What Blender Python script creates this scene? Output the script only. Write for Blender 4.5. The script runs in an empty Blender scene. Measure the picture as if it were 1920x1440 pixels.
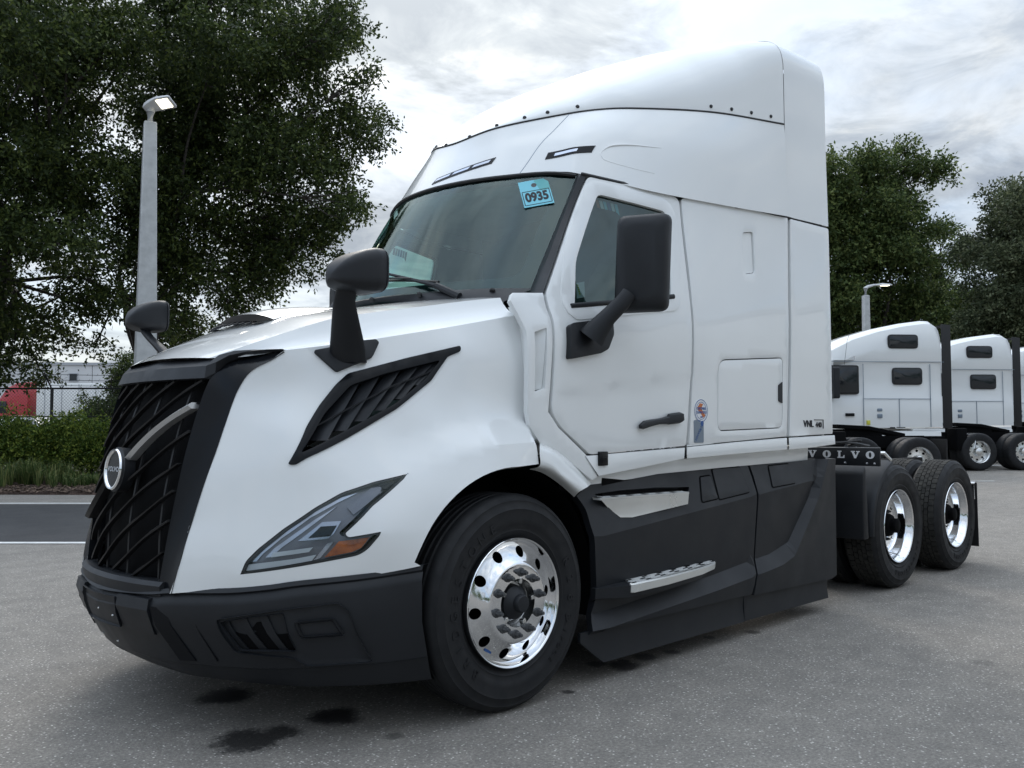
import bpy, bmesh, math, random
import numpy as np
from mathutils import Vector, Matrix, Euler, noise
from mathutils.geometry import delaunay_2d_cdt
random.seed(7); rng = np.random.default_rng(7)
scene = bpy.context.scene
COL = scene.collection

# ------------------------------------------------------------------ camera
cam_d = bpy.data.cameras.new('camera'); cam = bpy.data.objects.new('camera', cam_d); COL.objects.link(cam)
cam.location = (-2.938, -4.186, 1.335)
cam.rotation_euler = (math.radians(90 + 2.724), 0, math.radians(-44.56))
cam_d.sensor_width = 36.0; cam_d.lens = 36.0 * 1650 / 1920
cam_d.clip_start = 0.05; cam_d.clip_end = 5000
scene.camera = cam

# ------------------------------------------------------------------ sky and sun
SUN_EL, SUN_AZ = math.radians(40), math.radians(33)      # azimuth from +y towards +x
SUN_DIR = Vector((math.sin(SUN_AZ) * math.cos(SUN_EL), math.cos(SUN_AZ) * math.cos(SUN_EL), math.sin(SUN_EL)))
world = bpy.data.worlds.new('World'); scene.world = world; world.use_nodes = True
wn, wl = world.node_tree.nodes, world.node_tree.links
wn.clear()
def wnode(t, **k):
    n = wn.new(t)
    for a, b in k.items(): setattr(n, a, b)
    return n
def wmath(op, a, b=None, clamp=False):
    n = wnode('ShaderNodeMath', operation=op, use_clamp=clamp)
    for i, s in enumerate((a, b)):
        if s is None: continue
        if isinstance(s, (int, float)): n.inputs[i].default_value = s
        else: wl.new(s, n.inputs[i])
    return n.outputs[0]
def wmix(f, a, b, bt='MIX'):
    n = wnode('ShaderNodeMix', data_type='RGBA', blend_type=bt)
    for i, s in ((0, f), (6, a), (7, b)):
        if isinstance(s, (int, float)): n.inputs[i].default_value = s
        elif isinstance(s, tuple): n.inputs[i].default_value = s
        else: wl.new(s, n.inputs[i])
    return n.outputs[2]
def wramp(s, stops):
    n = wnode('ShaderNodeValToRGB'); e = n.color_ramp.elements
    e[0].position, e[0].color = stops[0]; e[1].position, e[1].color = stops[-1]
    for p, c in stops[1:-1]:
        x = e.new(p); x.color = c
    wl.new(s, n.inputs[0]); return n.outputs[0]
sky = wnode('ShaderNodeTexSky', sky_type='NISHITA', sun_disc=False)
sky.sun_elevation = SUN_EL; sky.sun_rotation = SUN_AZ; sky.air_density = 1.0; sky.dust_density = 1.5; sky.ozone_density = 1.5
tc = wnode('ShaderNodeTexCoord')
sep = wnode('ShaderNodeSeparateXYZ'); wl.new(tc.outputs['Generated'], sep.inputs[0])
zz = wmath('ADD', wmath('MAXIMUM', sep.outputs[2], 0.0), 0.16)
comb = wnode('ShaderNodeCombineXYZ')
wl.new(wmath('DIVIDE', sep.outputs[0], zz), comb.inputs[0]); wl.new(wmath('DIVIDE', sep.outputs[1], zz), comb.inputs[1])
def wnoise(scale, det, rough, dist=0.0, vec=None, off=(0, 0, 0)):
    mp = wnode('ShaderNodeMapping'); wl.new(vec or comb.outputs[0], mp.inputs[0]); mp.inputs['Location'].default_value = off
    n = wnode('ShaderNodeTexNoise', noise_dimensions='3D'); wl.new(mp.outputs[0], n.inputs['Vector'])
    n.inputs['Scale'].default_value = scale; n.inputs['Detail'].default_value = det
    n.inputs['Roughness'].default_value = rough; n.inputs['Distortion'].default_value = dist
    return n.outputs['Fac']
big = wnoise(0.9, 8, 0.55, 0.35, off=(1.7, 0.4, 0))
fine = wnoise(3.6, 7, 0.6, 0.5, off=(3.1, 2.2, 1))
dens = wmath('ADD', wmath('MULTIPLY', big, 0.72), wmath('MULTIPLY', fine, 0.28))
dot = wnode('ShaderNodeVectorMath', operation='DOT_PRODUCT'); wl.new(tc.outputs['Generated'], dot.inputs[0]); dot.inputs[1].default_value = SUN_DIR
glow = wmath('POWER', wmath('MAXIMUM', dot.outputs['Value'], 0.0), 7.0)
cover = wramp(dens, [(0.38, (0, 0, 0, 1)), (0.54, (1, 1, 1, 1))])
shade = wramp(wmath('SUBTRACT', 1.0, wmath('ADD', wmath('MULTIPLY', fine, 0.6), wmath('MULTIPLY', big, 0.4))),
              [(0.40, (2.45, 2.85, 3.45, 1)), (0.48, (3.4, 3.8, 4.3, 1)), (0.56, (5.1, 5.25, 5.3, 1))])
blue = wmix(0.55, sky.outputs[0], (3.0, 4.2, 5.8, 1))
skycol = wmix(cover, blue, shade)
warm = wmix(1.0, skycol, wmix(wmath('MULTIPLY', glow, 1.0, True), (0, 0, 0, 1), (1.35, 1.2, 0.8, 1)), 'ADD')
szen = wmath('MAXIMUM', sep.outputs[2], 0.0)
grad = wmath('ADD', 0.70, wmath('MULTIPLY', wmath("MULTIPLY", szen, szen), 1.6))     # an overcast sky is brighter overhead
warm = wmix(1.0, warm, grad, 'MULTIPLY')
bg = wnode('ShaderNodeBackground'); bg.inputs[1].default_value = 0.1
wl.new(warm, bg.inputs[0])
wo = wnode('ShaderNodeOutputWorld'); wl.new(bg.outputs[0], wo.inputs[0])
sun_d = bpy.data.lights.new('sun', 'SUN'); sun = bpy.data.objects.new('sun', sun_d); COL.objects.link(sun)
sun_d.energy = 0.6; sun_d.angle = math.radians(22); sun_d.color = (1.0, 0.95, 0.88)
sun.rotation_euler = (-SUN_DIR).to_track_quat('-Z', 'Y').to_euler()
scene.view_settings.view_transform = 'Standard'; scene.view_settings.look = 'None'
scene.view_settings.exposure = 1.0; scene.view_settings.gamma = 1.0; scene.view_settings.use_curve_mapping = False
scene.cycles.max_bounces = 8; scene.cycles.transparent_max_bounces = 24; scene.cycles.use_denoising = True
scene.cycles.caustics_reflective = False; scene.cycles.caustics_refractive = False

# ------------------------------------------------------------------ materials
MATS = {}
def mat(name, color=(0.8, 0.8, 0.8), rough=0.5, metal=0.0, coat=0.0, spec=0.5, emit=None, estr=0.0, coat_rough=0.03):
    m = bpy.data.materials.new(name); m.use_nodes = True; MATS[name] = m
    b = m.node_tree.nodes['Principled BSDF']
    b.inputs['Base Color'].default_value = (*color, 1); b.inputs['Roughness'].default_value = rough
    b.inputs['Metallic'].default_value = metal; b.inputs['Coat Weight'].default_value = coat; b.inputs['Coat Roughness'].default_value = coat_rough
    b.inputs['Specular IOR Level'].default_value = spec
    if emit: b.inputs['Emission Color'].default_value = (*emit, 1); b.inputs['Emission Strength'].default_value = estr
    return m
class NT:
    def __init__(s, m): s.m = m; s.n = m.node_tree.nodes; s.l = m.node_tree.links; s.b = s.n['Principled BSDF']
    def node(s, t, ins=None, **k):
        n = s.n.new(t)
        for a, b in k.items(): setattr(n, a, b)
        for i, v in (ins or {}).items():
            if hasattr(v, 'links'): s.l.new(v, n.inputs[i])
            else: n.inputs[i].default_value = v
        return n
    def coord(s, kind='Object'): return s.node('ShaderNodeTexCoord').outputs[kind]
    def noise(s, scale, det=4, rough=0.5, vec=None, dist=0.0):
        return s.node('ShaderNodeTexNoise', {'Vector': vec or s.coord(), 'Scale': scale, 'Detail': det, 'Roughness': rough, 'Distortion': dist}).outputs['Fac']
    def ramp(s, f, stops):
        n = s.node('ShaderNodeValToRGB', {0: f}); e = n.color_ramp.elements
        e[0].position, e[0].color = stops[0][0], (*stops[0][1], 1); e[1].position, e[1].color = stops[-1][0], (*stops[-1][1], 1)
        for p, c in stops[1:-1]:
            x = e.new(p); x.color = (*c, 1)
        return n.outputs[0]
    def mix(s, f, a, b, bt='MIX'):
        n = s.node('ShaderNodeMix', {0: f, 6: a if not isinstance(a, tuple) else (*a, 1), 7: b if not isinstance(b, tuple) else (*b, 1)}, data_type='RGBA', blend_type=bt)
        return n.outputs[2]
    def math(s, op, a, b=0.0, clamp=False): return s.node('ShaderNodeMath', {0: a, 1: b}, operation=op, use_clamp=clamp).outputs[0]
    def bump(s, h, strength=0.3, dist=0.01):
        s.l.new(s.node('ShaderNodeBump', {'Height': h, 'Strength': strength, 'Distance': dist}).outputs[0], s.b.inputs['Normal'])
    def base(s, c): s.l.new(c, s.b.inputs['Base Color'])
    def rough(s, c): s.l.new(c, s.b.inputs['Roughness'])
def varied(m, c1, c2, scale, r1=None, r2=None, bump=0.0, bscale=400, bdist=0.001, det=5):
    t = NT(m); f = t.noise(scale, det, 0.6); t.base(t.ramp(f, [(0.3, c1), (0.7, c2)]))
    if r1 is not None: t.rough(t.ramp(t.noise(scale * 1.7, 4), [(0.3, (r1,) * 3), (0.7, (r2,) * 3)]))
    if bump: t.bump(t.noise(bscale, 2), bump, bdist)
    return m
M_WHITE = varied(mat('white_paint', rough=0.3, coat=1.0, coat_rough=0.02), (0.775, 0.79, 0.785), (0.81, 0.822, 0.816), 0.9, 0.28, 0.36)
M_PLAS = varied(mat('grey_black_plastic', rough=0.5, spec=0.4), (0.0085, 0.0098, 0.0125), (0.013, 0.0147, 0.018), 3.0, 0.44, 0.58, 0.12, 900, 0.0006)
M_GLOSSBK = mat('gloss_black', (0.007, 0.008, 0.010), 0.18, spec=0.2)
M_BADGE = mat('badge_black', (0.006, 0.007, 0.009), 0.25, spec=0.15)
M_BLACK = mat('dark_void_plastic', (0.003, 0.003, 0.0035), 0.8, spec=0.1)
M_GRILLE = mat('grille_black', (0.014, 0.0145, 0.016), 0.45, spec=0.4)
M_RUBBER = varied(mat('tyre_rubber', rough=0.7, spec=0.35), (0.008, 0.0085, 0.010), (0.014, 0.0145, 0.016), 9.0, 0.55, 0.75, 0.15, 500, 0.0006)
M_TREAD = varied(mat('tread_rubber', rough=0.9, spec=0.25), (0.018, 0.018, 0.018), (0.06, 0.058, 0.052), 14.0)
M_CHROME = varied(mat('polished_aluminium', rough=0.06, metal=1.0), (0.80, 0.81, 0.83), (0.90, 0.905, 0.915), 6.0, 0.03, 0.10)
M_STEEL = varied(mat('brushed_steel', rough=0.3, metal=1.0), (0.70, 0.71, 0.71), (0.78, 0.78, 0.77), 3.0, 0.2, 0.28)
M_SEAL = mat('seal_rubber', (0.01, 0.01, 0.011), 0.6)
M_INT = varied(mat('cab_trim', rough=0.8), (0.30, 0.31, 0.31), (0.36, 0.37, 0.37), 4.0)
M_DASH = mat('dash_plastic', (0.02, 0.02, 0.022), 0.6)
M_TREADPL = varied(mat('tread_plate', rough=0.5, metal=0.25), (0.55, 0.56, 0.55), (0.68, 0.68, 0.66), 12.0)
M_STEPAL = varied(mat('step_aluminium', rough=0.32, metal=0.55), (0.72, 0.72, 0.69), (0.80, 0.80, 0.77), 3.0, 0.25, 0.36)
M_NUT = varied(mat('nut_iron', rough=0.55, metal=0.3), (0.05, 0.055, 0.06), (0.12, 0.12, 0.12), 40.0)
M_AMBER = varied(mat('amber_lens', rough=0.15, coat=1.0), (0.22, 0.045, 0.006), (0.50, 0.12, 0.014), 28.0)
M_SILVER = mat('reflector_silver', (0.62, 0.65, 0.7), 0.22, metal=0.9)
M_SASH = mat('bright_sash', (0.80, 0.81, 0.82), 0.3, metal=0.75)
M_LBAR = mat('lamp_reflector', (0.5, 0.53, 0.6), 0.12, metal=0.9)
M_LGREY = mat('lamp_grey', (0.20, 0.205, 0.23), 0.25, metal=0.5)
M_DRL = mat('light_guide', (0.5, 0.54, 0.56), 0.12, coat=1.0)
def glass_mat(name, tint, ior=1.5, rough=0.0, refl=1.0):
    m = bpy.data.materials.new(name); m.use_nodes = True; n, l = m.node_tree.nodes, m.node_tree.links; n.clear()
    tr = n.new('ShaderNodeBsdfTransparent'); tr.inputs[0].default_value = (*tint, 1)
    gl = n.new('ShaderNodeBsdfGlossy'); gl.inputs['Roughness'].default_value = rough; gl.inputs[0].default_value = (0.86 * refl, refl, 0.97 * refl, 1)
    fr = n.new('ShaderNodeFresnel'); pass
    mx = n.new('ShaderNodeMixShader'); out = n.new('ShaderNodeOutputMaterial')
    geo = n.new('ShaderNodeNewGeometry'); iv = n.new('ShaderNodeMix'); iv.data_type = 'FLOAT'; iv.inputs[2].default_value = ior; iv.inputs[3].default_value = 1.0 / ior
    l.new(geo.outputs['Backfacing'], iv.inputs[0]); l.new(iv.outputs[0], fr.inputs[0])
    l.new(fr.outputs[0], mx.inputs[0]); l.new(tr.outputs[0], mx.inputs[1]); l.new(gl.outputs[0], mx.inputs[2]); l.new(mx.outputs[0], out.inputs[0])
    MATS[name] = m; return m
M_WIND = glass_mat('windscreen_glass', (0.52, 0.80, 0.75), 1.7)
M_SIDEGL = glass_mat('door_glass', (0.34, 0.44, 0.42), 1.8)
M_LENS = glass_mat('clear_lens', (0.86, 0.88, 0.9), 1.45)
M_TAG = mat('tag_card', (0.22, 0.62, 0.74), 0.6)
M_PRINT = mat('black_print', (0.012, 0.014, 0.02), 0.6)
M_WPRINT = mat('white_print', (0.75, 0.76, 0.78), 0.5)
M_BLUEPR = mat('blue_print', (0.03, 0.10, 0.3), 0.5)
M_ORANGE = mat('orange_print', (0.55, 0.16, 0.05), 0.5)
M_YELLOW = mat('yellow_label', (0.62, 0.6, 0.08), 0.6)
M_GREYPL = mat('grey_label', (0.22, 0.27, 0.33), 0.35, metal=0.4)
M_RED = mat('red_paint', (0.42, 0.008, 0.015), 0.3, coat=0.8)

# ------------------------------------------------------------------ mesh helpers
class MB:
    """collects verts and faces for one mesh object"""
    def __init__(s): s.v = []; s.f = []; s.m = []
    def add(s, verts, faces, mi=0):
        o = len(s.v); s.v += [tuple(map(float, p)) for p in verts]; s.f += [tuple(i + o for i in f) for f in faces]; s.m += [mi] * len(faces); return s
    def box(s, c, d, rz=0.0, mi=0, M=None):
        x, y, z = (a / 2 for a in d)
        vs = [Vector((a * x, b * y, e * z)) for e in (-1, 1) for b in (-1, 1) for a in (-1, 1)]
        R = M or Matrix.Rotation(rz, 3, 'Z'); vs = [R @ p + Vector(c) for p in vs]
        return s.add(vs, [(0, 2, 3, 1), (4, 5, 7, 6), (0, 1, 5, 4), (2, 6, 7, 3), (0, 4, 6, 2), (1, 3, 7, 5)], mi)
    def tube(s, pts, r, n=8, cap=True, mi=0, sx=1.0, up=(0, 0, 1)):
        pts = [Vector(p) for p in pts]; rs = r if isinstance(r, (list, tuple)) else [r] * len(pts)
        vs = []
        for i, p in enumerate(pts):
            t = (pts[min(i + 1, len(pts) - 1)] - pts[max(i - 1, 0)]).normalized()
            a = Vector(up).cross(t)
            if a.length < 1e-4: a = Vector((1, 0, 0)).cross(t)
            a.normalize(); b = t.cross(a)
            for k in range(n):
                w = 2 * math.pi * k / n; vs.append(p + a * (math.cos(w) * rs[i] * sx) + b * (math.sin(w) * rs[i]))
        fs = [(i * n + k, i * n + (k + 1) % n, (i + 1) * n + (k + 1) % n, (i + 1) * n + k) for i in range(len(pts) - 1) for k in range(n)]
        if cap: fs += [tuple(range(n))[::-1], tuple(range((len(pts) - 1) * n, len(pts) * n))]
        return s.add(vs, fs, mi)
    def loft(s, rings, closed=True, cap=True, mi=0):
        n = len(rings[0]); vs = [p for r in rings for p in r]; m = n if closed else n - 1
        fs = [(i * n + k, i * n + (k + 1) % n, (i + 1) * n + (k + 1) % n, (i + 1) * n + k) for i in range(len(rings) - 1) for k in range(m)]
        if cap: fs += [tuple(range(n))[::-1], tuple(range((len(rings) - 1) * n, len(rings) * n))]
        return s.add(vs, fs, mi)
    def lathe(s, prof, axis_o=(0, 0, 0), n=64, close=False, mi=0):
        """prof: (r, out) pairs; spun about the y axis, out points to -y"""
        ox, oy, oz = axis_o; vs = []
        for r, o in prof:
            for k in range(n):
                w = 2 * math.pi * k / n; vs.append((ox + r * math.cos(w), oy - o, oz + r * math.sin(w)))
        m = len(prof); rows = m if close else m - 1
        fs = [(i * n + k, ((i + 1) % m) * n + k, ((i + 1) % m) * n + (k + 1) % n, i * n + (k + 1) % n) for i in range(rows) for k in range(n)]
        return s.add(vs, fs, mi)
    def disc(s, r, out, axis_o=(0, 0, 0), n=32, mi=0):
        ox, oy, oz = axis_o
        return s.add([(ox + r * math.cos(2 * math.pi * k / n), oy - out, oz + r * math.sin(2 * math.pi * k / n)) for k in range(n)], [tuple(range(n))], mi)
    def prism(s, poly, fn0, fn1, mi=0):
        """poly of 2D points; fn0/fn1 map them to the near and the far face"""
        n = len(poly); vs = [fn0(*p) for p in poly] + [fn1(*p) for p in poly]
        return s.add(vs, [tuple(range(n)), tuple(range(2 * n - 1, n - 1, -1))] + [(i, i + n, (i + 1) % n + n, (i + 1) % n) for i in range(n)], mi)
    def build(s, name, m, parent=None, smooth=40, bevel=0.0, seg=2, bang=35, fix=True, mirror=False):
        me = bpy.data.meshes.new(name)
        bm = bmesh.new(); vv = [bm.verts.new(p) for p in s.v]
        for f, mi in zip(s.f, s.m):
            try: fc = bm.faces.new([vv[i] for i in f]); fc.material_index = mi
            except ValueError: pass
        if mirror:
            ret = bmesh.ops.duplicate(bm, geom=bm.verts[:] + bm.edges[:] + bm.faces[:])
            for g in ret['geom']:
                if isinstance(g, bmesh.types.BMVert): g.co.y = -g.co.y
            bmesh.ops.remove_doubles(bm, verts=bm.verts[:], dist=2e-5)
        if fix: bmesh.ops.recalc_face_normals(bm, faces=bm.faces[:])
        if bevel:
            es = [e for e in bm.edges if len(e.link_faces) == 2 and e.calc_face_angle(0) > math.radians(bang)]
            if es: bmesh.ops.bevel(bm, geom=es, offset=bevel, segments=seg, profile=0.5, affect='EDGES', clamp_overlap=True)
        bm.to_mesh(me); bm.free()
        ms = m if isinstance(m, (list, tuple)) else [m]
        for q in ms: me.materials.append(q)
        finish(me, smooth)
        return link(name, me, parent)
def finish(me, smooth=40):
    if smooth:
        me.polygons.foreach_set('use_smooth', np.ones(len(me.polygons), bool)); me.set_sharp_from_angle(angle=math.radians(smooth))
def link(name, data, parent=None):
    o = bpy.data.objects.new(name, data); COL.objects.link(o)
    if parent: o.parent = parent
    return o
def fast_mesh(name, v, f, m, parent=None, smooth=False):
    """v (n,3) and f (m,k) numpy arrays"""
    me = bpy.data.meshes.new(name); v = np.asarray(v, np.float32); f = np.asarray(f, np.int32); k = f.shape[1]
    me.vertices.add(len(v)); me.vertices.foreach_set('co', v.ravel())
    me.loops.add(f.size); me.loops.foreach_set('vertex_index', f.ravel())
    me.polygons.add(len(f)); me.polygons.foreach_set('loop_start', np.arange(0, f.size, k, dtype=np.int32))
    me.update(calc_edges=True)
    if smooth: me.polygons.foreach_set('use_smooth', np.ones(len(f), bool))
    me.materials.append(m); return link(name, me, parent)
def empty(name, loc=(0, 0, 0), rz=0.0, parent=None):
    o = bpy.data.objects.new(name, None); COL.objects.link(o); o.location = loc; o.rotation_euler = (0, 0, rz); o.empty_display_size = 0.3
    if parent: o.parent = parent
    return o
def tag(o, label=None, cat=None, group=None, kind=None):
    for k, v in (('label', label), ('category', cat), ('group', group), ('kind', kind)):
        if v: o[k] = v
    return o
def copy_tree(o, parent=None):
    c = o.copy(); COL.objects.link(c)
    for k in ('label',):
        pass
    if parent: c.parent = parent
    for ch in list(o.children): copy_tree(ch, c)
    return c
MIRR = {}
def mirror_tree(o, parent):
    """the same part on the other side: data mirrored across y = 0 (parts sit at the truck's origin)"""
    c = o.copy(); COL.objects.link(c); c.parent = parent
    if o.type == 'MESH':
        if o.data.name not in MIRR:
            me = o.data.copy(); me.transform(o.matrix_local); me.transform(Matrix.Scale(-1, 4, (0, 1, 0))); me.flip_normals(); MIRR[o.data.name] = me
        c.data = MIRR[o.data.name]; c.location = (0, 0, 0); c.rotation_euler = (0, 0, 0)
    else: c.location = (o.location.x, -o.location.y, o.location.z)
    for ch in list(o.children): mirror_tree(ch, c)
    return c
def crm(n, k, ph0=False, ph1=False):
    """Catmull-Rom sampling matrix over n control points (k steps a span); ph0/ph1: first/last point is a phantom"""
    a, b = (1 if ph0 else 0), (n - 1 if not ph1 else n - 2)
    rows = []
    for i in range(a, b):
        for j in range(k + (1 if i == b - 1 else 0)):
            t = j / k; w = [(-t + 2 * t * t - t ** 3) / 2, (2 - 5 * t * t + 3 * t ** 3) / 2, (t + 4 * t * t - 3 * t ** 3) / 2, (-t * t + t ** 3) / 2]
            r = np.zeros(n)
            for q in range(4):
                id = i - 1 + q
                if id < 0: r[0] += 2 * w[q]; r[1] -= w[q]
                elif id > n - 1: r[n - 1] += 2 * w[q]; r[n - 2] -= w[q]
                else: r[id] += w[q]
            rows.append(r)
    return np.array(rows)
def cr(pts, k=6): return crm(len(pts), k) @ np.asarray(pts, float)
def patch(ctrl, ku=6, kv=6, pu=(False, False), pv=(False, False)):
    c = np.asarray(ctrl, float); A = crm(c.shape[0], ku, *pu); B = crm(c.shape[1], kv, *pv)
    return np.einsum('ai,ijk,bj->abk', A, c, B)
def add_grid(mb, g, mi=0):
    a, b = g.shape[:2]
    return mb.add(g.reshape(-1, 3), [(i * b + j, i * b + j + 1, (i + 1) * b + j + 1, (i + 1) * b + j) for i in range(a - 1) for j in range(b - 1)], mi)
def inside(P, poly):
    P = np.asarray(P); x, y = P[:, 0], P[:, 1]; r = np.zeros(len(P), bool); n = len(poly)
    for i in range(n):
        x1, y1 = poly[i]; x2, y2 = poly[(i + 1) % n]
        c = ((y1 > y) != (y2 > y)); r ^= c & (x < (x2 - x1) * (y - y1) / ((y2 - y1) if y2 != y1 else 1e-12) + x1)
    return r
def segdist(P, poly, closed=True):
    P = np.asarray(P); d = np.full(len(P), 1e9); n = len(poly)
    for i in range(n if closed else n - 1):
        a = np.array(poly[i]); b = np.array(poly[(i + 1) % n]); ab = b - a; t = np.clip(((P - a) @ ab) / max(ab @ ab, 1e-12), 0, 1)
        d = np.minimum(d, np.linalg.norm(P - a - t[:, None] * ab, axis=1))
    return d
def resample(poly, step, closed=True):
    out = []; n = len(poly)
    for i in range(n if closed else n - 1):
        a = np.array(poly[i][:2], float); b = np.array(poly[(i + 1) % n][:2], float); k = max(1, int(round(np.linalg.norm(b - a) / step)))
        out += [tuple(a + (b - a) * j / k) for j in range(k)]
    if not closed: out.append(tuple(poly[-1][:2]))
    return out
def rounded(poly, r, n=4):
    """rounds the corners of a 2D polygon"""
    out = []; m = len(poly); rr = r if isinstance(r, (list, tuple)) else [r] * m
    for i in range(m):
        p = np.array(poly[i][:2], float); a = np.array(poly[i - 1][:2], float); b = np.array(poly[(i + 1) % m][:2], float)
        q = min(rr[i], 0.45 * np.linalg.norm(a - p), 0.45 * np.linalg.norm(b - p))
        if q < 1e-4: out.append(tuple(p)); continue
        s = p + (a - p) / np.linalg.norm(a - p) * q; e = p + (b - p) / np.linalg.norm(b - p) * q
        for j in range(n + 1):
            t = j / n; out.append(tuple((1 - t) ** 2 * s + 2 * t * (1 - t) * p + t * t * e))
    return out
def sheet(outline, fn, holes=(), lines=(), step=0.05, thick=0.02, mb=None, back=False, mi=0, off=0.0, flip=False):
    """a curved panel: a 2D outline with holes, triangulated and mapped by fn((n,2)) -> (n,3), edges turned inwards by thick"""
    O = resample(outline, step); Hs = [resample(h, step) for h in holes]; Ls = [resample(l, step, False) for l in lines]
    pts = list(O); edges = [(i, (i + 1) % len(O)) for i in range(len(O))]
    for h in Hs:
        o = len(pts); pts += h; edges += [(o + i, o + (i + 1) % len(h)) for i in range(len(h))]
    for l in Ls:
        o = len(pts); pts += l; edges += [(o + i, o + i + 1) for i in range(len(l) - 1)]
    A = np.array(O); lo, hi = A.min(0), A.max(0)
    gx = np.arange(lo[0], hi[0] + step, step); gy = np.arange(lo[1], hi[1] + step, step * 0.87)
    G = np.array([(x + (step / 2 if j % 2 else 0), y) for j, y in enumerate(gy) for x in gx])
    k = inside(G, O) & (segdist(G, O) > step * 0.45)
    for h in Hs: k &= ~inside(G, h) & (segdist(G, h) > step * 0.45)
    for l in Ls: k &= segdist(G, l, False) > step * 0.4
    pts += [tuple(p) for p in G[k]]
    vs, es, fs, *_ = delaunay_2d_cdt([Vector(p) for p in pts], edges, [], 0, 1e-6)
    V = np.array([tuple(v) for v in vs]); F = np.array([f for f in fs if len(f) == 3])
    c = V[F].mean(1); kk = inside(c, O)
    for h in Hs: kk &= ~inside(c, h)
    F = F[kk]
    a = V[F[:, 0]]; b = V[F[:, 1]]; d = V[F[:, 2]]
    area = (b[:, 0] - a[:, 0]) * (d[:, 1] - a[:, 1]) - (b[:, 1] - a[:, 1]) * (d[:, 0] - a[:, 0]); F = F[np.abs(area) > 1e-9]; area = area[np.abs(area) > 1e-9]
    F[area < 0] = F[area < 0][:, ::-1]
    W = np.asarray(fn(V), float)
    N = np.zeros_like(W); fn_ = np.cross(W[F[:, 1]] - W[F[:, 0]], W[F[:, 2]] - W[F[:, 0]])
    for i in range(3): np.add.at(N, F[:, i], fn_)
    N /= np.maximum(np.linalg.norm(N, axis=1), 1e-12)[:, None]
    if flip: F = F[:, ::-1]; N = -N
    W = W + N * off
    mb = mb or MB(); base = len(mb.v)
    mb.add(W, [tuple(f) for f in F], mi)
    if thick:
        from collections import Counter
        ec = Counter(tuple(sorted((f[i], f[(i + 1) % 3]))) for f in F.tolist() for i in range(3))
        bd = [(f[i], f[(i + 1) % 3]) for f in F.tolist() for i in range(3) if ec[tuple(sorted((f[i], f[(i + 1) % 3])))] == 1]
        idx = {}; nv = []
        for e in bd:
            for i in e:
                if i not in idx: idx[i] = len(nv); nv.append(W[i] - N[i] * thick)
        o = len(mb.v); mb.v += [tuple(p) for p in nv]
        for i, j in bd: mb.f.append((base + j, base + i, o + idx[i], o + idx[j])); mb.m.append(mi)
        if back:
            W2 = W - N * thick; o2 = len(mb.v); mb.v += [tuple(p) for p in W2]
            for f in F: mb.f.append(tuple(int(o2 + i) for i in f[::-1])); mb.m.append(mi)
    return mb
def text(name, s, size, M, m, parent, depth=0.001, align='CENTER', sx=1.0, bold=0.0, space=1.0):
    cu = bpy.data.curves.new(name, 'FONT'); cu.body = s; cu.size = size; cu.extrude = depth; cu.align_x = align; cu.align_y = 'CENTER'; cu.offset = bold; cu.space_character = space
    t = bpy.data.objects.new(name, cu); me = bpy.data.meshes.new_from_object(t); bpy.data.objects.remove(t); bpy.data.curves.remove(cu)
    me.materials.clear(); me.materials.append(m); me.name = name
    o = link(name, me, parent); o.matrix_local = M @ Matrix.Diagonal((sx, 1, 1, 1)); return o
def frame_mat(o, x, y):
    x = Vector(x).normalized(); y = Vector(y); y = (y - x * y.dot(x)).normalized(); z = x.cross(y)
    return Matrix(((x.x, y.x, z.x, o[0]), (x.y, y.y, z.y, o[1]), (x.z, y.z, z.z, o[2]), (0, 0, 0, 1)))
#<surf>
def tps(pts, lam=0.0):
    """smooth surface through scattered points (a, b, value)"""
    p = np.array([(q[0], q[1]) for q in pts], float); v = np.array([q[2] for q in pts], float); n = len(p)
    d2 = ((p[:, None] - p[None]) ** 2).sum(-1); K = 0.5 * d2 * np.log(d2 + 1e-12) + lam * np.eye(n)
    Pm = np.c_[np.ones(n), p]; A = np.zeros((n + 3, n + 3)); A[:n, :n] = K; A[:n, n:] = Pm; A[n:, :n] = Pm.T
    w = np.linalg.solve(A, np.r_[v, 0, 0, 0])
    def f(a, b):
        a = np.asarray(a, float); b = np.asarray(b, float); s = a.shape; q = np.c_[a.ravel(), b.ravel()]
        e2 = ((q[:, None] - p[None]) ** 2).sum(-1); return ((0.5 * e2 * np.log(e2 + 1e-12)) @ w[:n] + w[n] + q @ w[n + 1:]).reshape(s)
    return f
def xzw(*pts): return [(p[0], p[2], -p[1]) for p in pts]
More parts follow.
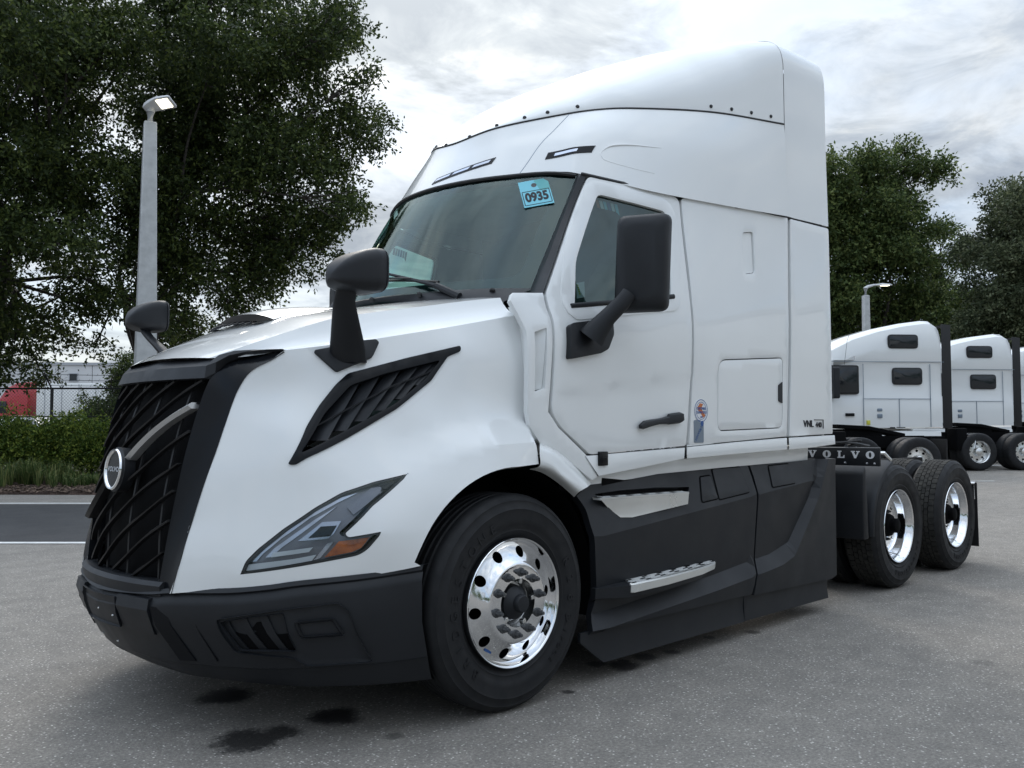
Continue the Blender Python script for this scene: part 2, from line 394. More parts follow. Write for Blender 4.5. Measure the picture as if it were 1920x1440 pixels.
# half width of the bonnet side over (x, z)
hood_pts = xzw(
    (-1.088, -0.588, 1.495), (-1.144, -0.582, 1.331), (-1.188, -0.575, 1.217), (-1.276, -0.547, 0.9134), (-1.344, -0.52, 0.632), (-1.043, -0.645, 1.589), (-0.997, -0.7, 1.619), (-0.9448, -0.735, 1.666),
    (-1.208, -0.732, 0.6708), (-1.223, -0.66, 0.8849), (-1.117, -0.775, 1.019), (-1.142, -0.68, 1.173), (-1.018, -0.79, 1.332), (-1.033, -0.7, 1.424), (-0.8836, -0.8, 1.518),
    (-1.164, -0.805, 0.7246), (-1.04, -0.905, 0.9124), (-0.8746, -1.005, 1.052), (-0.5725, -1.13, 1.128), (-0.8384, -1.08, 0.8884), (-0.7256, -1.16, 0.8858), (-1, -0.968, 0.6922), (-0.7865, -1.115, 0.715),
    (-0.5595, -1.22, 0.7459), (-0.4761, -1.225, 0.8931), (-0.3289, -1.232, 1.035), (-0.0349, -1.238, 1.139), (0.1437, -1.24, 1.125), (0.4622, -1.235, 1.028),
    (-0.5291, -1.065, 1.26), (-0.2982, -1.16, 1.222), (-0.0976, -1.195, 1.244), (0.1514, -1.215, 1.248),
    (-0.2533, -1.07, 1.381), (0.0282, -1.1, 1.396), (0.1879, -1.125, 1.371),
    (-0.9948, -0.885, 1.179), (-0.7471, -0.885, 1.52), (-0.1736, -1.015, 1.709), (-0.4917, -1.015, 1.428), (-0.7975, -0.965, 1.263),
    (0.1946, -1.1, 1.598), (0.1984, -1.07, 1.761), (0.1915, -1.035, 1.896), (-0.1646, -0.965, 1.816), (-0.5627, -0.865, 1.733), (-0.777, -0.8, 1.694))
_hood0 = tps(hood_pts, 0.0015)
_F = sorted((p[0], p[2]) for p in ((-0.5355, -1.12, 1.152), (-0.4346, -1.14, 1.17), (-0.3025, -1.165, 1.211), (-0.1643, -1.19, 1.243), (0.1551, -1.215, 1.256)))
_SZF = ([p[0] for p in _F], [p[1] for p in _F])          # outer edge of the wing's shoulder
_G = sorted((p[0], p[2]) for p in ((-0.6763, -1.03, 1.225), (-0.533, -1.07, 1.277), (-0.3398, -1.1, 1.322), (-0.1306, -1.12, 1.354), (0.134, -1.13, 1.37)))
_SZG = ([p[0] for p in _G], [p[1] for p in _G])          # hollow where the shoulder leaves the bonnet side
def hood_w(x, z):
    x = np.asarray(x, float); z = np.asarray(z, float)
    k = np.exp(-np.abs(z - np.interp(x, *_SZF)) / 0.045) * np.clip((x + 0.60) / 0.35, 0, 1)
    k2 = np.exp(-np.abs(z - np.interp(x, *_SZG)) / 0.055) * np.clip((x + 0.70) / 0.45, 0, 1)
    return _hood0(x, z) + 0.015 * k - 0.010 * k2
# half width of the cab and sleeper side over (x, z)
_cw = []
for _z, _a in ((1.0, (1.175, 1.195, 1.205, 1.215, 1.222)), (1.3, (1.185, 1.20, 1.213, 1.222, 1.228)), (1.6, (1.18, 1.197, 1.21, 1.222, 1.228)), (1.93, (1.16, 1.185, 1.205, 1.22, 1.227)), (2.02, (1.12, 1.16, 1.19, 1.216, 1.226)),
               (2.35, (0.99, 1.07, 1.135, 1.205, 1.226)), (2.75, (0.82, 0.945, 1.07, 1.19, 1.224)), (3.4, (0.76, 0.9, 1.04, 1.185, 1.212)), (4.15, (0.75, 0.88, 1.02, 1.18, 1.197))):
    _sl = {1.93: 0.12, 2.02: 0.12, 2.35: 0.06}.get(_z, 0.0)
    _cw += [(x, _z + _sl * (x - 0.9), w) for x, w in zip((0.3, 0.9, 1.4, 2.6, 3.3), _a)]
_cab0 = tps(_cw, 0.0002)
_SZD = ((0.0, 3.4), (1.467, 1.882))                     # swage line pressed into door and sleeper
def cab_w(x, z):
    x = np.asarray(x, float); z = np.asarray(z, float); d = np.interp(x, *_SZD) - z
    k = np.clip(d / 0.012, 0, 1) * np.exp(-np.clip(d, 0, 5) / 0.26) * np.clip((1.95 - x) / 0.6, 0, 1) * np.clip((x - 0.2) / 0.25, 0, 1)
    return _cab0(x, z) - 0.006 * k
# windscreen x over (y, z); front face (grille) x over (y, z)
wind_x = tps([(y, z, x + k * y * y + (0.35 * max(0, abs(y) - 0.8))) for z, x, k in ((2.80, 0.47, 0.50), (2.4, 0.225, 0.46), (2.04, 0.02, 0.41)) for y in (-0.95, -0.8, -0.6, -0.3, 0, 0.3, 0.6, 0.8, 0.95)], 0.0002)
_fx = ((0.25, -1.40), (0.55, -1.43), (0.66, -1.42), (0.85, -1.415), (1.0, -1.40), (1.14, -1.372), (1.3, -1.335), (1.45, -1.285), (1.56, -1.24), (1.64, -1.205), (1.75, -1.15))
face_x = tps([(y, z, x + (0.36 - 0.12 * (z - 0.66) / 0.9) * y * y) for z, x in _fx for y in (-0.65, -0.4, -0.2, 0, 0.2, 0.4, 0.65)], 0.0001)
bp_plan = [(-1.452, 0.0), (-1.442, -0.13), (-1.418, -0.27), (-1.385, -0.42), (-1.34, -0.52), (-1.212, -0.75), (-1.112, -0.88), (-1.012, -0.975), (-0.80, -1.12), (-0.555, -1.215)]
_bA = np.array(bp_plan)
def bump_x(y, z):
    ay = np.abs(y); t = np.interp(ay, -_bA[:, 1], np.linspace(0, 1, len(_bA)))
    zt = 0.57 + 0.11 * t ** 1.6
    dx = np.interp(-np.asarray(z, float), [-0.60, -0.49, -0.32, -0.2], [0.0, 0.012, 0.12, 0.20]) * (1 - 0.62 * t)
    return np.interp(ay, -_bA[:, 1], _bA[:, 0]) + dx
_SZC = ((0.4, 3.4), (0.737, 0.983))
_SZL = ((0.4, 1.7, 2.166, 2.407, 2.661, 2.962, 3.126, 3.4), (0.345, 0.425, 0.468, 0.485, 0.542, 0.825, 1.083, 1.5))
_SZB = ((0.4, 1.7, 2.166, 2.49, 2.66, 3.02, 3.17, 3.4), (0.27, 0.345, 0.38, 0.41, 0.455, 0.83, 1.083, 1.45))
def skirt_w(x, z):
    x = np.asarray(x, float); z = np.asarray(z, float)
    zc = np.interp(x, *_SZC); zl = np.interp(x, *_SZL); zb = np.interp(x, *_SZB)
    w = 1.216 - 0.026 * np.clip((zc - z) / np.maximum(zc - zl, 0.05), 0, 1)
    w = np.where(z > zc, 1.216 - 0.34 * (z - zc), w)
    t = np.clip((zl - z) / np.maximum(zl - zb, 1e-3), 0, 1)
    w = np.where(z < zl, w + (1.243 - w) * t, w)
    return np.where(z < zb, 1.243 - 0.07 * np.minimum(zb - z, 0.3), w)
#</surf>
def yfn(w, s=-1.0, extra=0.0):
    return lambda A: np.c_[A[:, 0], s * (w(A[:, 0], A[:, 1]) + extra), A[:, 1]]
def xfn(f, extra=0.0): return lambda A: np.c_[f(A[:, 0], A[:, 1]) + extra, A[:, 0], A[:, 1]]
def on(w, p, out=0.0): return Vector((p[0], -float(w(p[0], p[1])) - out, p[1]))

# ================================================================== the white tractor
TR = empty('semi_truck')
tag(TR, 'big white tractor unit with tall roof fairing, black diagonal grille and dark side skirts', 'truck', None)
MIRROR_ME = []
def near(o): MIRROR_ME.append(o); return o
XR = 3.27                                               # back of the cab

# ---- bonnet: sides, top and the facet between them
hood = MB()
arch = [(0.635 * math.cos(t) - 0.005, 0.508 + 0.635 * math.sin(t)) for t in np.linspace(math.radians(157), math.radians(57), 26)]
crease = [(-0.9444, 1.667), (-0.7773, 1.694), (-0.5628, 1.733), (-0.1652, 1.816), (0.1915, 1.896)]
side_out = [(-1.344, 0.632), (-1.277, 0.9135), (-1.188, 1.217), (-1.143, 1.343), (-1.089, 1.495), (-1.068, 1.549), (-1.039, 1.589), (-0.9965, 1.619)] + crease + \
    [(0.2075, 1.838), (0.2176, 1.762), (0.1986, 1.598), (0.1844, 1.384), (0.1453, 1.305), (0.1434, 1.238), (0.1455, 1.151)] + arch[::-1][8:] + [(-0.5618, 0.7393), (-0.7864, 0.7084), (-0.9999, 0.6878), (-1.195, 0.6608)]
vent_hole = rounded([(-0.9863, 1.192), (-0.851, 1.396), (-0.7193, 1.53), (-0.5504, 1.588), (-0.2549, 1.664), (-0.3575, 1.549), (-0.5412, 1.422), (-0.792, 1.29)], 0.03)
ho = rounded([(-1.174, 0.7194), (-1.157, 0.778), (-1.119, 0.8301), (-1.04, 0.9124), (-0.9349, 0.9984), (-0.8378, 1.058), (-0.7141, 1.1), (-0.5595, 1.132), (-0.5887, 1.103), (-0.7372, 0.9948), (-0.8439, 0.8864), (-0.8359, 0.8754), (-0.7201, 0.8964), (-0.7274, 0.877), (-0.7729, 0.8168), (-0.8053, 0.7936), (-1.001, 0.7533)], [0.006] + [0.02] * 6 + [0.004] * 2 + [0.01] + [0.012] * 2 + [0.012] * 2 + [0.02] * 2 + [0.01])
def inset(poly, d):
    A = np.array(poly); n = len(A); out = []
    ar = 0.5 * sum(A[i][0] * A[(i + 1) % n][1] - A[(i + 1) % n][0] * A[i][1] for i in range(n)); sg = 1 if ar > 0 else -1
    for i in range(n):
        e1 = A[i] - A[i - 1]; e2 = A[(i + 1) % n] - A[i]; l1, l2 = np.linalg.norm(e1) + 1e-9, np.linalg.norm(e2) + 1e-9
        nn = sg * (np.array([-e1[1], e1[0]]) / l1 + np.array([-e2[1], e2[0]]) / l2); L = np.linalg.norm(nn)
        out.append(tuple(A[i] + nn / max(L, 0.4) * d))
    return out
sheet(side_out, yfn(hood_w), holes=[vent_hole, inset(ho, 0.003)], lines=[[(-0.5413, 1.152), (-0.4425, 1.171), (-0.3099, 1.211), (-0.1673, 1.243), (0.1282, 1.256)], [(-0.6799, 1.225), (-0.5226, 1.277), (-0.3271, 1.322), (-0.1206, 1.354), (0.1366, 1.371)]], step=0.04, thick=0.035, mb=hood, flip=False)
E3 = cr([(-1.157, -0.455, 1.637), (-1.074, -0.53, 1.676), (-0.9561, -0.6, 1.727), (-0.7025, -0.69, 1.825), (-0.5052, -0.74, 1.871), (-0.2717, -0.81, 1.914), (-0.0034, -0.88, 1.965), (0.1883, -0.925, 1.996)], 5)
c3 = np.array([on(hood_w, p) for p in resample(crease, 0.03, False)])
tC = np.linspace(0, 1, 41)
def arc_sample(a, t):
    d = np.r_[0, np.cumsum(np.linalg.norm(np.diff(a, axis=0), axis=1))]; d /= d[-1]; return np.c_[[np.interp(t, d, a[:, i]) for i in range(3)]].T
cC, cE = arc_sample(c3, tC), arc_sample(E3, tC)
g = np.stack([cC * (1 - s) + cE * s + np.array([0, 0.010, -0.010]) * (4 * s * (1 - s)) for s in np.linspace(0, 1, 5)])
add_grid(hood, g)
hx = np.array([[e * np.array([1, 0, 1]) + np.array([-0.05 * (1 - abs(t)) ** 0 * (1 - t * t) * max(0, 1 - (e[0] + 1.2) / 0.5), e[1] * t, 0.055 * (1 - t * t) * min(1, max(0.25, (e[0] + 1.3) / 0.6))]) for t in np.linspace(1, 0, 13)] for e in cE])
add_grid(hood, hx)
hood_o = hood.build('bonnet', M_WHITE, TR, smooth=24, mirror=True)
def hood_top(x, y):
    i = np.argmin(np.abs(cE[:, 0] - x)); e = cE[i]; t = max(-1, min(1, y / abs(e[1]))); return e[2] + 0.055 * (1 - t * t) * min(1, max(0.25, (e[0] + 1.3) / 0.6))
# air scoop on the bonnet
sc = MB(); scb = MB()
rows = []
for x, w_, h in ((-0.80, 0.27, 0.004), (-0.74, 0.275, 0.028), (-0.66, 0.27, 0.034), (-0.52, 0.25, 0.030), (-0.36, 0.20, 0.016), (-0.2, 0.13, 0.0)):
    rows.append([(x - 0.05 * (1 - (q / 1.0) ** 2), q * w_, hood_top(x, q * w_) + h * (1 - abs(q) ** 4) + 0.002) for q in np.linspace(-1, 1, 15)])
add_grid(sc, patch(rows[1:], 4, 2))
sco = sc.build('bonnet_scoop', M_WHITE, TR)
lip = [(-0.795 - 0.045 * (1 - q * q), q * 0.272, hood_top(-0.78, q * 0.27) + 0.004) for q in np.linspace(-1, 1, 15)]
top = [(-0.745 - 0.05 * (1 - q * q), q * 0.272, hood_top(-0.74, q * 0.27) + 0.028 * (1 - abs(q) ** 4) + 0.004) for q in np.linspace(-1, 1, 15)]
add_grid(scb, np.array([lip, top])); scb.build('scoop_opening', M_BLACK, sco)
for q in np.linspace(-0.86, 0.86, 11):
    f = MB(); z0 = hood_top(-0.79, q * 0.27)
    f.tube([(-0.815 - 0.045 * (1 - q * q), q * 0.272 + 0.012, z0 + 0.003), (-0.765 - 0.05 * (1 - q * q), q * 0.272 - 0.012, z0 + 0.026 * (1 - abs(q) ** 4))], 0.005, 5)
    f.build('scoop_fin', M_PLAS, sco)

# ---- grille and its black surround
gr_out = [(0.5737, 1.576), (-0.1367, 1.546), (-0.5172, 1.534), (-0.517, 1.459), (-0.505, 1.195), (-0.4819, 0.9127), (-0.4292, 0.6503)]
gy = lambda z: 0.50 - 0.08 * (1.55 - z) / 0.9
grille = empty('grille', parent=TR)
back = MB(); GZ0, GZ1 = 0.665, 1.552
gpoly = [(-gy(GZ1), GZ1), (gy(GZ1), GZ1), (gy(1.1), 1.1), (gy(GZ0), GZ0), (-gy(GZ0), GZ0), (-gy(1.1), 1.1)]
sheet(gpoly, xfn(face_x, 0.085), step=0.08, thick=0, mb=back)
back.build('grille_backing', M_BLACK, grille)
slope = 0.62
for k, z0 in enumerate(np.arange(0.30, 1.95, 0.122)):
    ys = np.linspace(0.52, -0.52, 41); pts = []
    for y in ys:
        z = z0 - y * slope - 0.05 * (y * y) * (1 if y < 0 else 0)
        if GZ0 + 0.005 < z < GZ1 - 0.005 and abs(y) < gy(z) - 0.002: pts.append((y, z))
    if len(pts) < 3: continue
    b = MB(); rings = []
    for y, z in pts:
        x = float(face_x(y, z)); q = 0.0028 * math.sin((y * 0.83 + z * 0.55) * 38); hgt = 0.0048 + 0.002 * math.sin((y * 0.83 + z * 0.55) * 38 + 1)
        rings.append([(x + 0.022, y, z + hgt + q), (x + 0.017, y, z + q + 0.002), (x + 0.020, y, z - hgt + q), (x + 0.045, y, z - hgt * 0.6 + q), (x + 0.045, y, z + hgt * 0.6 + q)])
    b.loft(rings); b.build('grille_bar', M_GRILLE, grille, smooth=30)
for y in (-0.36, -0.12, 0.12, 0.36):
    r = MB(); zs = np.linspace(GZ0, GZ1, 12)
    r.tube([(float(face_x(y, z)) + 0.052, y, z) for z in zs], 0.008, 5); r.build('grille_rib', M_GRILLE, grille)
# lower frame of the grille
fr = MB(); fr.loft([[(float(face_x(y, 0.65)) - 0.004, y, 0.672), (float(face_x(y, 0.64)) - 0.02, y, 0.655), (float(face_x(y, 0.61)) - 0.012, y, 0.612), (float(face_x(y, 0.6)) + 0.06, y, 0.612), (float(face_x(y, 0.64)) + 0.06, y, 0.672)] for y in np.linspace(0.46, -0.46, 21)])
fr.build('grille_sill', M_PLAS, grille, smooth=30)
# surround: header, side posts and the tips that run back along the bonnet
hd = MB()
rows = []
for t in np.linspace(0, 1, 13):                          # from the centre to the near corner
    y = -0.495 * t; y2 = -0.455 * t
    rows.append([(float(face_x(y, 1.552)) + 0.02, y, 1.540), (float(face_x(y, 1.552)) - 0.012, y, 1.545), (float(face_x((y + y2) / 2, 1.60)) - 0.010, (y + y2) / 2, 1.60), tuple(np.array([-1.182 + 0.05 * t, y2, 1.643 - 0.002 * t])), tuple(np.array([-1.11 + 0.05 * t, y2, 1.648]))])
for l_, u_ in (((-1.147, -0.498, 1.569), (-1.127, -0.495, 1.651)), ((-1.103, -0.51, 1.613), (-1.081, -0.545, 1.669)), ((-1.045, -0.565, 1.645), (-1.021, -0.615, 1.673)), ((-0.9943, -0.652, 1.66), (-0.9788, -0.68, 1.671)), ((-0.9488, -0.733, 1.662), (-0.9465, -0.738, 1.669))):
    l_, u_ = np.array(l_), np.array(u_); rows.append([l_ + np.array([0.03, 0.01, 0]), l_, (l_ + u_) / 2 + np.array([-0.012, -0.010, 0.006]), u_, u_ + np.array([0.03, 0.03, 0.001])])
add_grid(hd, np.array(rows))
hd.build('grille_header', M_PLAS, grille, mirror=True, smooth=30)
post = MB()
inner = [(-1.354, -0.425, 0.6408), (-1.318, -0.447, 0.9087), (-1.269, -0.467, 1.193), (-1.217, -0.487, 1.413), (-1.177, -0.495, 1.528), (-1.133, -0.49, 1.592), (-1.05, -0.525, 1.647), (-0.9814, -0.6, 1.663), (-0.9531, -0.69, 1.666)]
mid = [(-1.341, -0.476, 0.6279), (-1.29, -0.5, 0.9107), (-1.217, -0.525, 1.216), (-1.141, -0.542, 1.46), (-1.112, -0.55, 1.529), (-1.078, -0.575, 1.588), (-1.02, -0.615, 1.631), (-0.9758, -0.675, 1.654), (-0.9492, -0.72, 1.667)]
outer = [on(hood_w, p, 0.006) for p in ((-1.342, 0.63), (-1.313, 0.7757), (-1.274, 0.9136), (-1.233, 1.07), (-1.185, 1.217), (-1.143, 1.339), (-1.099, 1.467), (-1.077, 1.523), (-1.058, 1.565), (-1.031, 1.595), (-0.9932, 1.621), (-0.947, 1.659))]
def thru(pts, n): return arc_sample(cr(np.array([tuple(p) for p in pts]), 8), np.linspace(0, 1, n))
inner, mid, outer = thru(inner, 49), thru(mid, 49), thru(outer, 49)
add_grid(post, np.stack([inner + np.array([0.06, 0.012, 0]), inner, mid, outer, outer + np.array([0.02, 0.02, 0])]))
post_o = near(post.build('grille_post', M_GLOSSBK, TR, smooth=25))
# badge
bd = empty('badge', parent=TR); C0 = Vector((float(face_x(0, 1.14)) - 0.012, 0.0, 1.135))
nrm = Vector((-1, 0, 0.10)).normalized(); upv = Vector((0.1, 0, 1)).normalized()
Mb = Matrix(((0, nrm.x, upv.x, C0.x), (-1, nrm.y, upv.y, C0.y), (0, nrm.z, upv.z, C0.z), (0, 0, 0, 1)))
Mb = Matrix(((0, -nrm.x, upv.x, C0.x), (-1, 0, 0, C0.y), (0, -nrm.z, upv.z, C0.z), (0, 0, 0, 1)))
Mb = Mb @ Matrix.Scale(0.86, 4)
rg = MB(); rg.lathe([(0.090, 0.0), (0.108, 0.0), (0.111, 0.010), (0.106, 0.019), (0.099, 0.018), (0.092, 0.008)], n=48, close=True); o = rg.build('badge_ring', M_CHROME, bd); o.matrix_local = Mb
dk = MB(); dk.disc(0.094, 0.008, n=48); o = dk.build('badge_disc', M_BADGE, bd); o.matrix_local = Mb
bx = MB(); bx.lathe([(0.118, -0.06), (0.12, -0.004), (0.10, 0.002)], n=40); o = bx.build('badge_mount', M_PLAS, bd); o.matrix_local = Mb
text('badge_lettering', 'VOLVO', 0.036, Mb @ Matrix.Translation((0, -0.0105, 0)) @ Matrix.Rotation(math.radians(90), 4, 'X'), M_SILVER, bd, 0.001, sx=1.2, bold=0.0006, space=1.1)
for s, m in ((-1, M_SASH), (1, M_GRILLE)):
    b = MB(); rings = []
    for t in np.linspace(0, 1, 14):
        y = (-0.09 - 0.375 * t) if s < 0 else (0.09 + 0.30 * t); z = 1.135 + (abs(y) * slope + 0.02 * math.sin(3.1 * t)) * (-s)
        x = float(face_x(y, z)) - 0.012; w_ = 0.0135
        rings.append([(x + 0.012, y, z + w_), (x - 0.006, y, z), (x + 0.012, y, z - w_), (x + 0.05, y, z - w_), (x + 0.05, y, z + w_)])
    b.loft(rings); b.build('grille_sash', m, grille, smooth=25)

# ---- side vent in the bonnet
def sh_map(out): return yfn(hood_w, -1, out)
vent = near(empty('bonnet_vent', parent=TR))
vo = rounded([(-1.008, 1.173), (-0.9854, 1.173), (-0.9459, 1.201), (-0.7839, 1.279), (-0.5384, 1.413), (-0.3422, 1.544), (-0.2393, 1.665), (-0.1704, 1.693), (-0.167, 1.72), (-0.4386, 1.649), (-0.7155, 1.569), (-0.7716, 1.52), (-0.8525, 1.424), (-0.9207, 1.332)], 0.014)
vi = rounded([(-0.9642, 1.219), (-0.8407, 1.389), (-0.7157, 1.516), (-0.554, 1.573), (-0.2786, 1.645), (-0.3673, 1.554), (-0.5435, 1.434), (-0.7881, 1.308)], 0.02)
m_ = sheet(vo, sh_map(0.010), holes=[vi], step=0.03, thick=0.03); m_.build('vent_frame', M_GLOSSBK, vent, bevel=0.003, bang=55)
m_ = sheet(vi, sh_map(-0.06), step=0.06, thick=0); m_.build('vent_backing', M_BLACK, vent)
for a, b in (((-0.8713, 1.272), (-0.684, 1.531)), ((-0.7871, 1.313), (-0.5898, 1.562)), ((-0.7015, 1.355), (-0.4925, 1.587)), ((-0.6109, 1.403), (-0.4029, 1.608)), ((-0.5193, 1.456), (-0.3281, 1.625)), ((-0.4269, 1.522), (-0.2794, 1.64))):
    f = MB(); rr = []
    for t in np.linspace(0, 1, 7):
        p = np.array(a) * (1 - t) + np.array(b) * t; d = 0.030 * (1 - 0.25 * t)
        rr.append([on(hood_w, (p[0] - d, p[1]), -0.028), on(hood_w, (p[0] + d * 0.75, p[1]), -0.004), on(hood_w, (p[0] + d * 0.75, p[1]), -0.010), on(hood_w, (p[0] - d, p[1]), -0.034)])
    f.loft(rr); f.build('vent_fin', M_PLAS, vent)
f = MB(); f.tube([on(hood_w, p, -0.004) for p in ((-0.8821, 1.332), (-0.7471, 1.406), (-0.5188, 1.52), (-0.3185, 1.59))], 0.004, 5); f.build('vent_rod', M_PLAS, vent)

# ---- headlight
hl = near(empty('headlight', parent=TR))
sheet(inset(ho, 0.0035), sh_map(-0.001), holes=[inset(ho, 0.011)], step=0.03, thick=0.05).build('lamp_gasket', M_SEAL, hl)
sheet(inset(ho, 0.004), sh_map(-0.045), step=0.03, thick=0).build('lamp_housing', M_LGREY, hl)
sheet(inset(ho, 0.006), lambda A: yfn(hood_w, -1, 0.0)(A) + np.c_[0 * A[:, 0], -0.012 * np.clip(segdist(A, ho) / 0.05, 0, 1) ** 0.7, 0 * A[:, 0]], step=0.022, thick=0).build('lamp_lens', M_LENS, hl)
def strip(name, poly, m, out=0.0085, th=0.004, bev=0.0): return sheet(poly, sh_map(out - 0.028 - (0.012 if m is M_LBAR else 0)), step=0.025, thick=th + 0.010).build(name, m, hl, bevel=bev)
strip('light_guide', [(-1.155, 0.7355), (-1.147, 0.7614), (-1.097, 0.771), (-1.008, 0.7858), (-0.9365, 0.8018), (-0.9505, 0.7782), (-1.034, 0.7602), (-1.097, 0.7475)], M_DRL)
strip('light_guide', [(-1.077, 0.7925), (-1.067, 0.8118), (-1.006, 0.8224), (-0.9457, 0.8322), (-0.96, 0.8131), (-1.017, 0.8031)], M_DRL)
strip('lamp_bezel', [(-1.138, 0.7702), (-1.124, 0.7982), (-1.059, 0.8737), (-0.9555, 0.9639), (-0.8425, 1.027), (-0.7642, 1.052), (-0.8452, 1.01), (-0.94, 0.9508), (-1.036, 0.8675), (-1.094, 0.8052), (-1.114, 0.7751)], M_LBAR)
strip('lamp_bezel', [(-1.088, 0.7903), (-1.059, 0.8289), (-0.9952, 0.8867), (-0.9235, 0.9462), (-0.8472, 0.997), (-0.9175, 0.9375), (-0.9757, 0.8865), (-1.038, 0.8311), (-1.071, 0.7926)], M_LBAR)
strip('lamp_projector', [(-0.9877, 0.8565), (-0.9268, 0.9118), (-0.9042, 0.933), (-0.8412, 0.9362), (-0.8703, 0.8848), (-0.8926, 0.8636)], M_LBAR, 0.0075)
strip('lamp_projector', [(-0.9604, 0.8691), (-0.9162, 0.9159), (-0.8639, 0.9193), (-0.8883, 0.8765)], M_GLOSSBK, 0.0095)
strip('lamp_panel', [(-0.8193, 0.9922), (-0.7214, 1.069), (-0.6744, 1.077), (-0.6891, 1.05), (-0.8024, 0.9615)], M_LGREY, 0.0075)
strip('lamp_tip', [(-0.6816, 1.081), (-0.5835, 1.121), (-0.602, 1.104), (-0.6651, 1.063), (-0.6889, 1.077)], M_GLOSSBK, 0.0085)
strip('indicator', [(-0.9107, 0.7903), (-0.8617, 0.8542), (-0.7579, 0.8692), (-0.7877, 0.8261), (-0.8201, 0.8095)], M_AMBER, 0.0095, 0.006)
strip('lamp_bezel', [(-0.9402, 0.778), (-0.8935, 0.8463), (-0.8723, 0.8523), (-0.9194, 0.7861)], M_LBAR, 0.008)

# ---- bumper
def bump_row(dx, z0, z1, sc=1.0, f=0.55):
    A = np.array(bp_plan); k = np.linspace(0, 1, len(A)); out = []
    for (x, y), t in zip(bp_plan, k): out.append((x + dx * (1 - f * t), y * sc, z0 + (z1 - z0) * t ** 1.6))
    return out
bump = MB()
bp_rows = [bump_row(0.10, 0.622, 0.745), bump_row(0.02, 0.618, 0.740), bump_row(0.004, 0.60, 0.722, 1.002), bump_row(0.025, 0.592, 0.712, 0.998), bump_row(0.003, 0.565, 0.690, 1.004), bump_row(-0.004, 0.545, 0.672, 1.005), bump_row(0.012, 0.49, 0.50, 1.0), bump_row(0.12, 0.318, 0.345, 0.99, 0.62)]
g1 = patch(bp_rows, 1, 7); add_grid(bump, g1)
bump_o = bump.build('bumper', M_PLAS, TR, mirror=True, smooth=28)
lipm = MB(); add_grid(lipm, patch([bump_row(0.122, 0.318, 0.345, 0.992, 0.62), bump_row(0.138, 0.308, 0.335, 0.985, 0.62), bump_row(0.19, 0.262, 0.235, 0.965, 0.5), bump_row(0.45, 0.24, 0.21, 0.90)], 2, 7))
lipm.build('bumper_lip', M_PLAS, TR, mirror=True, smooth=25)
def bump_pt(y, z, out=0.0):
    """front face of the bumper at a height"""
    ay = abs(y); e = 0.02; x0, x1 = bump_x(max(0, ay - e), z), bump_x(ay + e, z); tx, ty = float(x1 - x0), ay + e - max(0, ay - e); L = math.hypot(tx, ty)
    return Vector((float(bump_x(ay, z)) - ty / L * out, (-1 if y <= 0 else 1) * (ay + tx / L * out), z))
def bmap(out): return lambda A: np.array([bump_pt(a, b, out) for a, b in A])
# number-plate pad, tow cover, corner blades and air inlets
sheet([(-0.19, 0.59), (0.19, 0.59), (0.19, 0.455), (-0.19, 0.455)], bmap(0.007), step=0.06, thick=0.012).build('plate_panel', M_PLAS, TR, bevel=0.003, bang=50)
for s in (-1, 1):
    b = MB(); yy = np.linspace(0.20, 0.42, 8) * s
    b.loft([[bump_pt(y, 0.605, -0.03), bump_pt(y, 0.60, 0.008), bump_pt(y, 0.555, 0.022), bump_pt(y, 0.45, 0.010), bump_pt(y, 0.44, -0.02)] for y in yy], closed=False)
    b.build('bumper_pad', M_PLAS, TR, smooth=25)
for y, z in ((-0.0072, 0.5139), (-0.1406, 0.4988), (0.2258, 0.3458), (0.0024, 0.349), (0.25, 0.42)):
    b = MB(); c = bump_pt(y, z, 0.004); b.lathe([(0.0, 0.005), (0.004, 0.0045), (0.006, 0.0)], n=8); o = b.build('push_pin', M_STEEL, TR); o.matrix_local = Matrix.Translation(c) @ Matrix.Rotation(-1.5, 4, 'Z')
def bseam(ya, yb, z0, z1, out=0.003, w_=0.004):
    b = MB(); rr = []
    for t in np.linspace(0, 1, 9):
        y = ya + (yb - ya) * t; z = z0 + (z1 - z0) * t
        rr.append([bump_pt(y - w_, z, out), bump_pt(y, z, out * 1.3), bump_pt(y + w_, z, out), bump_pt(y + w_, z, -0.004), bump_pt(y - w_, z, -0.004)])
    b.loft(rr); return b.build('bumper_seam', M_GLOSSBK, TR)
q0, q1, q2, q3, q4, q5 = (-0.4275, 0.5704), (-0.4937, 0.3401), (-0.4956, 0.5715), (-0.5583, 0.3423), (-0.609, 0.5861), (-0.6577, 0.3497)
near(bseam(q4[0], q5[0], q4[1], q5[1], 0.002, 0.0025)); near(bseam(q2[0], q3[0], q2[1], q3[1], 0.002, 0.0025))
def lerp(a, b, t): return (a[0] + (b[0] - a[0]) * t, a[1] + (b[1] - a[1]) * t)
bl = MB(); bl.loft([[bump_pt(*lerp(q0, q1, t), 0.014), bump_pt(*lerp(q2, q3, t), 0.003), bump_pt(*lerp(q2, q3, t), -0.01), bump_pt(*lerp(q0, q1, t), -0.01)] for t in np.linspace(0, 1, 7)])
near(bl.build('bumper_blade', M_GLOSSBK, TR))
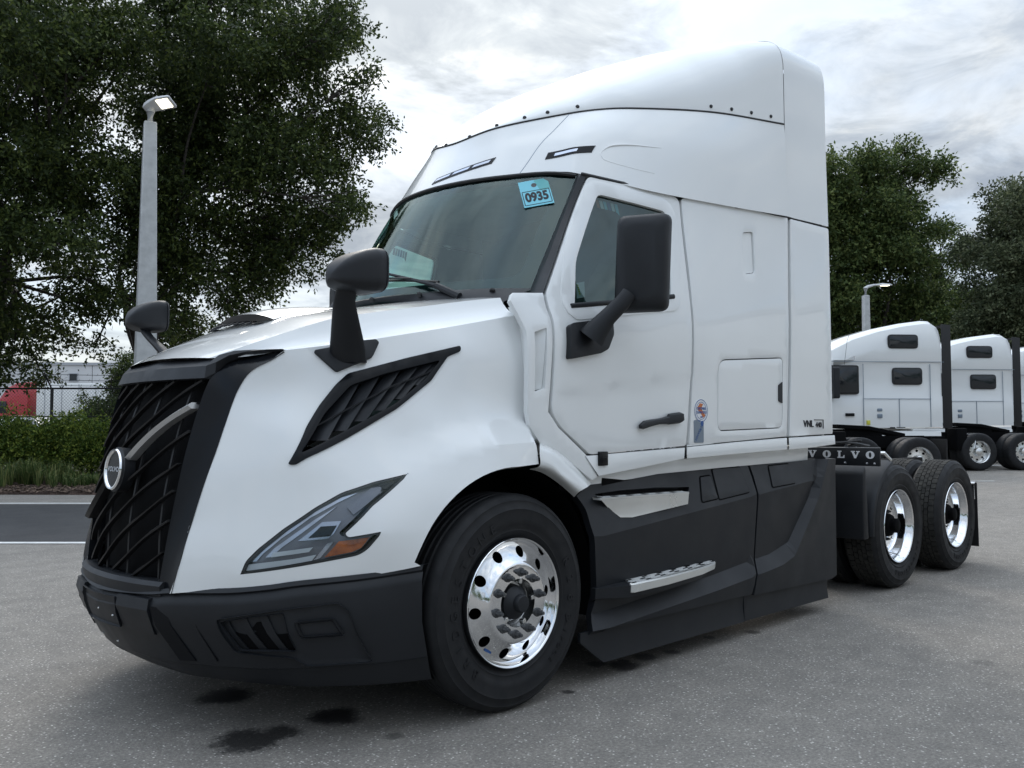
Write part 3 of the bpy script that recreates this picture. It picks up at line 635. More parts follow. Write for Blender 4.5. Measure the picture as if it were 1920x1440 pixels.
# fog-light pocket
inl = near(empty('bumper_inlet', parent=TR))
io = rounded([(-0.7232, 0.5408), (-0.9202, 0.5845), (-1.07, 0.6087), (-1.093, 0.5743), (-1.127, 0.358), (-0.9766, 0.353), (-0.9454, 0.3899), (-0.765, 0.4091)], 0.012)
ii = rounded([(-0.7406, 0.5333), (-0.8477, 0.5574), (-0.9393, 0.5735), (-0.9603, 0.4176), (-0.8869, 0.4198), (-0.7864, 0.4172)], 0.008)
sheet(io, bmap(0.010), holes=[ii], step=0.03, thick=0.014).build('inlet_frame', M_PLAS, inl, bevel=0.004, bang=50)
sheet(ii, bmap(-0.055), step=0.05, thick=0).build('inlet_void', M_BLACK, inl)
sheet(ii, bmap(0.003), step=0.05, thick=0).build('inlet_mouth', M_BLACK, inl)
for a, b2, c_, d_ in (((-0.7406, 0.5333), (-0.7627, 0.5388), (-0.7864, 0.4172), (-0.8094, 0.4184)), ((-0.7977, 0.5424), (-0.8255, 0.55), (-0.8461, 0.4157), (-0.8764, 0.4173)), ((-0.8677, 0.5559), (-0.8926, 0.5629), (-0.9105, 0.4152), (-0.9352, 0.4152))):
    b = MB(); b.loft([[bump_pt(*lerp(a, c_, t), 0.0045), bump_pt(*lerp(b2, d_, t), 0.011), bump_pt(*lerp(b2, d_, t), 0.004), bump_pt(*lerp(a, c_, t), 0.0035)] for t in (0, 0.25, 0.5, 0.75, 1)])
    b.build('inlet_fin', M_PLAS, inl)
fo = rounded([(-0.9683, 0.5385), (-1.06, 0.548), (-1.083, 0.4779), (-0.9815, 0.472)], 0.01)
sheet(fo, bmap(0.020), holes=[inset(fo, 0.008)], step=0.03, thick=0.01).build('lamp_blank_rim', M_PLAS, inl, bevel=0.002)
sheet(inset(fo, 0.007), bmap(0.017), step=0.03, thick=0.005).build('lamp_blank', M_PLAS, inl)

# ---- wheel house
wh = MB(); ths = np.linspace(math.radians(195), math.radians(-15), 30)
wh.loft([[(0.64 * math.cos(t), y, 0.508 + 0.64 * math.sin(t)) for t in ths] for y in (-1.15, -0.65)], closed=False, cap=False)
wh.add([(0.7 * math.cos(t), -0.66, 0.508 + 0.7 * math.sin(t)) for t in ths], [tuple(range(30))])
near(wh.build('wheel_arch_liner', M_BLACK, TR))
und = MB(); und.box((-0.6, 0, 0.75), (0.9, 0.9, 0.7)); und.box((0.9, 0, 0.72), (2.0, 1.5, 0.7)); und.build('engine_tray', M_BLACK, TR)
fl = MB(); A0 = [(0.1628, -1.222, 1.233), (0.1363, -1.24, 1.146)]
rows = [[(0.2458, -1.15, 1.251), (0.3634, -1.15, 1.217), (0.5019, -1.15, 1.143), (0.6579, -1.14, 1.031)], [(0.1745, -1.218, 1.238), (0.274, -1.225, 1.205), (0.3925, -1.225, 1.132), (0.5481, -1.215, 1.028)], [(0.1492, -1.242, 1.202), (0.2336, -1.248, 1.169), (0.3426, -1.248, 1.093), (0.5001, -1.238, 1.021)], [(0.147, -1.244, 1.143), (0.2236, -1.25, 1.123), (0.3087, -1.25, 1.073), (0.4398, -1.24, 1.002)], [(0.14, -1.18, 1.125), (0.24, -1.18, 1.10), (0.36, -1.18, 1.04), (0.47, -1.18, 0.97)]]
add_grid(fl, patch(rows, 4, 5)); near(fl.build('fender_flare', M_WHITE, TR, smooth=40))
fb = MB(); fb.add([(0.4456, -1.235, 1.002), (0.5523, -1.215, 1.028), (0.5106, -1.2, 0.9802), (0.4689, -1.2, 0.95)], [(0, 1, 2, 3)])

# ---- cowl panel between bonnet and door
co = [(0.1604, 1.801), (0.1451, 1.848), (0.1057, 1.96), (0.1298, 1.999), (0.3294, 2.018), (0.3214, 1.937), (0.326, 1.872), (0.3131, 1.734), (0.2955, 1.545), (0.2788, 1.405), (0.348, 1.326), (0.5555, 1.184), (0.6499, 1.07), (0.6082, 1.052), (0.436, 1.151), (0.3192, 1.219), (0.2243, 1.247), (0.1585, 1.331), (0.1429, 1.409)]
cp = rounded([(0.2073, 1.803), (0.2858, 1.83), (0.2593, 1.522), (0.1927, 1.5)], 0.008)
cw = near(sheet(co, yfn(cab_w, -1, -0.004), holes=[cp], step=0.04, thick=0.03).build('cowl_panel', M_WHITE, TR, bevel=0.004, bang=55))
_cx = sorted(p[0] for p in cp); sheet(cp, lambda A: np.c_[A[:, 0], -cab_w(A[:, 0], A[:, 1]) + 0.012 + 0.055 * (_cx[-1] - A[:, 0]) / (_cx[-1] - _cx[0]), A[:, 1]], step=0.03, thick=0).build('cowl_pocket', M_WHITE, cw)
jn = MB()                                                # gap filler behind the bonnet seam
add_grid(jn, np.array([[on(hood_w, p, -0.03) for p in ((0.1793, 1.939), (0.2075, 1.838), (0.1922, 1.598), (0.1844, 1.384), (0.1372, 1.266))], [on(cab_w, p, -0.03) for p in ((0.1602, 1.929), (0.1779, 1.829), (0.1755, 1.594), (0.1693, 1.383), (0.217, 1.265))]]))
near(jn.build('bonnet_seal', M_WHITE, TR))
# ---- door
do = rounded([(0.3471, 2.019), (0.8772, 2.766), (1.54, 2.733), (1.514, 2.296), (1.501, 2.032), (1.485, 1.647), (1.448, 1.377), (1.425, 1.218), (0.5844, 1.186), (0.3632, 1.328), (0.2971, 1.406), (0.3135, 1.545), (0.3275, 1.735), (0.3414, 1.873), (0.338, 1.944)], [0.01, 0.03, 0.05, 0, 0, 0, 0, 0.02, 0.02, 0.04, 0.05, 0, 0, 0.06, 0.04])
dwin = rounded([(0.5192, 1.974), (0.6099, 2.222), (0.9155, 2.664), (1.402, 2.625), (1.382, 2.379), (1.323, 2.092)], [0.01, 0.05, 0.035, 0.03, 0.1, 0.01])
belt = [(0.3524, 1.883), (0.8052, 1.946), (1.492, 2.037)]
door = near(sheet(do, yfn(cab_w), holes=[dwin], lines=[[(0.331, 1.506), (0.7708, 1.56), (1.437, 1.642)]], step=0.05, thick=0.035).build('door', M_WHITE, TR, bevel=0.004, bang=55))
sheet(inset(dwin, -0.012), yfn(cab_w, -1, -0.016), holes=[inset(dwin, 0.006)], step=0.04, thick=0.01).build('window_seal', M_SEAL, door)
sheet(inset(dwin, -0.004), yfn(cab_w, -1, -0.013), step=0.06, thick=0).build('window_glass', M_SIDEGL, door)
ws = MB(); ws.tube([on(cab_w, (0.4881, 1.96), 0.006), on(cab_w, (0.8249, 2.011), 0.008), on(cab_w, (1.348, 2.095), 0.008)], 0.014, 8, sx=0.5); ws.build('waist_seal', M_PLAS, door)
# raised frame round the window
sheet(inset(dwin, -0.085), yfn(cab_w, -1, 0.005), holes=[inset(dwin, 0.0)], step=0.05, thick=0.006).build('window_surround', M_WHITE, door, smooth=60, bevel=0.004, bang=50)
# stickers in the window
lb = MB(); sheet([(0.5982, 2.1), (0.665, 2.116), (0.6397, 2.027), (0.5769, 2.012)], yfn(cab_w, -1, -0.024), step=0.05, thick=0, mb=lb); lb.build('window_label', M_WPRINT, door)
L0, L1 = (0.6001, 2.094), (0.6105, 2.033)
for i in range(5):
    z1 = L0[1] + (L1[1] - L0[1]) * i / 5; z0 = z1 + (L1[1] - L0[1]) / 7
    lb = MB(); sheet([(L0[0], z1), (L1[0], z1), (L1[0], z0), (L0[0], z0)], yfn(cab_w, -1, -0.022), step=0.05, thick=0, mb=lb); lb.build('label_stripe', M_YELLOW, door)
W0, W1 = (0.9147, 2.647), (1.073, 2.638)
for i, m in enumerate((M_ORANGE, M_WPRINT, M_TAG, M_BLUEPR, M_WPRINT, M_TAG)):
    x0 = W0[0] + (W1[0] - W0[0]) * i / 6; x1 = W0[0] + (W1[0] - W0[0]) * (i + 0.8) / 6; z0 = W0[1] + (W1[1] - W0[1]) * i / 6 - 0.012
    lb = MB(); sheet([(x0, z0), (x1, z0), (x1, z0 - 0.05 - (0.02 if i == 5 else 0)), (x0, z0 - 0.05)], yfn(cab_w, -1, -0.024), step=0.05, thick=0, mb=lb); lb.build('window_label', m, door)
# door handle in its scoop
hs = MB(); sheet(rounded([(0.9864, 1.331), (1.069, 1.387), (1.221, 1.434), (1.347, 1.442), (1.354, 1.355), (1.193, 1.321), (0.9999, 1.301)], 0.02), yfn(cab_w, -1, 0.001), step=0.03, thick=0.0, mb=hs)
hd_ = MB()
hd_.loft([[on(cab_w, (p[0], p[1] + h), 0.012), on(cab_w, (p[0], p[1] + h * 0.7), 0.034), on(cab_w, (p[0], p[1] - h * 0.7), 0.036), on(cab_w, (p[0], p[1] - h), 0.012)] for p, h in (((0.9723, 1.331), 0.010), ((1.01, 1.339), 0.024), ((1.077, 1.351), 0.021), ((1.155, 1.361), 0.018), ((1.228, 1.367), 0.024), ((1.238, 1.373), 0.032), ((1.345, 1.383), 0.034), ((1.365, 1.386), 0.026))])
hd_.build('door_handle', M_PLAS, door, smooth=30, bevel=0.003)
# door mirror
dm = near(empty('door_mirror', parent=TR))
base = rounded([(0.4192, 1.851), (0.4466, 1.865), (0.7566, 1.916), (0.7481, 1.824), (0.6965, 1.743), (0.6343, 1.717), (0.3957, 1.673)], 0.015)
sheet(base, yfn(cab_w, -1, 0.035), step=0.05, thick=0.034).build('mirror_base', M_PLAS, dm, bevel=0.006, bang=50)
ar = MB(); ar.tube([(0.5304, -1.245, 1.788), (0.5435, -1.27, 1.825), (0.578, -1.32, 1.896), (0.6258, -1.38, 1.972), (0.6537, -1.4, 2.017)], [0.075, 0.062, 0.046, 0.042, 0.04], 12, sx=0.7); ar.build('mirror_arm', M_PLAS, dm)
ctr = Vector((0.755, -1.41, 2.185)); ax = Vector((0.12, -0.25, 0.0)).normalized(); nf = Vector((-ax.y, ax.x, 0)); nf = nf if nf.x < 0 else -nf
def rrect(w_, h_, r_, n=5):
    return rounded([(-w_, -h_), (w_, -h_), (w_, h_), (-w_, h_)], r_, n)
mh = MB(); rings = []
for d, sw, shh, r_ in ((-0.075, 0.125, 0.238, 0.03), (-0.06, 0.136, 0.250, 0.045), (-0.02, 0.143, 0.257, 0.05), (0.03, 0.136, 0.250, 0.05), (0.055, 0.116, 0.23, 0.055), (0.066, 0.08, 0.19, 0.06)):
    rings.append([ctr + ax * (a + 0.012 * (b / 0.28)) + Vector((0, 0, b)) + nf * d for a, b in rrect(sw, shh, r_)])
mh.loft(rings); mh.build('mirror_housing', M_PLAS, dm, smooth=60)
mg = MB(); mg.add([ctr + ax * a * 0.93 + Vector((0, 0, b)) - nf * 0.0755 for a, b in rrect(0.12, 0.232, 0.03)], [tuple(range(len(rrect(0.12, 0.232, 0.03))))]); mg.build('mirror_glass', M_CHROME, dm)
# bonnet mirror
bm_ = near(empty('bonnet_mirror', parent=TR))
base = rounded([(-0.8415, 1.67), (-0.7792, 1.684), (-0.6597, 1.719), (-0.5628, 1.733), (-0.552, 1.718), (-0.5962, 1.651), (-0.7652, 1.577)], 0.012)
sheet(base, yfn(hood_w, -1, 0.022), step=0.05, thick=0.024).build('mirror_base', M_PLAS, bm_, bevel=0.006, bang=50)
ar = MB(); ax_w, ax_t = Vector((-0.75, 0.62, 0)).normalized(), Vector((0.62, 0.75, 0)).normalized()
pp = cr([(-0.6923, -0.852, 1.619), (-0.725, -0.895, 1.698), (-0.7746, -0.955, 1.784), (-0.8278, -1.025, 1.866), (-0.8425, -1.07, 1.921)], 4); ww = np.interp(np.linspace(0, 1, len(pp)), (0, 0.25, 0.5, 0.75, 1), (0.086, 0.076, 0.061, 0.046, 0.044))
ar.loft([[Vector(p) + ax_w * (w_ * math.cos(a)) + ax_t * (w_ * 0.5 * math.sin(a)) for a in np.linspace(0, 2 * math.pi, 17)[:-1]] for p, w_ in zip(pp, ww)]); ar.build('mirror_arm', M_PLAS, bm_)
mh = MB(); hc = Vector((-0.735, -1.09, 1.992)); rings = []
for d, sw, sh_, dz, dy in ((0.012, 0.126, 0.093, 0, 0), (0.0, 0.134, 0.10, 0, 0), (-0.004, 0.129, 0.096, 0, 0), (-0.008, 0.135, 0.101, 0, 0), (-0.05, 0.136, 0.101, -0.002, 0), (-0.10, 0.128, 0.093, -0.008, 0.002), (-0.15, 0.112, 0.077, -0.016, 0.004), (-0.19, 0.088, 0.055, -0.025, 0.008), (-0.215, 0.05, 0.03, -0.033, 0.012), (-0.222, 0.015, 0.01, -0.036, 0.014)):
    rings.append([hc + Vector((d * 0.9, a + dy, b + dz)) for a, b in rrect(sw * 0.88, sh_ * 0.92, min(sw, sh_) * 0.55, 6)])
mh.loft(rings); mh.build('mirror_housing', M_PLAS, bm_, smooth=60)
mg = MB(); mg.add([hc + Vector((0.0135, a, b)) for a, b in rrect(0.105, 0.072, 0.045)], [tuple(range(len(rrect(0.105, 0.072, 0.045))))]); mg.build('mirror_glass', M_CHROME, bm_)

# ---- sleeper side
so = rounded([(1.558, 2.736), (2.717, 2.788), (2.664, 2.213), (2.639, 1.695), (2.606, 1.264), (1.457, 1.22), (1.475, 1.378), (1.507, 1.648), (1.523, 2.034), (1.539, 2.299)], [0.03, 0.01, 0, 0, 0.01, 0.02, 0, 0, 0, 0])
lo_ = rounded([(1.754, 1.301), (1.765, 1.744), (2.568, 1.801), (2.549, 1.319)], [0.06, 0.09, 0.05, 0.06], 7)
vp = rounded([(2.135, 2.598), (2.267, 2.625), (2.257, 2.343), (2.128, 2.321)], 0.03)
slp = near(sheet(so, yfn(cab_w), holes=[lo_, vp], step=0.06, thick=0.03).build('sleeper_panel', M_WHITE, TR, bevel=0.004, bang=55))
lk = sheet(inset(lo_, 0.007), yfn(cab_w, -1, -0.001), step=0.06, thick=0.02).build('locker_door', M_WHITE, slp, bevel=0.005, bang=55)
sheet(rounded([(2.499, 1.61), (2.55, 1.633), (2.546, 1.488), (2.496, 1.502)], 0.004), yfn(cab_w, -1, 0.006), step=0.05, thick=0.006).build('locker_latch', M_PLAS, lk)
sheet(inset(lo_, -0.02), yfn(cab_w, -1, -0.03), step=0.08, thick=0).build('locker_seal', M_SEAL, slp)
sheet(inset(vp, 0.004), yfn(cab_w, -1, -0.012), step=0.06, thick=0.004).build('vent_plate', M_WHITE, slp)
sheet(inset(vp, -0.01), yfn(cab_w, -1, -0.028), step=0.08, thick=0).build('vent_seal', M_SEAL, slp)
# stickers
def side_frame(p, out):
    o = on(cab_w, p, out); e = 0.02; dx = on(cab_w, (p[0] + e, p[1]), out) - o; dz = on(cab_w, (p[0], p[1] + e), out) - o; return frame_mat(o, dx, dz)
def flat_on(name, M, poly, m, parent, th=0.0008):
    mb = MB(); mb.prism(poly, lambda a, b: (a, b, th), lambda a, b: (a, b, -0.002)); o = mb.build(name, m, parent, smooth=30); o.matrix_local = M; return o
circ = lambda r, n=36: [(r * math.cos(2 * math.pi * i / n), r * math.sin(2 * math.pi * i / n)) for i in range(n)]
S1 = side_frame((1.58, 1.426), 0.0015)
st = flat_on('idle_sticker', S1, circ(0.070), M_WPRINT, slp)
def ringm(r0, r1, n=40):
    mb = MB(); mb.add([(r * math.cos(2 * math.pi * i / n), r * math.sin(2 * math.pi * i / n), 0) for r in (r0, r1) for i in range(n)], [(i, (i + 1) % n, n + (i + 1) % n, n + i) for i in range(n)]); return mb
for r0, r1 in ((0.064, 0.068), (0.050, 0.053)):
    o = ringm(r0, r1).build('sticker_ring', M_BLUEPR, slp); o.matrix_local = S1 @ Matrix.Translation((0, 0, 0.0016))
flat_on('sticker_map', S1 @ Matrix.Translation((0, 0, 0.0012)), [(-0.038, 0.02), (-0.012, 0.045), (0.02, 0.04), (0.0, 0.012), (0.025, -0.01), (0.042, -0.03), (0.02, -0.042), (-0.008, -0.012), (-0.03, 0.0)], M_ORANGE, slp, 0.0004)
text('sticker_lettering', 'CERTIFIED', 0.020, S1 @ Matrix.Translation((0, 0.012, 0.0026)), M_BLUEPR, slp, 0.0002, bold=0.0006)
text('sticker_lettering', 'CLEAN IDLE', 0.020, S1 @ Matrix.Translation((0, -0.010, 0.0026)), M_BLUEPR, slp, 0.0002, bold=0.0006)
text('sticker_lettering', 'ARB', 0.013, S1 @ Matrix.Translation((0, -0.038, 0.0026)), M_BLUEPR, slp, 0.0002, bold=0.0004)
S2 = side_frame((1.555, 1.302), 0.0015)
flat_on('grey_sticker', S2, rounded([(-0.05, -0.068), (0.05, -0.068), (0.05, 0.068), (-0.05, 0.068)], 0.012), M_GREYPL, slp)
text('sticker_lettering', 'LOVVOLTS', 0.024, S2 @ Matrix.Translation((0.002, -0.006, 0.0018)) @ Matrix.Rotation(math.radians(52), 4, 'Z'), M_BLUEPR, slp, 0.0002, bold=0.0004)
flat_on('sticker_map', S2 @ Matrix.Translation((0.034, 0.048, 0.001)), circ(0.016, 12), M_BLUEPR, slp, 0.0004)
# ---- rear extender, lower and upper
eo = rounded([(2.744, 2.785), (XR, (3.268, 2.795)[1]), (XR, (3.269, 1.278)[1]), (2.636, 1.264), (2.669, 1.696), (2.694, 2.216)], [0.01, 0.02, 0.01, 0.01, 0, 0])
ex = near(sheet(eo, yfn(cab_w, -1, 0.004), step=0.08, thick=0.035).build('side_extender', M_WHITE, TR, bevel=0.005, bang=55))
SB = side_frame((2.982, 1.348), 0.006)
text('model_badge', 'VNL', 0.066, SB @ Matrix.Translation((-0.075, 0.0, 0)), M_PLAS, ex, 0.003, sx=1.15, bold=0.001)
text('model_badge', '440', 0.052, SB @ Matrix.Translation((0.075, -0.007, 0)), M_PLAS, ex, 0.003, sx=1.15, bold=0.0005)
mbx = MB(); mbx.box((0.075, 0.030, 0), (0.13, 0.005, 0.006)); mbx.box((0.142, 0.0, 0), (0.006, 0.064, 0.006)); o = mbx.build('badge_line', M_PLAS, ex); o.matrix_local = SB
# ---- sills under door and sleeper
def band(us_top, us_bot, out0, out1, name, m=M_WHITE, th=0.03):
    a = [on(cab_w, p, out0) for p in us_top]; b = [on(cab_w, p, out1) for p in us_bot]
    mb = MB(); k = len(a); top_in = [p + Vector((0, 0.05, 0)) for p in a]; bot_in = [p + Vector((0, 0.05, 0)) for p in b]
    add_grid(mb, np.array([top_in, a, b, bot_in])); return mb.build(name, m, TR, smooth=30, bevel=0.004, bang=30)
near(band([(0.5474, 1.179), (0.952, 1.193), (1.415, 1.208)], [(0.6499, 1.07), (0.9994, 1.103), (1.405, 1.143)], 0.0, 0.004, 'door_sill'))
near(band([(1.436, 1.21), (1.965, 1.233), (2.599, 1.254)], [(1.421, 1.143), (1.966, 1.159), (2.593, 1.174)], 0.006, 0.012, 'cab_sill'))
near(band([(2.621, 1.253), (2.949, 1.261), (3.294, 1.266)], [(2.615, 1.173), (2.949, 1.182), (3.294, 1.2)], 0.008, 0.014, 'extender_sill'))
near(band([(0.6499, 1.07), (1.242, 1.126), (1.904, 1.164), (3.028, 1.196)], [(0.6512, 1.008), (1.243, 1.056), (1.905, 1.071), (3.028, 1.086)], -0.06, -0.065, 'inner_sill'))
lt = MB(); c = on(cab_w, (0.678, 1.162), 0.004); lt.box(c, (0.07, 0.02, 0.075)); near(lt.build('step_light', M_GLOSSBK, TR, bevel=0.004))

# ---- roof: lower band, cap and rear fairing
R0 = [(0.47, 0, 2.80), (0.56, -0.42, 2.805), (0.79, -0.745, 2.815), (0.90, -0.89, 2.79), (1.3, -1.068, 2.735), (1.95, -1.172, 2.745), (2.68, -1.217, 2.79)]
R1 = [(0.58, 0, 2.965), (0.66, -0.37, 2.985), (0.865, -0.67, 3.01), (0.99, -0.835, 3.01), (1.345, -1.015, 3.02), (1.94, -1.145, 3.065), (2.68, -1.21, 3.1)]
R1b = [(0.635, 0, 3.05), (0.71, -0.335, 3.08), (0.93, -0.625, 3.13), (1.08, -0.80, 3.145), (1.385, -0.965, 3.175), (1.965, -1.115, 3.24), (2.68, -1.207, 3.28)]
R2 = [(0.684, 0, 3.131), (0.75, -0.30, 3.17), (0.99, -0.59, 3.236), (1.21, -0.73, 3.293), (1.425, -0.90, 3.312), (1.99, -1.075, 3.385), (2.68, -1.197, 3.445)]
R3 = [(0.84, 0, 3.30), (0.98, -0.28, 3.37), (1.2, -0.50, 3.43), (1.38, -0.63, 3.49), (1.57, -0.82, 3.55), (2.03, -1.035, 3.67), (2.68, -1.187, 3.77)]
R4 = [(1.03, 0, 3.455), (1.14, -0.29, 3.505), (1.34, -0.47, 3.57), (1.53, -0.58, 3.64), (1.77, -0.74, 3.77), (2.10, -0.955, 3.905), (2.68, -1.158, 4.035)]
R5 = [(1.27, 0, 3.59), (1.40, -0.22, 3.655), (1.58, -0.33, 3.725), (1.77, -0.42, 3.805), (1.97, -0.53, 3.91), (2.22, -0.66, 4.025), (2.68, -0.86, 4.105)]
R6 = [(1.55, 0, 3.73), (1.75, 0, 3.855), (1.95, 0, 3.945), (2.12, 0, 3.985), (2.28, 0, 4.03), (2.45, 0, 4.075), (2.68, 0, 4.115)]
DOME_N = (1.5, 1.95, 2.7, 4.0, 8.0)
def mirp(r): return [(x, -y, z) for x, y, z in r]
def quarter(rows, mirror_last):
    c = np.array(rows, float)
    ext0 = c[:, 1:2] * np.array([1, -1, 1])
    c = np.concatenate([ext0, c], 1)
    if mirror_last:
        last = np.array([[p[0], -p[1], p[2]] for p in rows[-2]]); l0 = np.array([[rows[-2][1][0], 0, rows[-2][1][2]]]); last = np.concatenate([last[1:2] * np.array([1, -1, 1]), last], 0)[None]
        c = np.concatenate([c, last], 0)
    return c
bandc = quarter([R0, R1, R1b, R2], False); gband = patch(bandc, 5, 8, pv=(True, False))
rb = MB(); add_grid(rb, gband)
inn = np.stack([gband[0], gband[0] * np.array([1, 0.945, 1]) + np.array([0.035, 0, 0.018])]); add_grid(rb, inn)
roof_band = rb.build('roof_band', M_WHITE, TR, mirror=True, smooth=50)
e2 = gband[-1]                                           # the joint line: centre front to the rear
cz = cr([(0.684, 3.131), (0.74, 3.205), (0.84, 3.30), (0.98, 3.42), (1.21, 3.565), (1.47, 3.705), (1.75, 3.85), (2.05, 3.975), (2.35, 4.06), (2.68, 4.115)], 8)
tt = np.linspace(0, 1, 46) ** 1.6; xd = 0.684 + (2.68 - 0.684) * tt; phs = np.linspace(0, 1, 25)
gcap = np.zeros((len(phs), len(xd), 3))
for k, x in enumerate(xd):
    yd = np.interp(x, e2[:, 0], -e2[:, 1]); zd = np.interp(x, e2[:, 0], e2[:, 2]); zt = max(np.interp(x, cz[:, 0], cz[:, 1]), zd + 1e-4)
    n = float(np.interp(x, (0.684, 1.3, 1.9, 2.3, 2.68), DOME_N))
    for q, ph in enumerate(phs):
        a = (ph ** 0.9) * math.pi / 2; c_, s_ = max(0.0, math.cos(a)), max(0.0, math.sin(a)); gcap[q, k] = (x, -yd * c_ ** (2 / n), zd + 0.004 + (zt - zd) * s_ ** (2 / n))
gcap[-1, :, 1] = 0
rc = MB(); add_grid(rc, gcap)
# dome fullness from nose to rear
roof_cap = rc.build('roof_fairing', M_WHITE, TR, mirror=True, smooth=60)
# black seal line between band and cap, and its fasteners
sl = MB(); e = gband[-1]; sl.tube([tuple(p + np.array([0, 0, 0.001])) for p in e], 0.0065, 6); near(sl.build('roof_seal', M_SEAL, roof_cap)); MIRROR_ME.pop()
slf = MB(); slf.tube([(p[0], -p[1], p[2] + 0.001) for p in e], 0.0065, 6); slf.build('roof_seal', M_SEAL, roof_cap)
for u in (0.06, 0.13, 0.20, 0.265, 0.33, 0.70, 0.78, 0.86, 0.94):
    p0 = arc_sample(e2, np.array([u]))[0]; k = int(np.argmin(np.abs(xd - p0[0]))); col = gcap[:, k]; dd = np.r_[0, np.cumsum(np.linalg.norm(np.diff(col, axis=0), axis=1))]
    p = np.array([np.interp(0.035, dd, col[:, i]) for i in range(3)]); k2 = min(k + 1, len(xd) - 1); tx_ = gcap[2, k2] - gcap[2, k2 - 1]; ty_ = col[3] - col[1]; nn = Vector(np.cross(tx_, ty_)).normalized(); nn = nn if nn.y < 0 else -nn
    for s in (1, -1):
        b = MB(); b.lathe([(0.0, 0.008), (0.010, 0.007), (0.013, 0.0)], n=10); o = b.build('roof_stud', M_SEAL, roof_cap)
        o.matrix_local = Matrix.Translation((p[0], p[1] * s, p[2])) @ Vector((nn.x, nn.y * s, nn.z)).to_track_quat('-Y', 'Z').to_matrix().to_4x4()
# upper rear extender
up = MB(); sec = []; last = gcap[:, -1]
for x, dz in ((2.695, 0.004), (2.9, 0.018), (3.1, 0.026), (XR, 0.028)):
    zl_ = 2.795 + (x - 2.7) * 0.03
    ring = [(x, -float(cab_w(x, z)) - 0.004, z) for z in np.linspace(zl_, 3.43, 9)]
    wr = float(cab_w(x, 3.445)) / abs(last[0, 1]); ring += [(x, p[1] * wr - 0.004 * (1 if p[1] < -0.01 else 0), p[2] + dz * (p[2] - 3.44) / 0.67) for p in last[1:]]
    sec.append(ring)
add_grid(up, np.array(sec))
rear_in = [(p[0], p[1] + 0.05 if p[1] < -0.05 else p[1], p[2] - (0.04 if p[2] > 4.0 else 0)) for p in sec[-1]]; add_grid(up, np.array([sec[-1], rear_in]))
up.build('roof_extender', M_WHITE, TR, mirror=True, smooth=45)
sm = MB(); sm.tube([tuple(p) for p in np.array(sec[0])[:26] + np.array([-0.006, 0.006, -0.002])], 0.006, 5); near(sm.build('fairing_seal', M_SEAL, TR))
bw = MB(); bw.add([(3.22, -1.18, 1.2), (3.22, 1.18, 1.2), (3.22, 1.18, 3.9), (3.22, 0.9, 4.05), (3.22, -0.9, 4.05), (3.22, -1.18, 3.9)], [(0, 1, 2, 3, 4, 5)]); bw.box((2.95, 0, 2.4), (0.1, 2.2, 2.4)); bw.build('cab_back_wall', M_WHITE, TR)
rgap = MB(); rgap.tube([on(cab_w, (0.8387, 2.776), -0.006), on(cab_w, (1.16, 2.759), -0.006), on(cab_w, (1.55, 2.746), -0.006), on(cab_w, (2.088, 2.762), -0.006), on(cab_w, (2.725, 2.797), -0.006), (XR - 0.02, -1.21, (3.269, 2.801)[1])], 0.011, 6); near(rgap.build('roof_gasket', M_SEAL, TR))
# marker lights
def on_grid(gd, a, b):
    i = min(gd.shape[0] - 2, int(a)); j = min(gd.shape[1] - 2, int(b)); s, t = a - i, b - j
    return (gd[i, j] * (1 - s) + gd[i + 1, j] * s) * (1 - t) + (gd[i, j + 1] * (1 - s) + gd[i + 1, j + 1] * s) * t
gn = np.zeros_like(gband); du = np.gradient(gband, axis=0); dv = np.gradient(gband, axis=1); gn = np.cross(du, dv); gn /= np.linalg.norm(gn, axis=2)[..., None]
if gn[5, 3, 0] > 0: gn = -gn
def lamp_strip(name, a0, a1, b0, b1, out, m, parent, sgn=1, skew=0.0, th=0.004, sl=0.0):
    """a patch of the roof band (grid coordinates) lifted off it"""
    mb = MB(); rows = []
    for s in np.linspace(0, 1, 4):
        rows.append([on_grid(gband, a0 + (a1 - a0) * s + sl * t, b0 + (b1 - b0) * t + skew * s) + on_grid(gn, a0 + (a1 - a0) * s + sl * t, b0 + (b1 - b0) * t + skew * s) * out for t in np.linspace(0, 1, 17)])
    inn_ = [[p - 0.012 * on_grid(gn, a0, b0) for p in (rows[0] if k == 0 else rows[-1])] for k in (0, 1)]
    G = np.array([inn_[0]] + rows + [inn_[1]])
    if sgn < 0: G = G * np.array([1, -1, 1])
    add_grid(mb, G); return mb.build(name, m, parent, smooth=35)
def uv_of(p):
    d = ((gband - np.array(p)) ** 2).sum(2); return np.unravel_index(np.argmin(d), d.shape)
mk = empty('marker_light', parent=TR)
lamp_strip('marker_rim', 0.75, 1.85, 0.0, 8.2, 0.004, M_GLOSSBK, mk, skew=0.4, sl=1.75)
for k, (b0, b1) in enumerate(((0.35, 2.5), (2.95, 5.1), (5.6, 7.8))): lamp_strip('marker_lens', 1.05 + b0 * 0.21, 1.55 + b0 * 0.21, b0, b1, 0.006, M_LBAR, mk, skew=0.25, sl=0.47)
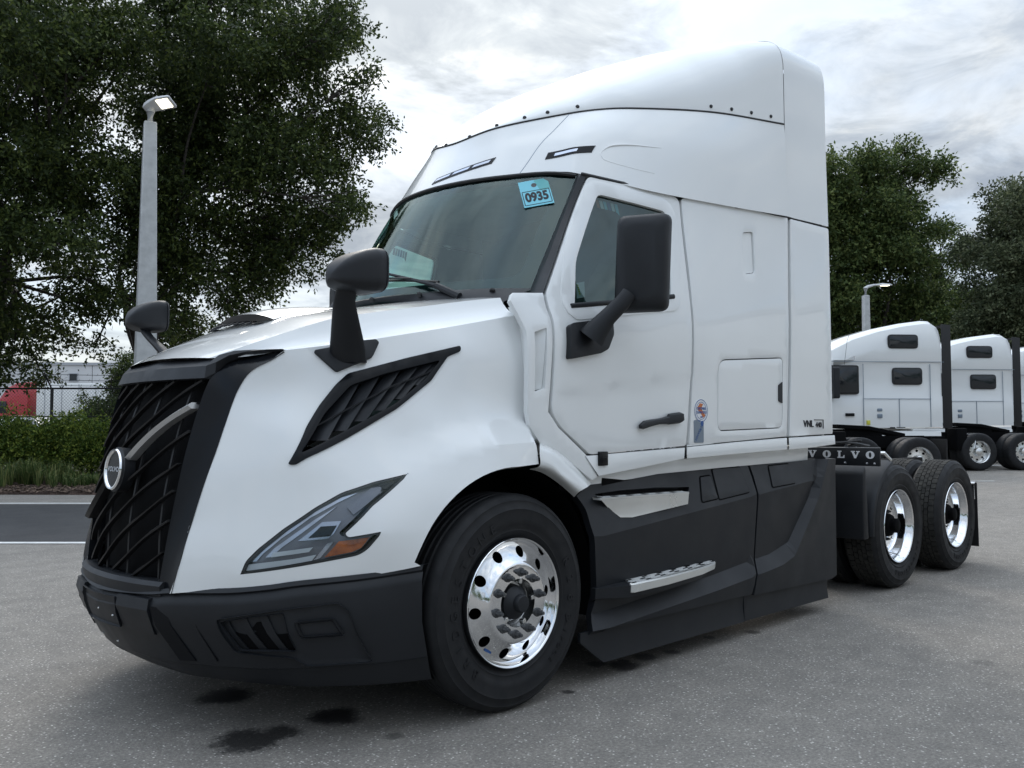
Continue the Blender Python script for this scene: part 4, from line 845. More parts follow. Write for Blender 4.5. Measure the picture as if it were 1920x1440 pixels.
for s in (1, -1):
    mk = empty('marker_light', parent=TR)
    lamp_strip('marker_rim', 2.2, 3.35, 14.8, 24.8, 0.004, M_GLOSSBK, mk, s, skew=0.5, sl=1.2)
    lamp_strip('marker_lens', 2.62, 3.1, 16.2, 22.0, 0.006, M_LBAR, mk, s, skew=0.3, sl=0.75)
    b = MB(); b.tube([tuple((on_grid(gband, 15 - 14.9 * t, 18.3 - 6.5 * t) + on_grid(gn, 15 - 14.9 * t, 18.3 - 6.5 * t) * -0.0008) * np.array([1, s, 1])) for t in np.linspace(0, 1, 14)], 0.0028, 5); b.build('roof_joint', M_GREYPL, roof_band)
    pts = [(5.2, 33.5), (5.2, 30), (4.9, 28), (4.5, 27), (3.6, 26.2), (2.9, 26.3), (2.5, 27), (2.2, 29.5), (2.0, 32.5)]
    b = MB(); b.tube([tuple((on_grid(gband, a, c) + on_grid(gn, a, c) * 0.0) * np.array([1, s, 1])) for a, c in cr(pts, 4)], [0.002 + 0.006 * math.sin(math.pi * min(1, k / 16)) for k in range(33)], 6); b.build('roof_crease', M_WHITE, roof_band)

# ---- windscreen, pillars, cowl
wy = [(-0.915, 2.06), (-0.905, 2.3), (-0.865, 2.78), (-0.74, 2.795), (-0.42, 2.79), (0, 2.785), (0.42, 2.79), (0.74, 2.795), (0.865, 2.78), (0.905, 2.3), (0.915, 2.06), (0.6, 2.035), (0, 2.03), (-0.6, 2.035)]
sheet(wy, xfn(wind_x, 0.006), step=0.09, thick=0).build('windscreen', M_WIND, TR)
wi = rounded([(-0.845, 2.135), (-0.795, 2.735), (-0.42, 2.75), (0.42, 2.75), (0.795, 2.735), (0.845, 2.135), (0.4, 2.12), (-0.4, 2.12)], [0.07, 0.07, 0, 0, 0.07, 0.07, 0, 0])
sheet(inset(wy, -0.004), xfn(wind_x, 0.014), holes=[wi], step=0.07, thick=0).build('windscreen_border', mat('ceramic_border', (0.012, 0.012, 0.014), 0.5, spec=0.2), TR)
tr = MB(); tr.tube([(float(wind_x(y, z)) - 0.004, y, z) for y, z in cr(wy[2:9], 5)], 0.011, 6); tr.build('windscreen_trim', M_SEAL, TR)
pl = MB(); rows = []
for t in np.linspace(0, 1, 12):
    ya = -0.918 + 0.05 * t; za = 2.045 + 0.74 * t; a = np.array([float(wind_x(ya, za)) - 0.002, ya, za])
    pa, pb = np.array((0.3285, 2.015)), np.array((0.8658, 2.764)); q = pa + (pb - pa) * t; b = np.array(on(cab_w, q, -0.004))
    m = (a + b) / 2 + np.array([-0.03, -0.02, 0]); rows.append([a + np.array([0.03, 0.01, 0]), a, a * 0.55 + m * 0.45 + np.array([-0.005, -0.004, 0]), m, m * 0.4 + b * 0.6, b, b + np.array([0.02, 0.03, 0])])
add_grid(pl, np.array(rows)); near(pl.build('windscreen_pillar', M_PLAS, TR, smooth=30))
cw_ = MB(); rows = []
for y in np.linspace(0.93, -0.93, 25):
    zt = 2.055 if abs(y) < 0.9 else 2.05; xh = float(np.interp(abs(y), [0, 0.5, 0.93], [0.02, 0.06, 0.20])); zh = hood_top(0.2, y) - 0.03
    rows.append([(float(wind_x(y, 2.06)) - 0.012, y, 2.07), (float(wind_x(y, 2.06)) - 0.03, y, 2.06), (xh + 0.01, y, zh + 0.012), (xh - 0.02, y, zh - 0.06)])
add_grid(cw_, np.array(rows)); cw_.build('scuttle', M_PLAS, TR, smooth=40)
for y in (-0.80, -0.42, -0.08, 0.3, 0.7):
    b = MB(); x = float(wind_x(y, 2.06)) - 0.045; b.lathe([(0.0, 0.012), (0.014, 0.010), (0.018, 0.0)], n=10); o = b.build('scuttle_plug', M_SEAL, TR); o.matrix_local = Matrix.Translation((x, y, 2.052)) @ Matrix.Rotation(-1.2, 4, 'Z') @ Matrix.Rotation(0.6, 4, 'X')
for dy in (0.0, 0.95):
    wp = empty('wiper', parent=TR)
    def wpt(y, z, o): return (float(wind_x(max(-1, min(1, y)), z)) - o, y, z)
    p0 = (0.14, -0.66 + dy, 2.025); p1 = wpt(-0.50 + dy, 2.10, 0.05); p2 = wpt(-0.10 + dy, 2.21, 0.045)
    b = MB(); b.tube([p0, p1], [0.022, 0.018], 8); b.tube([p1, p2], [0.013, 0.008], 6); b.build('wiper_arm', M_PLAS, wp)
    b = MB(); bl = [wpt(-0.48 + dy + 0.92 * t, 2.125 + 0.055 * math.sin(t * 2.2) * 1.0, 0.018) for t in np.linspace(0, 1, 12)]; b.tube(bl, 0.008, 5, sx=1.6); b.tube([(p[0] - 0.016, p[1], p[2] + 0.012) for p in bl[2:10]], 0.005, 4); b.tube([p2, bl[5]], 0.006, 4); b.build('wiper_blade', M_SEAL, wp)

# ---- what shows of the cab inside
ci = MB()
farwin = [(x, z) for x, z in dwin]
il = MB()
ilo = [(0.50, 2.02), (0.93, 2.69), (1.9, 2.74), (1.9, 1.25), (0.6, 1.25), (0.50, 1.6)]
sheet(ilo, yfn(cab_w, -1, -0.05), holes=[inset(dwin, -0.01)], step=0.12, thick=0.0, mb=il)
il.build('door_trim', M_INT, TR, mirror=True)
ci.box((1.95, 0, 2.1), (0.05, 2.2, 1.7)); ci.box((1.2, 0, 1.28), (1.6, 2.2, 0.05)); ci.build('cab_bulkhead', M_INT, TR)
hl_ = MB(); add_grid(hl_, np.array([[(float(wind_x(y, 2.74)) + 0.04 + dx, y * (1 + dx * 0.12), z) for y in np.linspace(-0.82, 0.82, 13)] for dx, z in ((0.0, 2.735), (0.3, 2.79), (1.1, 2.80))])); hl_.build('headliner', M_INT, TR)
ds = MB(); ds.loft([[(0.20 + 0.1 * abs(y), y, 2.0), (0.36 + 0.1 * abs(y), y, 2.06 + (0.05 if -0.75 < y < -0.25 else 0)), (0.62, y, 2.02 + (0.04 if -0.75 < y < -0.25 else 0)), (0.70, y, 1.7), (0.5, y, 1.5)] for y in np.linspace(-1.05, 1.05, 22)], closed=False); ds.build('dashboard', M_DASH, TR)
sw = MB(); 
for i in range(28):
    a0, a1 = 2 * math.pi * i / 28, 2 * math.pi * (i + 1) / 28
Msw = Matrix.Translation((0.86, -0.52, 2.02)) @ Matrix.Rotation(math.radians(-52), 4, 'Y')
sw.tube([Msw @ Vector((0.22 * math.cos(2 * math.pi * i / 28), 0.22 * math.sin(2 * math.pi * i / 28), 0)) for i in range(29)], 0.015, 6, cap=False); sw.tube([Msw @ Vector((0, -0.21, 0)), Msw @ Vector((0, 0.21, 0))], 0.02, 6); sw.tube([Msw @ Vector((0, 0, 0.02)), Msw @ Vector((0, 0, -0.4))], 0.04, 6); sw.build('steering_wheel', M_DASH, TR)
for y in (-0.52, 0.52):
    st_ = empty('seat', parent=TR)
    b = MB(); b.box((1.25, y, 1.75), (0.52, 0.5, 0.16)); b.box((1.28, y, 1.5), (0.4, 0.4, 0.4)); b.build('seat_cushion', M_INT, st_, bevel=0.05, seg=3)
    b = MB(); b.loft([[(1.50 + 0.16 * t + 0.05 * s, y + w_ * c, 1.72 + 0.72 * t) for s, c in ((-1, -1), (-1, 1), (1, 1), (1, -1))] for t, w_ in ((0, 0.25), (0.5, 0.25), (0.85, 0.2), (1.0, 0.14))]); b.build('seat_back', M_INT, st_, bevel=0.04, seg=3)
# tag inside the windscreen
tp0, tp1, tp2 = (-0.7176, 2.564), (-0.8314, 2.597), (-0.6398, 2.739)
def wpos(p, o=0.02): return Vector((float(wind_x(p[0], p[1])) + o, p[0], p[1]))
TM = frame_mat(wpos(((tp1[0] + tp2[0]) / 2, (tp1[1] + tp2[1]) / 2), 0.004), wpos(tp1) - wpos(tp0), wpos(tp2) - wpos(tp0))
tw, th_ = (wpos(tp1) - wpos(tp0)).length, (wpos(tp2) - wpos(tp0)).length
tg = MB(); tg.prism([(-tw / 2, -th_ / 2), (tw / 2, -th_ / 2), (tw / 2, th_ * 0.36), (tw * 0.36, th_ * 0.5), (-tw * 0.5, th_ * 0.5)], lambda a, b: (a, b, 0.0), lambda a, b: (a, b, -0.0015))
card = tg.build('stock_tag', M_TAG, None, smooth=30); card.matrix_world = TM
tag(card, 'light blue card tag with a four digit number inside the windscreen top corner', 'tag')
text('tag_number', '0935', th_ * 0.46, Matrix.Translation((0, -th_ * 0.16, 0.001)), M_PRINT, card, 0.0003, sx=min(1.2, tw / (th_ * 0.46 * 2.6)), bold=0.004)
bx_ = MB(); 
for c, d in (((0, th_ * 0.09, 0.0006), (tw * 0.9, 0.004, 0.0008)), ((0, -th_ * 0.43, 0.0006), (tw * 0.9, 0.004, 0.0008)), ((-tw * 0.45, -th_ * 0.17, 0.0006), (0.004, th_ * 0.52, 0.0008)), ((tw * 0.45, -th_ * 0.17, 0.0006), (0.004, th_ * 0.52, 0.0008))): bx_.box(c, d)
bx_.build('tag_frame', M_PRINT, card)
o = ringm(0.0, 0.016, 16); o = o.build('tag_eyelet', M_NUT, card); o.matrix_local = Matrix.Translation((0, th_ * 0.3, 0.0008))
tc_ = MB(); tc_.prism([(tw * 0.40, th_ * 0.48), (tw * 0.62, th_ * 0.43), (tw * 0.72, th_ * 0.26), (tw * 0.52, th_ * 0.22)], lambda a, b: (a, b, -0.002), lambda a, b: (a, b, -0.003)); tc_.build('tag_back_sheet', M_ORANGE, card)

# ---- side skirts
def zl_line(tab, x0, x1, n=24): return [(x, float(np.interp(x, *tab))) for x in np.linspace(x0, x1, n)]
skf = yfn(skirt_w)
XS = 2.155
fo_ = [(0.665, 1.033), (1.348, 1.074), (1.615, 1.077), (2.215, 1.075), (2.22, 1.006), (2.22, 0.8977), (2.205, 0.468), (2.158, 0.3899), (2.105, 0.2686)] + [tuple(p) for p in cr([(0.5466, 0.2869), (0.6182, 0.4439), (0.6062, 0.6115), (0.5837, 0.8053), (0.5755, 0.9), (0.5328, 0.9702)], 4)]
step_face = [(0.7056, 0.9527), (1.499, 0.9438), (1.453, 0.8724), (0.9294, 0.8324), (0.8245, 0.8396)]
step_hole = [(0.6714, 0.9739), (0.8983, 0.9823), (1.205, 0.9823), (1.518, 0.9708), (1.496, 0.9377), (1.453, 0.8724), (0.9294, 0.8324), (0.8245, 0.8396)]
zlines = [zl_line(_SZC, 0.66, 2.15), zl_line(_SZL, 0.62, 2.12), zl_line(_SZB, 0.62, 2.10)]
sk = near(sheet(fo_, skf, holes=[step_hole], lines=zlines, step=0.055, thick=0.04).build('side_skirt', M_PLAS, TR, smooth=9, bevel=0.005, bang=55))
tail = [(2.24, 1.075), (2.568, 1.079), (2.896, 1.088), (3.13, 1.097), (3.324, 1.094), (3.318, 0.245), (3.241, 0.2272), (2.132, 0.2581), (2.172, 0.3854), (2.222, 0.4664), (2.239, 0.8967), (2.245, 1.006)]
zl2 = [zl_line(_SZC, 2.25, 2.93), zl_line(_SZL, 2.21, 3.10, 40), zl_line(_SZB, 2.23, 3.15, 40)]
sk2 = near(sheet(tail, skf, lines=zl2, step=0.055, thick=0.04).build('side_skirt', M_PLAS, TR, smooth=9, bevel=0.006, bang=55))
# flaps under the skirts, lids and seams
near(sheet([(0.4863, 0.2809), (2.052, 0.2757), (2.043, 0.1025), (0.66, 0.1061), (0.4845, 0.2336)], yfn(lambda a, b: 1.205 + 0 * a + np.maximum(0, 0.135 - b) * 0.4), step=0.08, thick=0.02).build('skirt_flap', M_PLAS, TR, bevel=0.004, bang=55))
near(sheet([(2.053, 0.2621), (3.207, 0.2427), (3.194, 0.0957), (2.055, 0.1038)], yfn(lambda a, b: 1.20 + 0 * a + np.maximum(0, 0.135 - b) * 0.4), step=0.08, thick=0.02).build('skirt_flap', M_PLAS, TR, bevel=0.004, bang=55))
near(sheet([(0.5429, 0.9751), (0.6713, 1.038), (1.613, 1.074), (2.215, 1.075), (2.202, 1.052), (0.6506, 0.964)], yfn(skirt_w, -1, -0.05), step=0.1, thick=0.0).build('skirt_top', M_PLAS, TR))
st_top = MB(); st_top.loft([[(x, -1.13, 1.085), (x, -0.8, 1.085), (x, -0.8, 0.4), (x, -1.15, 0.4)] for x in (0.75, 3.3)]); near(st_top.build('tank_cover', M_BLACK, TR))
tl = MB(); tl.loft([[(x, y, 1.088) for y in (-1.135, -0.9)] + [(x, y, 0.25) for y in (-0.9, -1.19)] for x in (3.30, 3.335)]); near(tl.build('skirt_end', M_PLAS, TR))
for poly, nm in (([(1.653, 1.022), (1.762, 1.027), (1.77, 0.8918), (1.601, 0.8792)], 'skirt_lid'), ([(1.799, 1.065), (2.111, 1.068), (2.134, 0.9121), (1.784, 0.8847)], 'skirt_lid'), ([(2.457, 1.064), (2.724, 1.071), (2.729, 0.9436), (2.428, 0.9287)], 'skirt_lid')):
    pr_ = rounded(poly, 0.012)
    near(sheet(inset(pr_, -0.008), yfn(skirt_w, -1, 0.0015), holes=[inset(pr_, 0.003)], step=0.05, thick=0.004).build('lid_seam', M_BLACK, TR))
    near(sheet(pr_, yfn(skirt_w, -1, 0.006), step=0.06, thick=0.008).build(nm, M_PLAS, TR, bevel=0.003, bang=50))
fc = MB(); fc.lathe([(0.0, 0.03), (0.05, 0.03), (0.055, 0.0)], n=20); o = fc.build('filler_cap', M_PLAS, TR); o.matrix_local = Matrix.Translation((2.02, -1.08, 1.085)) @ Matrix.Rotation(-math.pi / 2, 4, 'X')
# steps
def tread(name, a, b, c, d, parent, rows=4, cols=16):
    """punched tread plate between four corners a-b (outer edge) and d-c (inner edge)"""
    a, b, c, d = map(Vector, (a, b, c, d)); mb = MB(); mb.prism([0, 1, 2, 3], lambda i: (a, b, c, d)[i], lambda i: (a, b, c, d)[i] - Vector((0, 0, 0.012))) if False else mb.add([a, b, c, d, a - Vector((0, 0, .012)), b - Vector((0, 0, .012)), c - Vector((0, 0, .012)), d - Vector((0, 0, .012))], [(0, 1, 2, 3), (7, 6, 5, 4), (0, 4, 5, 1), (1, 5, 6, 2), (2, 6, 7, 3), (3, 7, 4, 0)])
    plate = mb.build(name, M_TREADPL, parent)
    t = MB(); hole = MB()
    for i in range(rows):
        for j in range(cols):
            u, v = (j + (0.25 if i % 2 == 0 else 0.75)) / cols, (i + 0.5) / rows
            p = (a * (1 - u) + b * u) * (1 - v) + (d * (1 - u) + c * u) * v; ex_ = (b - a) / cols; ey_ = (d - a) / rows
            if (j + i) % 2 == 0:
                hole.add([p - ex_ * 0.34 - ey_ * 0.26 + Vector((0, 0, .001)), p + ex_ * 0.34 - ey_ * 0.26 + Vector((0, 0, .001)), p + ex_ * 0.34 + ey_ * 0.26 + Vector((0, 0, .001)), p - ex_ * 0.34 + ey_ * 0.26 + Vector((0, 0, .001))], [(0, 1, 2, 3)])
            if (j + i) % 2 == 0: continue
            for k in range(3):
                q = p + ex_ * (k - 1) * 0.3; r = ex_.length * 0.17
                t.add([q + Vector((-r, -r, 0)), q + Vector((r, -r, 0)), q + Vector((r, r, 0)), q + Vector((-r, r, 0)), q + Vector((0, 0, 0.005))], [(0, 1, 4), (1, 2, 4), (2, 3, 4), (3, 0, 4)])
    x = t.build('tread_teeth', M_TREADPL, plate, smooth=0); x['kind'] = 'stuff'; x = hole.build('tread_slots', M_BLACK, plate); x['kind'] = 'stuff'
    return plate
s1 = near(empty('upper_step', parent=TR))
tread('step_tread', (0.6556, -1.2, 0.9556), (1.448, -1.215, 0.9485), (1.44, -1.02, 0.951), (0.64, -1.02, 0.962), s1, 3, 12)
b = MB(); q = [on(skirt_w, p, 0.004) for p in step_face]
b.add([(0.6452, -1.205, 0.9537), (1.44, -1.22, 0.946), (1.428, -1.22, 0.8783), (0.9337, -1.195, 0.8348), (0.8265, -1.195, 0.8425), (0.7536, -1.17, 0.8971), (1.019, -1.2, 0.8995), (1.27, -1.212, 0.9059)], [(0, 5, 6, 7, 1), (5, 4, 3, 6), (6, 3, 2, 7), (7, 2, 1)]); b.build('step_face', M_STEPAL, s1, smooth=60)
bw2 = MB(); bw2.add([(0.55, -1.0, 1.06), (1.5, -1.0, 1.06), (1.5, -1.0, 0.8), (0.55, -1.0, 0.8)], [(0, 1, 2, 3)]); bw2.build('step_back', M_PLAS, s1)
s2 = near(empty('lower_step', parent=TR))
b = MB(); b.loft([[on(skirt_w, (x, z1), -0.02), on(skirt_w, (x, z1), 0.012 + d), on(skirt_w, (x, z0), 0.012 + d), on(skirt_w, (x, z0 - 0.02), -0.02)] for x, z0, z1, d in ((0.60, 0.44, 0.492, 0.0), (0.78, 0.435, 0.496, 0.085), (1.1, 0.44, 0.502, 0.10), (1.45, 0.452, 0.508, 0.085), (1.74, 0.49, 0.518, 0.0))]); b.build('step_body', M_PLAS, s2, smooth=30)
def S2p(x, d, z): return on(skirt_w, (x, z), d)
tread('step_tread', S2p(0.80, 0.10, 0.504), S2p(1.66, 0.045, 0.518), S2p(1.70, 0.006, 0.520), S2p(0.86, 0.004, 0.506), s2, 3, 12)
b = MB(); b.loft([[S2p(x, d + 0.004, z), S2p(x, d + 0.016, z - 0.006), S2p(x, d + 0.016, z - h), S2p(x, d + 0.004, z - h - 0.005)] for x, d, z, h in ((0.785, 0.085, 0.506, 0.045), (0.80, 0.098, 0.507, 0.047), (1.1, 0.107, 0.511, 0.044), (1.45, 0.09, 0.517, 0.04), (1.62, 0.062, 0.520, 0.034), (1.68, 0.03, 0.522, 0.03))]); b.build('step_edge', M_STEPAL, s2, smooth=40)

# ---- wheels
WR = 0.508
def tyre_mesh(lugs):
    prof = [(0.290, -0.052), (0.302, -0.036), (0.318, -0.022), (0.335, -0.0095), (0.345, -0.012), (0.362, -0.001), (0.39, 0.004), (0.425, 0.003), (0.436, 0.006), (0.441, 0.002), (0.455, -0.002), (0.470, -0.009), (0.4745, -0.0075), (0.4795, -0.014), (0.490, -0.022), (0.497, -0.030), (0.5025, -0.040)]
    Wd = 0.285; mb = MB()
    if not lugs:
        mid = []
        for k, o in enumerate(np.linspace(-0.052, -Wd + 0.052, 23)): mid.append((WR - 0.0015 if k % 5 not in (3,) else WR - 0.013, o))
        back = [(r, -Wd - o) for r, o in prof][::-1]
        mb.lathe(prof + mid + back, n=96); return mb
    mb.lathe(prof, n=120); mb.lathe([(r, -Wd - o) for r, o in prof][::-1], n=120)
    mb.lathe([(0.5025, -0.040), (0.4905, -0.046), (0.4905, -Wd + 0.046), (0.5025, -Wd + 0.040)], n=120)
    ribs = ((-0.042, -0.086), (-0.092, -0.132), (-0.138, -0.176), (-0.182, -0.222), (-0.228, -Wd + 0.042)) if False else ((-0.041, -0.084), (-0.091, -0.122), (-0.128, -0.157), (-0.163, -0.194), (-0.201, -0.244))
    NB = 58
    for ri, (o0, o1) in enumerate(ribs):
        for k in range(NB):
            sh = 0.5 * (ri % 2); w0 = 2 * math.pi * (k + sh + 0.05) / NB; w1 = 2 * math.pi * (k + sh + 0.95) / NB; wm = (w0 + w1) / 2; zg = 0.0035
            pts2 = [(w0, o0 - zg), (wm, o0 + zg * 0.6), (w1, o0 - zg), (w1, o1 + zg * 0.2), (wm, o1 - zg * 0.9), (w0, o1 + zg * 0.2)]
            top = [(WR * math.cos(a), -o, WR * math.sin(a)) for a, o in pts2]; bot = [(0.489 * math.cos(a), -o, 0.489 * math.sin(a)) for a, o in pts2]
            mb.add(top + bot, [(0, 1, 2, 3, 4, 5)] + [(i, i + 6, (i + 1) % 6 + 6, (i + 1) % 6) for i in range(6)], 1)
    return mb
def arc_text(parent, s, r, a0, step, size, out, m, flip=False):
    for i, ch in enumerate(s):
        if ch == ' ': continue
        a = a0 - i * step; x, z = r * math.cos(a), r * math.sin(a); rot = a - math.pi / 2
        M = Matrix.Translation((x, -out, z)) @ Matrix.Rotation(math.pi / 2, 4, 'X') @ Matrix.Rotation(rot, 4, 'Z')
        text('sidewall_letter', ch, size, M, m, parent, 0.0016, sx=1.05, bold=0.0008)
def dish_sheet(prof, rin, rout, holes, name, m, parent):
    pr_ = sorted(prof); rr = np.array([p[0] for p in pr_]); oo = np.array([p[1] for p in pr_])
    fn = lambda A: np.c_[A[:, 0], -np.interp(np.hypot(A[:, 0], A[:, 1]), rr, oo), A[:, 1]]
    out = [(rout * math.cos(2 * math.pi * i / 72), rout * math.sin(2 * math.pi * i / 72)) for i in range(72)]
    hs_ = [[(rin * math.cos(2 * math.pi * i / 40), rin * math.sin(2 * math.pi * i / 40)) for i in range(40)]] + holes
    ls = [[(r * math.cos(2 * math.pi * i / 60), r * math.sin(2 * math.pi * i / 60)) for i in range(61)] for r in rr if rin + 0.004 < r < rout - 0.004 and all(abs(r - hr) > hd for hr, hd in ((0.238, 0.034),))]
    return sheet(out, fn, holes=hs_, lines=ls, step=0.014, thick=0.012).build(name, m, parent, smooth=35)
def nuts(parent, r, out, n=10, m=M_NUT):
    for i in range(n):
        a = 2 * math.pi * (i + 0.3) / n; b = MB(); c = (r * math.cos(a), -out, r * math.sin(a))
        b.lathe([(0.0, 0.010), (0.020, 0.008), (0.022, 0.0)], axis_o=c, n=14); b.lathe([(0.0, 0.030), (0.0135, 0.030), (0.015, 0.008)], axis_o=c, n=6); b.lathe([(0.0, 0.043), (0.008, 0.043), (0.009, 0.030)], axis_o=c, n=10)
        b.build('wheel_nut', m, parent, smooth=35)
def hole_ring(r, hr, n=10, ph=0.0): return [[(r * math.cos(2 * math.pi * (k + ph) / n) + hr * math.cos(2 * math.pi * i / 18), r * math.sin(2 * math.pi * (k + ph) / n) + hr * math.sin(2 * math.pi * i / 18)) for i in range(18)] for k in range(n)]
def front_wheel():
    w = empty('steer_wheel', (0, -1.225, WR), parent=TR)
    ty = tyre_mesh(False).build('tyre', M_RUBBER, w, smooth=50)
    arc_text(ty, 'BRIDGESTONE', 0.378, math.radians(228), math.radians(11.5), 0.062, 0.0045, M_RUBBER)
    arc_text(ty, 'R283', 0.385, math.radians(24), math.radians(14), 0.062, 0.0045, M_RUBBER)
    arc_text(ty, 'ECOPIA', 0.385, math.radians(-52), math.radians(-6), 0.034, 0.0045, M_RUBBER)
    rim = empty('rim', parent=w); z0 = 0.030
    b = MB(); b.lathe([(0.296, -0.06 + z0 - 0.03), (0.3025, -0.012 + z0 - 0.03), (0.3035, -0.002 + z0 - 0.03), (0.299, 0.003 + z0 - 0.03), (0.293, 0.0 + z0 - 0.03), (0.289, -0.008 + z0 - 0.03), (0.285, -0.030 + z0 - 0.03), (0.278, -0.040 + z0 - 0.03)], n=96); b.build('rim_flange', M_CHROME, rim, smooth=60)
    prof = [(0.112, 0.018), (0.178, 0.018), (0.183, 0.016), (0.190, 0.008), (0.206, -0.006), (0.226, -0.019), (0.25, -0.031), (0.268, -0.038), (0.279, -0.040)]
    d = dish_sheet(prof, 0.112, 0.279, hole_ring(0.236, 0.026, 10, 0.15), 'rim_disc', M_CHROME, rim)
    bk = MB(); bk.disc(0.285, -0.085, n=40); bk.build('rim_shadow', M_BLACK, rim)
    hb = MB(); hb.lathe([(0.112, 0.012), (0.110, -0.03), (0.095, -0.045), (0.07, -0.045)], n=40); hb.build('hub_bore', M_STEEL, rim, smooth=35)
    hb = MB(); hb.lathe([(0.0, 0.058), (0.036, 0.056), (0.042, 0.048), (0.043, 0.028), (0.058, 0.018), (0.078, 0.0), (0.085, -0.05)], n=32); hb.build('hub', M_PLAS, rim, smooth=35)
    for k in range(5):
        a = 2 * math.pi * (k + 0.1) / 5; tb = MB(); tb.box((0.104 * math.cos(a), -0.006, 0.104 * math.sin(a)), (0.03, 0.026, 0.02), M=Matrix.Rotation(-a, 3, 'Y')); tb.build('hub_tab', M_STEEL, rim, bevel=0.003)
    nuts(rim, 0.1425, 0.018)
    b = MB(); b.lathe([(0.2, -0.1), (0.2, -0.26)], n=32); b.build('brake_drum', M_BLACK, rim)
    sk_ = MB(); sk_.box((-0.148, 0.0305, -0.205), (0.045, 0.002, 0.012), M=Matrix.Rotation(0.5, 3, 'Y')); sk_.build('rim_sticker', M_BLUEPR, rim)
    return w
fw = front_wheel(); near(fw)
def rear_wheel(x):
    w = empty('drive_wheel', (x, -1.225, WR), parent=TR)
    me = tyre_mesh(True)
    for k, (yo, nm) in enumerate(((0, 'outer'), (0.335, 'inner'))):
        t = me.build('tyre', [M_RUBBER, M_TREAD], w, smooth=40) if k == 0 else link('tyre', t.data, w); t.location = (0, yo, 0)
    rim = empty('rim', parent=w); q = -0.015
    b = MB(); b.lathe([(0.296, -0.06 + q), (0.3025, -0.012 + q), (0.3035, -0.002 + q), (0.299, 0.003 + q), (0.293, 0.0 + q), (0.289, -0.008 + q), (0.283, -0.028 + q), (0.272, -0.040 + q), (0.266, -0.07 + q), (0.262, -0.11 + q), (0.252, -0.135 + q), (0.246, -0.14 + q)], n=96); b.build('rim_flange', M_CHROME, rim, smooth=60)
    prof = [(0.112, -0.165), (0.175, -0.165), (0.19, -0.16), (0.215, -0.15), (0.235, -0.147), (0.248, -0.155)]
    dish_sheet(prof, 0.112, 0.247, hole_ring(0.222, 0.02), 'rim_disc', M_CHROME, rim)
    b = MB(); b.lathe([(0.0, 0.018), (0.05, 0.016), (0.058, 0.01), (0.062, -0.03), (0.085, -0.04), (0.095, -0.06), (0.11, -0.165)], n=32, axis_o=(0, 0.04, 0)); b.build('hub', M_BLACK, rim, smooth=35)
    nuts(rim, 0.1425, -0.165)
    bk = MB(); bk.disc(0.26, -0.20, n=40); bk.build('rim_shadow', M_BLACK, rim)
    vs_ = MB(); vs_.tube([(0.02, 0.03, -0.25), (0.03, 0.05, -0.24), (0.03, 0.12, -0.23)], 0.004, 6); vs_.build('valve', M_STEEL, rim)
    return w
XW1, XW2 = 4.496, 5.816
w1 = rear_wheel(XW1)
arc_text(w1.children[0], 'BRIDGESTONE', 0.385, math.radians(-25), math.radians(-8.5) * -1, 0.05, 0.0045, M_RUBBER)
w2 = empty('drive_wheel', (XW2, -1.225, WR), parent=TR)
for ch in list(w1.children): copy_tree(ch, w2)
near(w1); near(w2)

# ---- quarter fender, its lettered strip, chassis, flap
qf = MB(); ths = np.linspace(math.radians(184), math.radians(108), 16); RF = 0.575
qf.loft([[(XW1 + r * math.cos(t), y, WR + r * math.sin(t)) for t in ths] for r, y in ((RF, -0.62), (RF, -1.20), (RF - 0.012, -1.232), (RF - 0.03, -1.24))], closed=False, cap=False)
near(qf.build('quarter_fender', M_PLAS, TR, smooth=40))
qb = MB(); qb.loft([[(3.86, y, 1.03), (3.80, y, 0.97), (3.80, y, 0.45), (3.90, y, 0.45)] for y in (-0.62, -1.22)]); near(qb.build('fender_skirt', M_PLAS, TR, smooth=30, bevel=0.02))
br_ = MB(); br_.tube([(4.018, -0.9, 0.8974), (3.832, -1.19, 0.8888)], 0.018, 8); near(br_.build('fender_bar', M_STEEL, TR))
VX = 4.02
vp0, vp1 = (4.02, -0.5754, 1.099), (4.02, -1.269, 1.102)
vsb = MB(); vsb.loft([[(VX - 0.006, y, z0 - 0.03), (VX - 0.006, y, z1), (VX + 0.02, y, z1 + 0.006), (VX + 0.02, y, z0 - 0.03)] for y, z0, z1 in ((-0.56, 1.045, 1.155), (-1.26, 1.045, 1.16))]); vstrip = near(vsb.build('fender_strip', M_PLAS, TR, bevel=0.004))
def slab(ch):
    """wide slab-serif capitals as polygons, one unit tall"""
    if ch == 'V': return [[(-0.72, 1), (-0.05, 1), (-0.05, 0.86), (-0.22, 0.86), (0.08, 0.36), (0.33, 0.86), (0.14, 0.86), (0.14, 1), (0.72, 1), (0.72, 0.86), (0.58, 0.86), (0.12, 0), (-0.16, 0), (-0.60, 0.86), (-0.72, 0.86)]]
    if ch == 'L': return [[(-0.6, 1), (0.12, 1), (0.12, 0.86), (-0.08, 0.86), (-0.08, 0.15), (0.34, 0.15), (0.48, 0.4), (0.6, 0.4), (0.6, 0), (-0.6, 0), (-0.6, 0.14), (-0.44, 0.14), (-0.44, 0.86), (-0.6, 0.86)]]
    n = 24; o = [(0.7 * math.cos(2 * math.pi * i / n), 0.5 + 0.53 * math.sin(2 * math.pi * i / n)) for i in range(n)]; h = [(0.22 * math.cos(2 * math.pi * i / n), 0.5 + 0.36 * math.sin(2 * math.pi * i / n)) for i in range(n)]
    return [o, h]
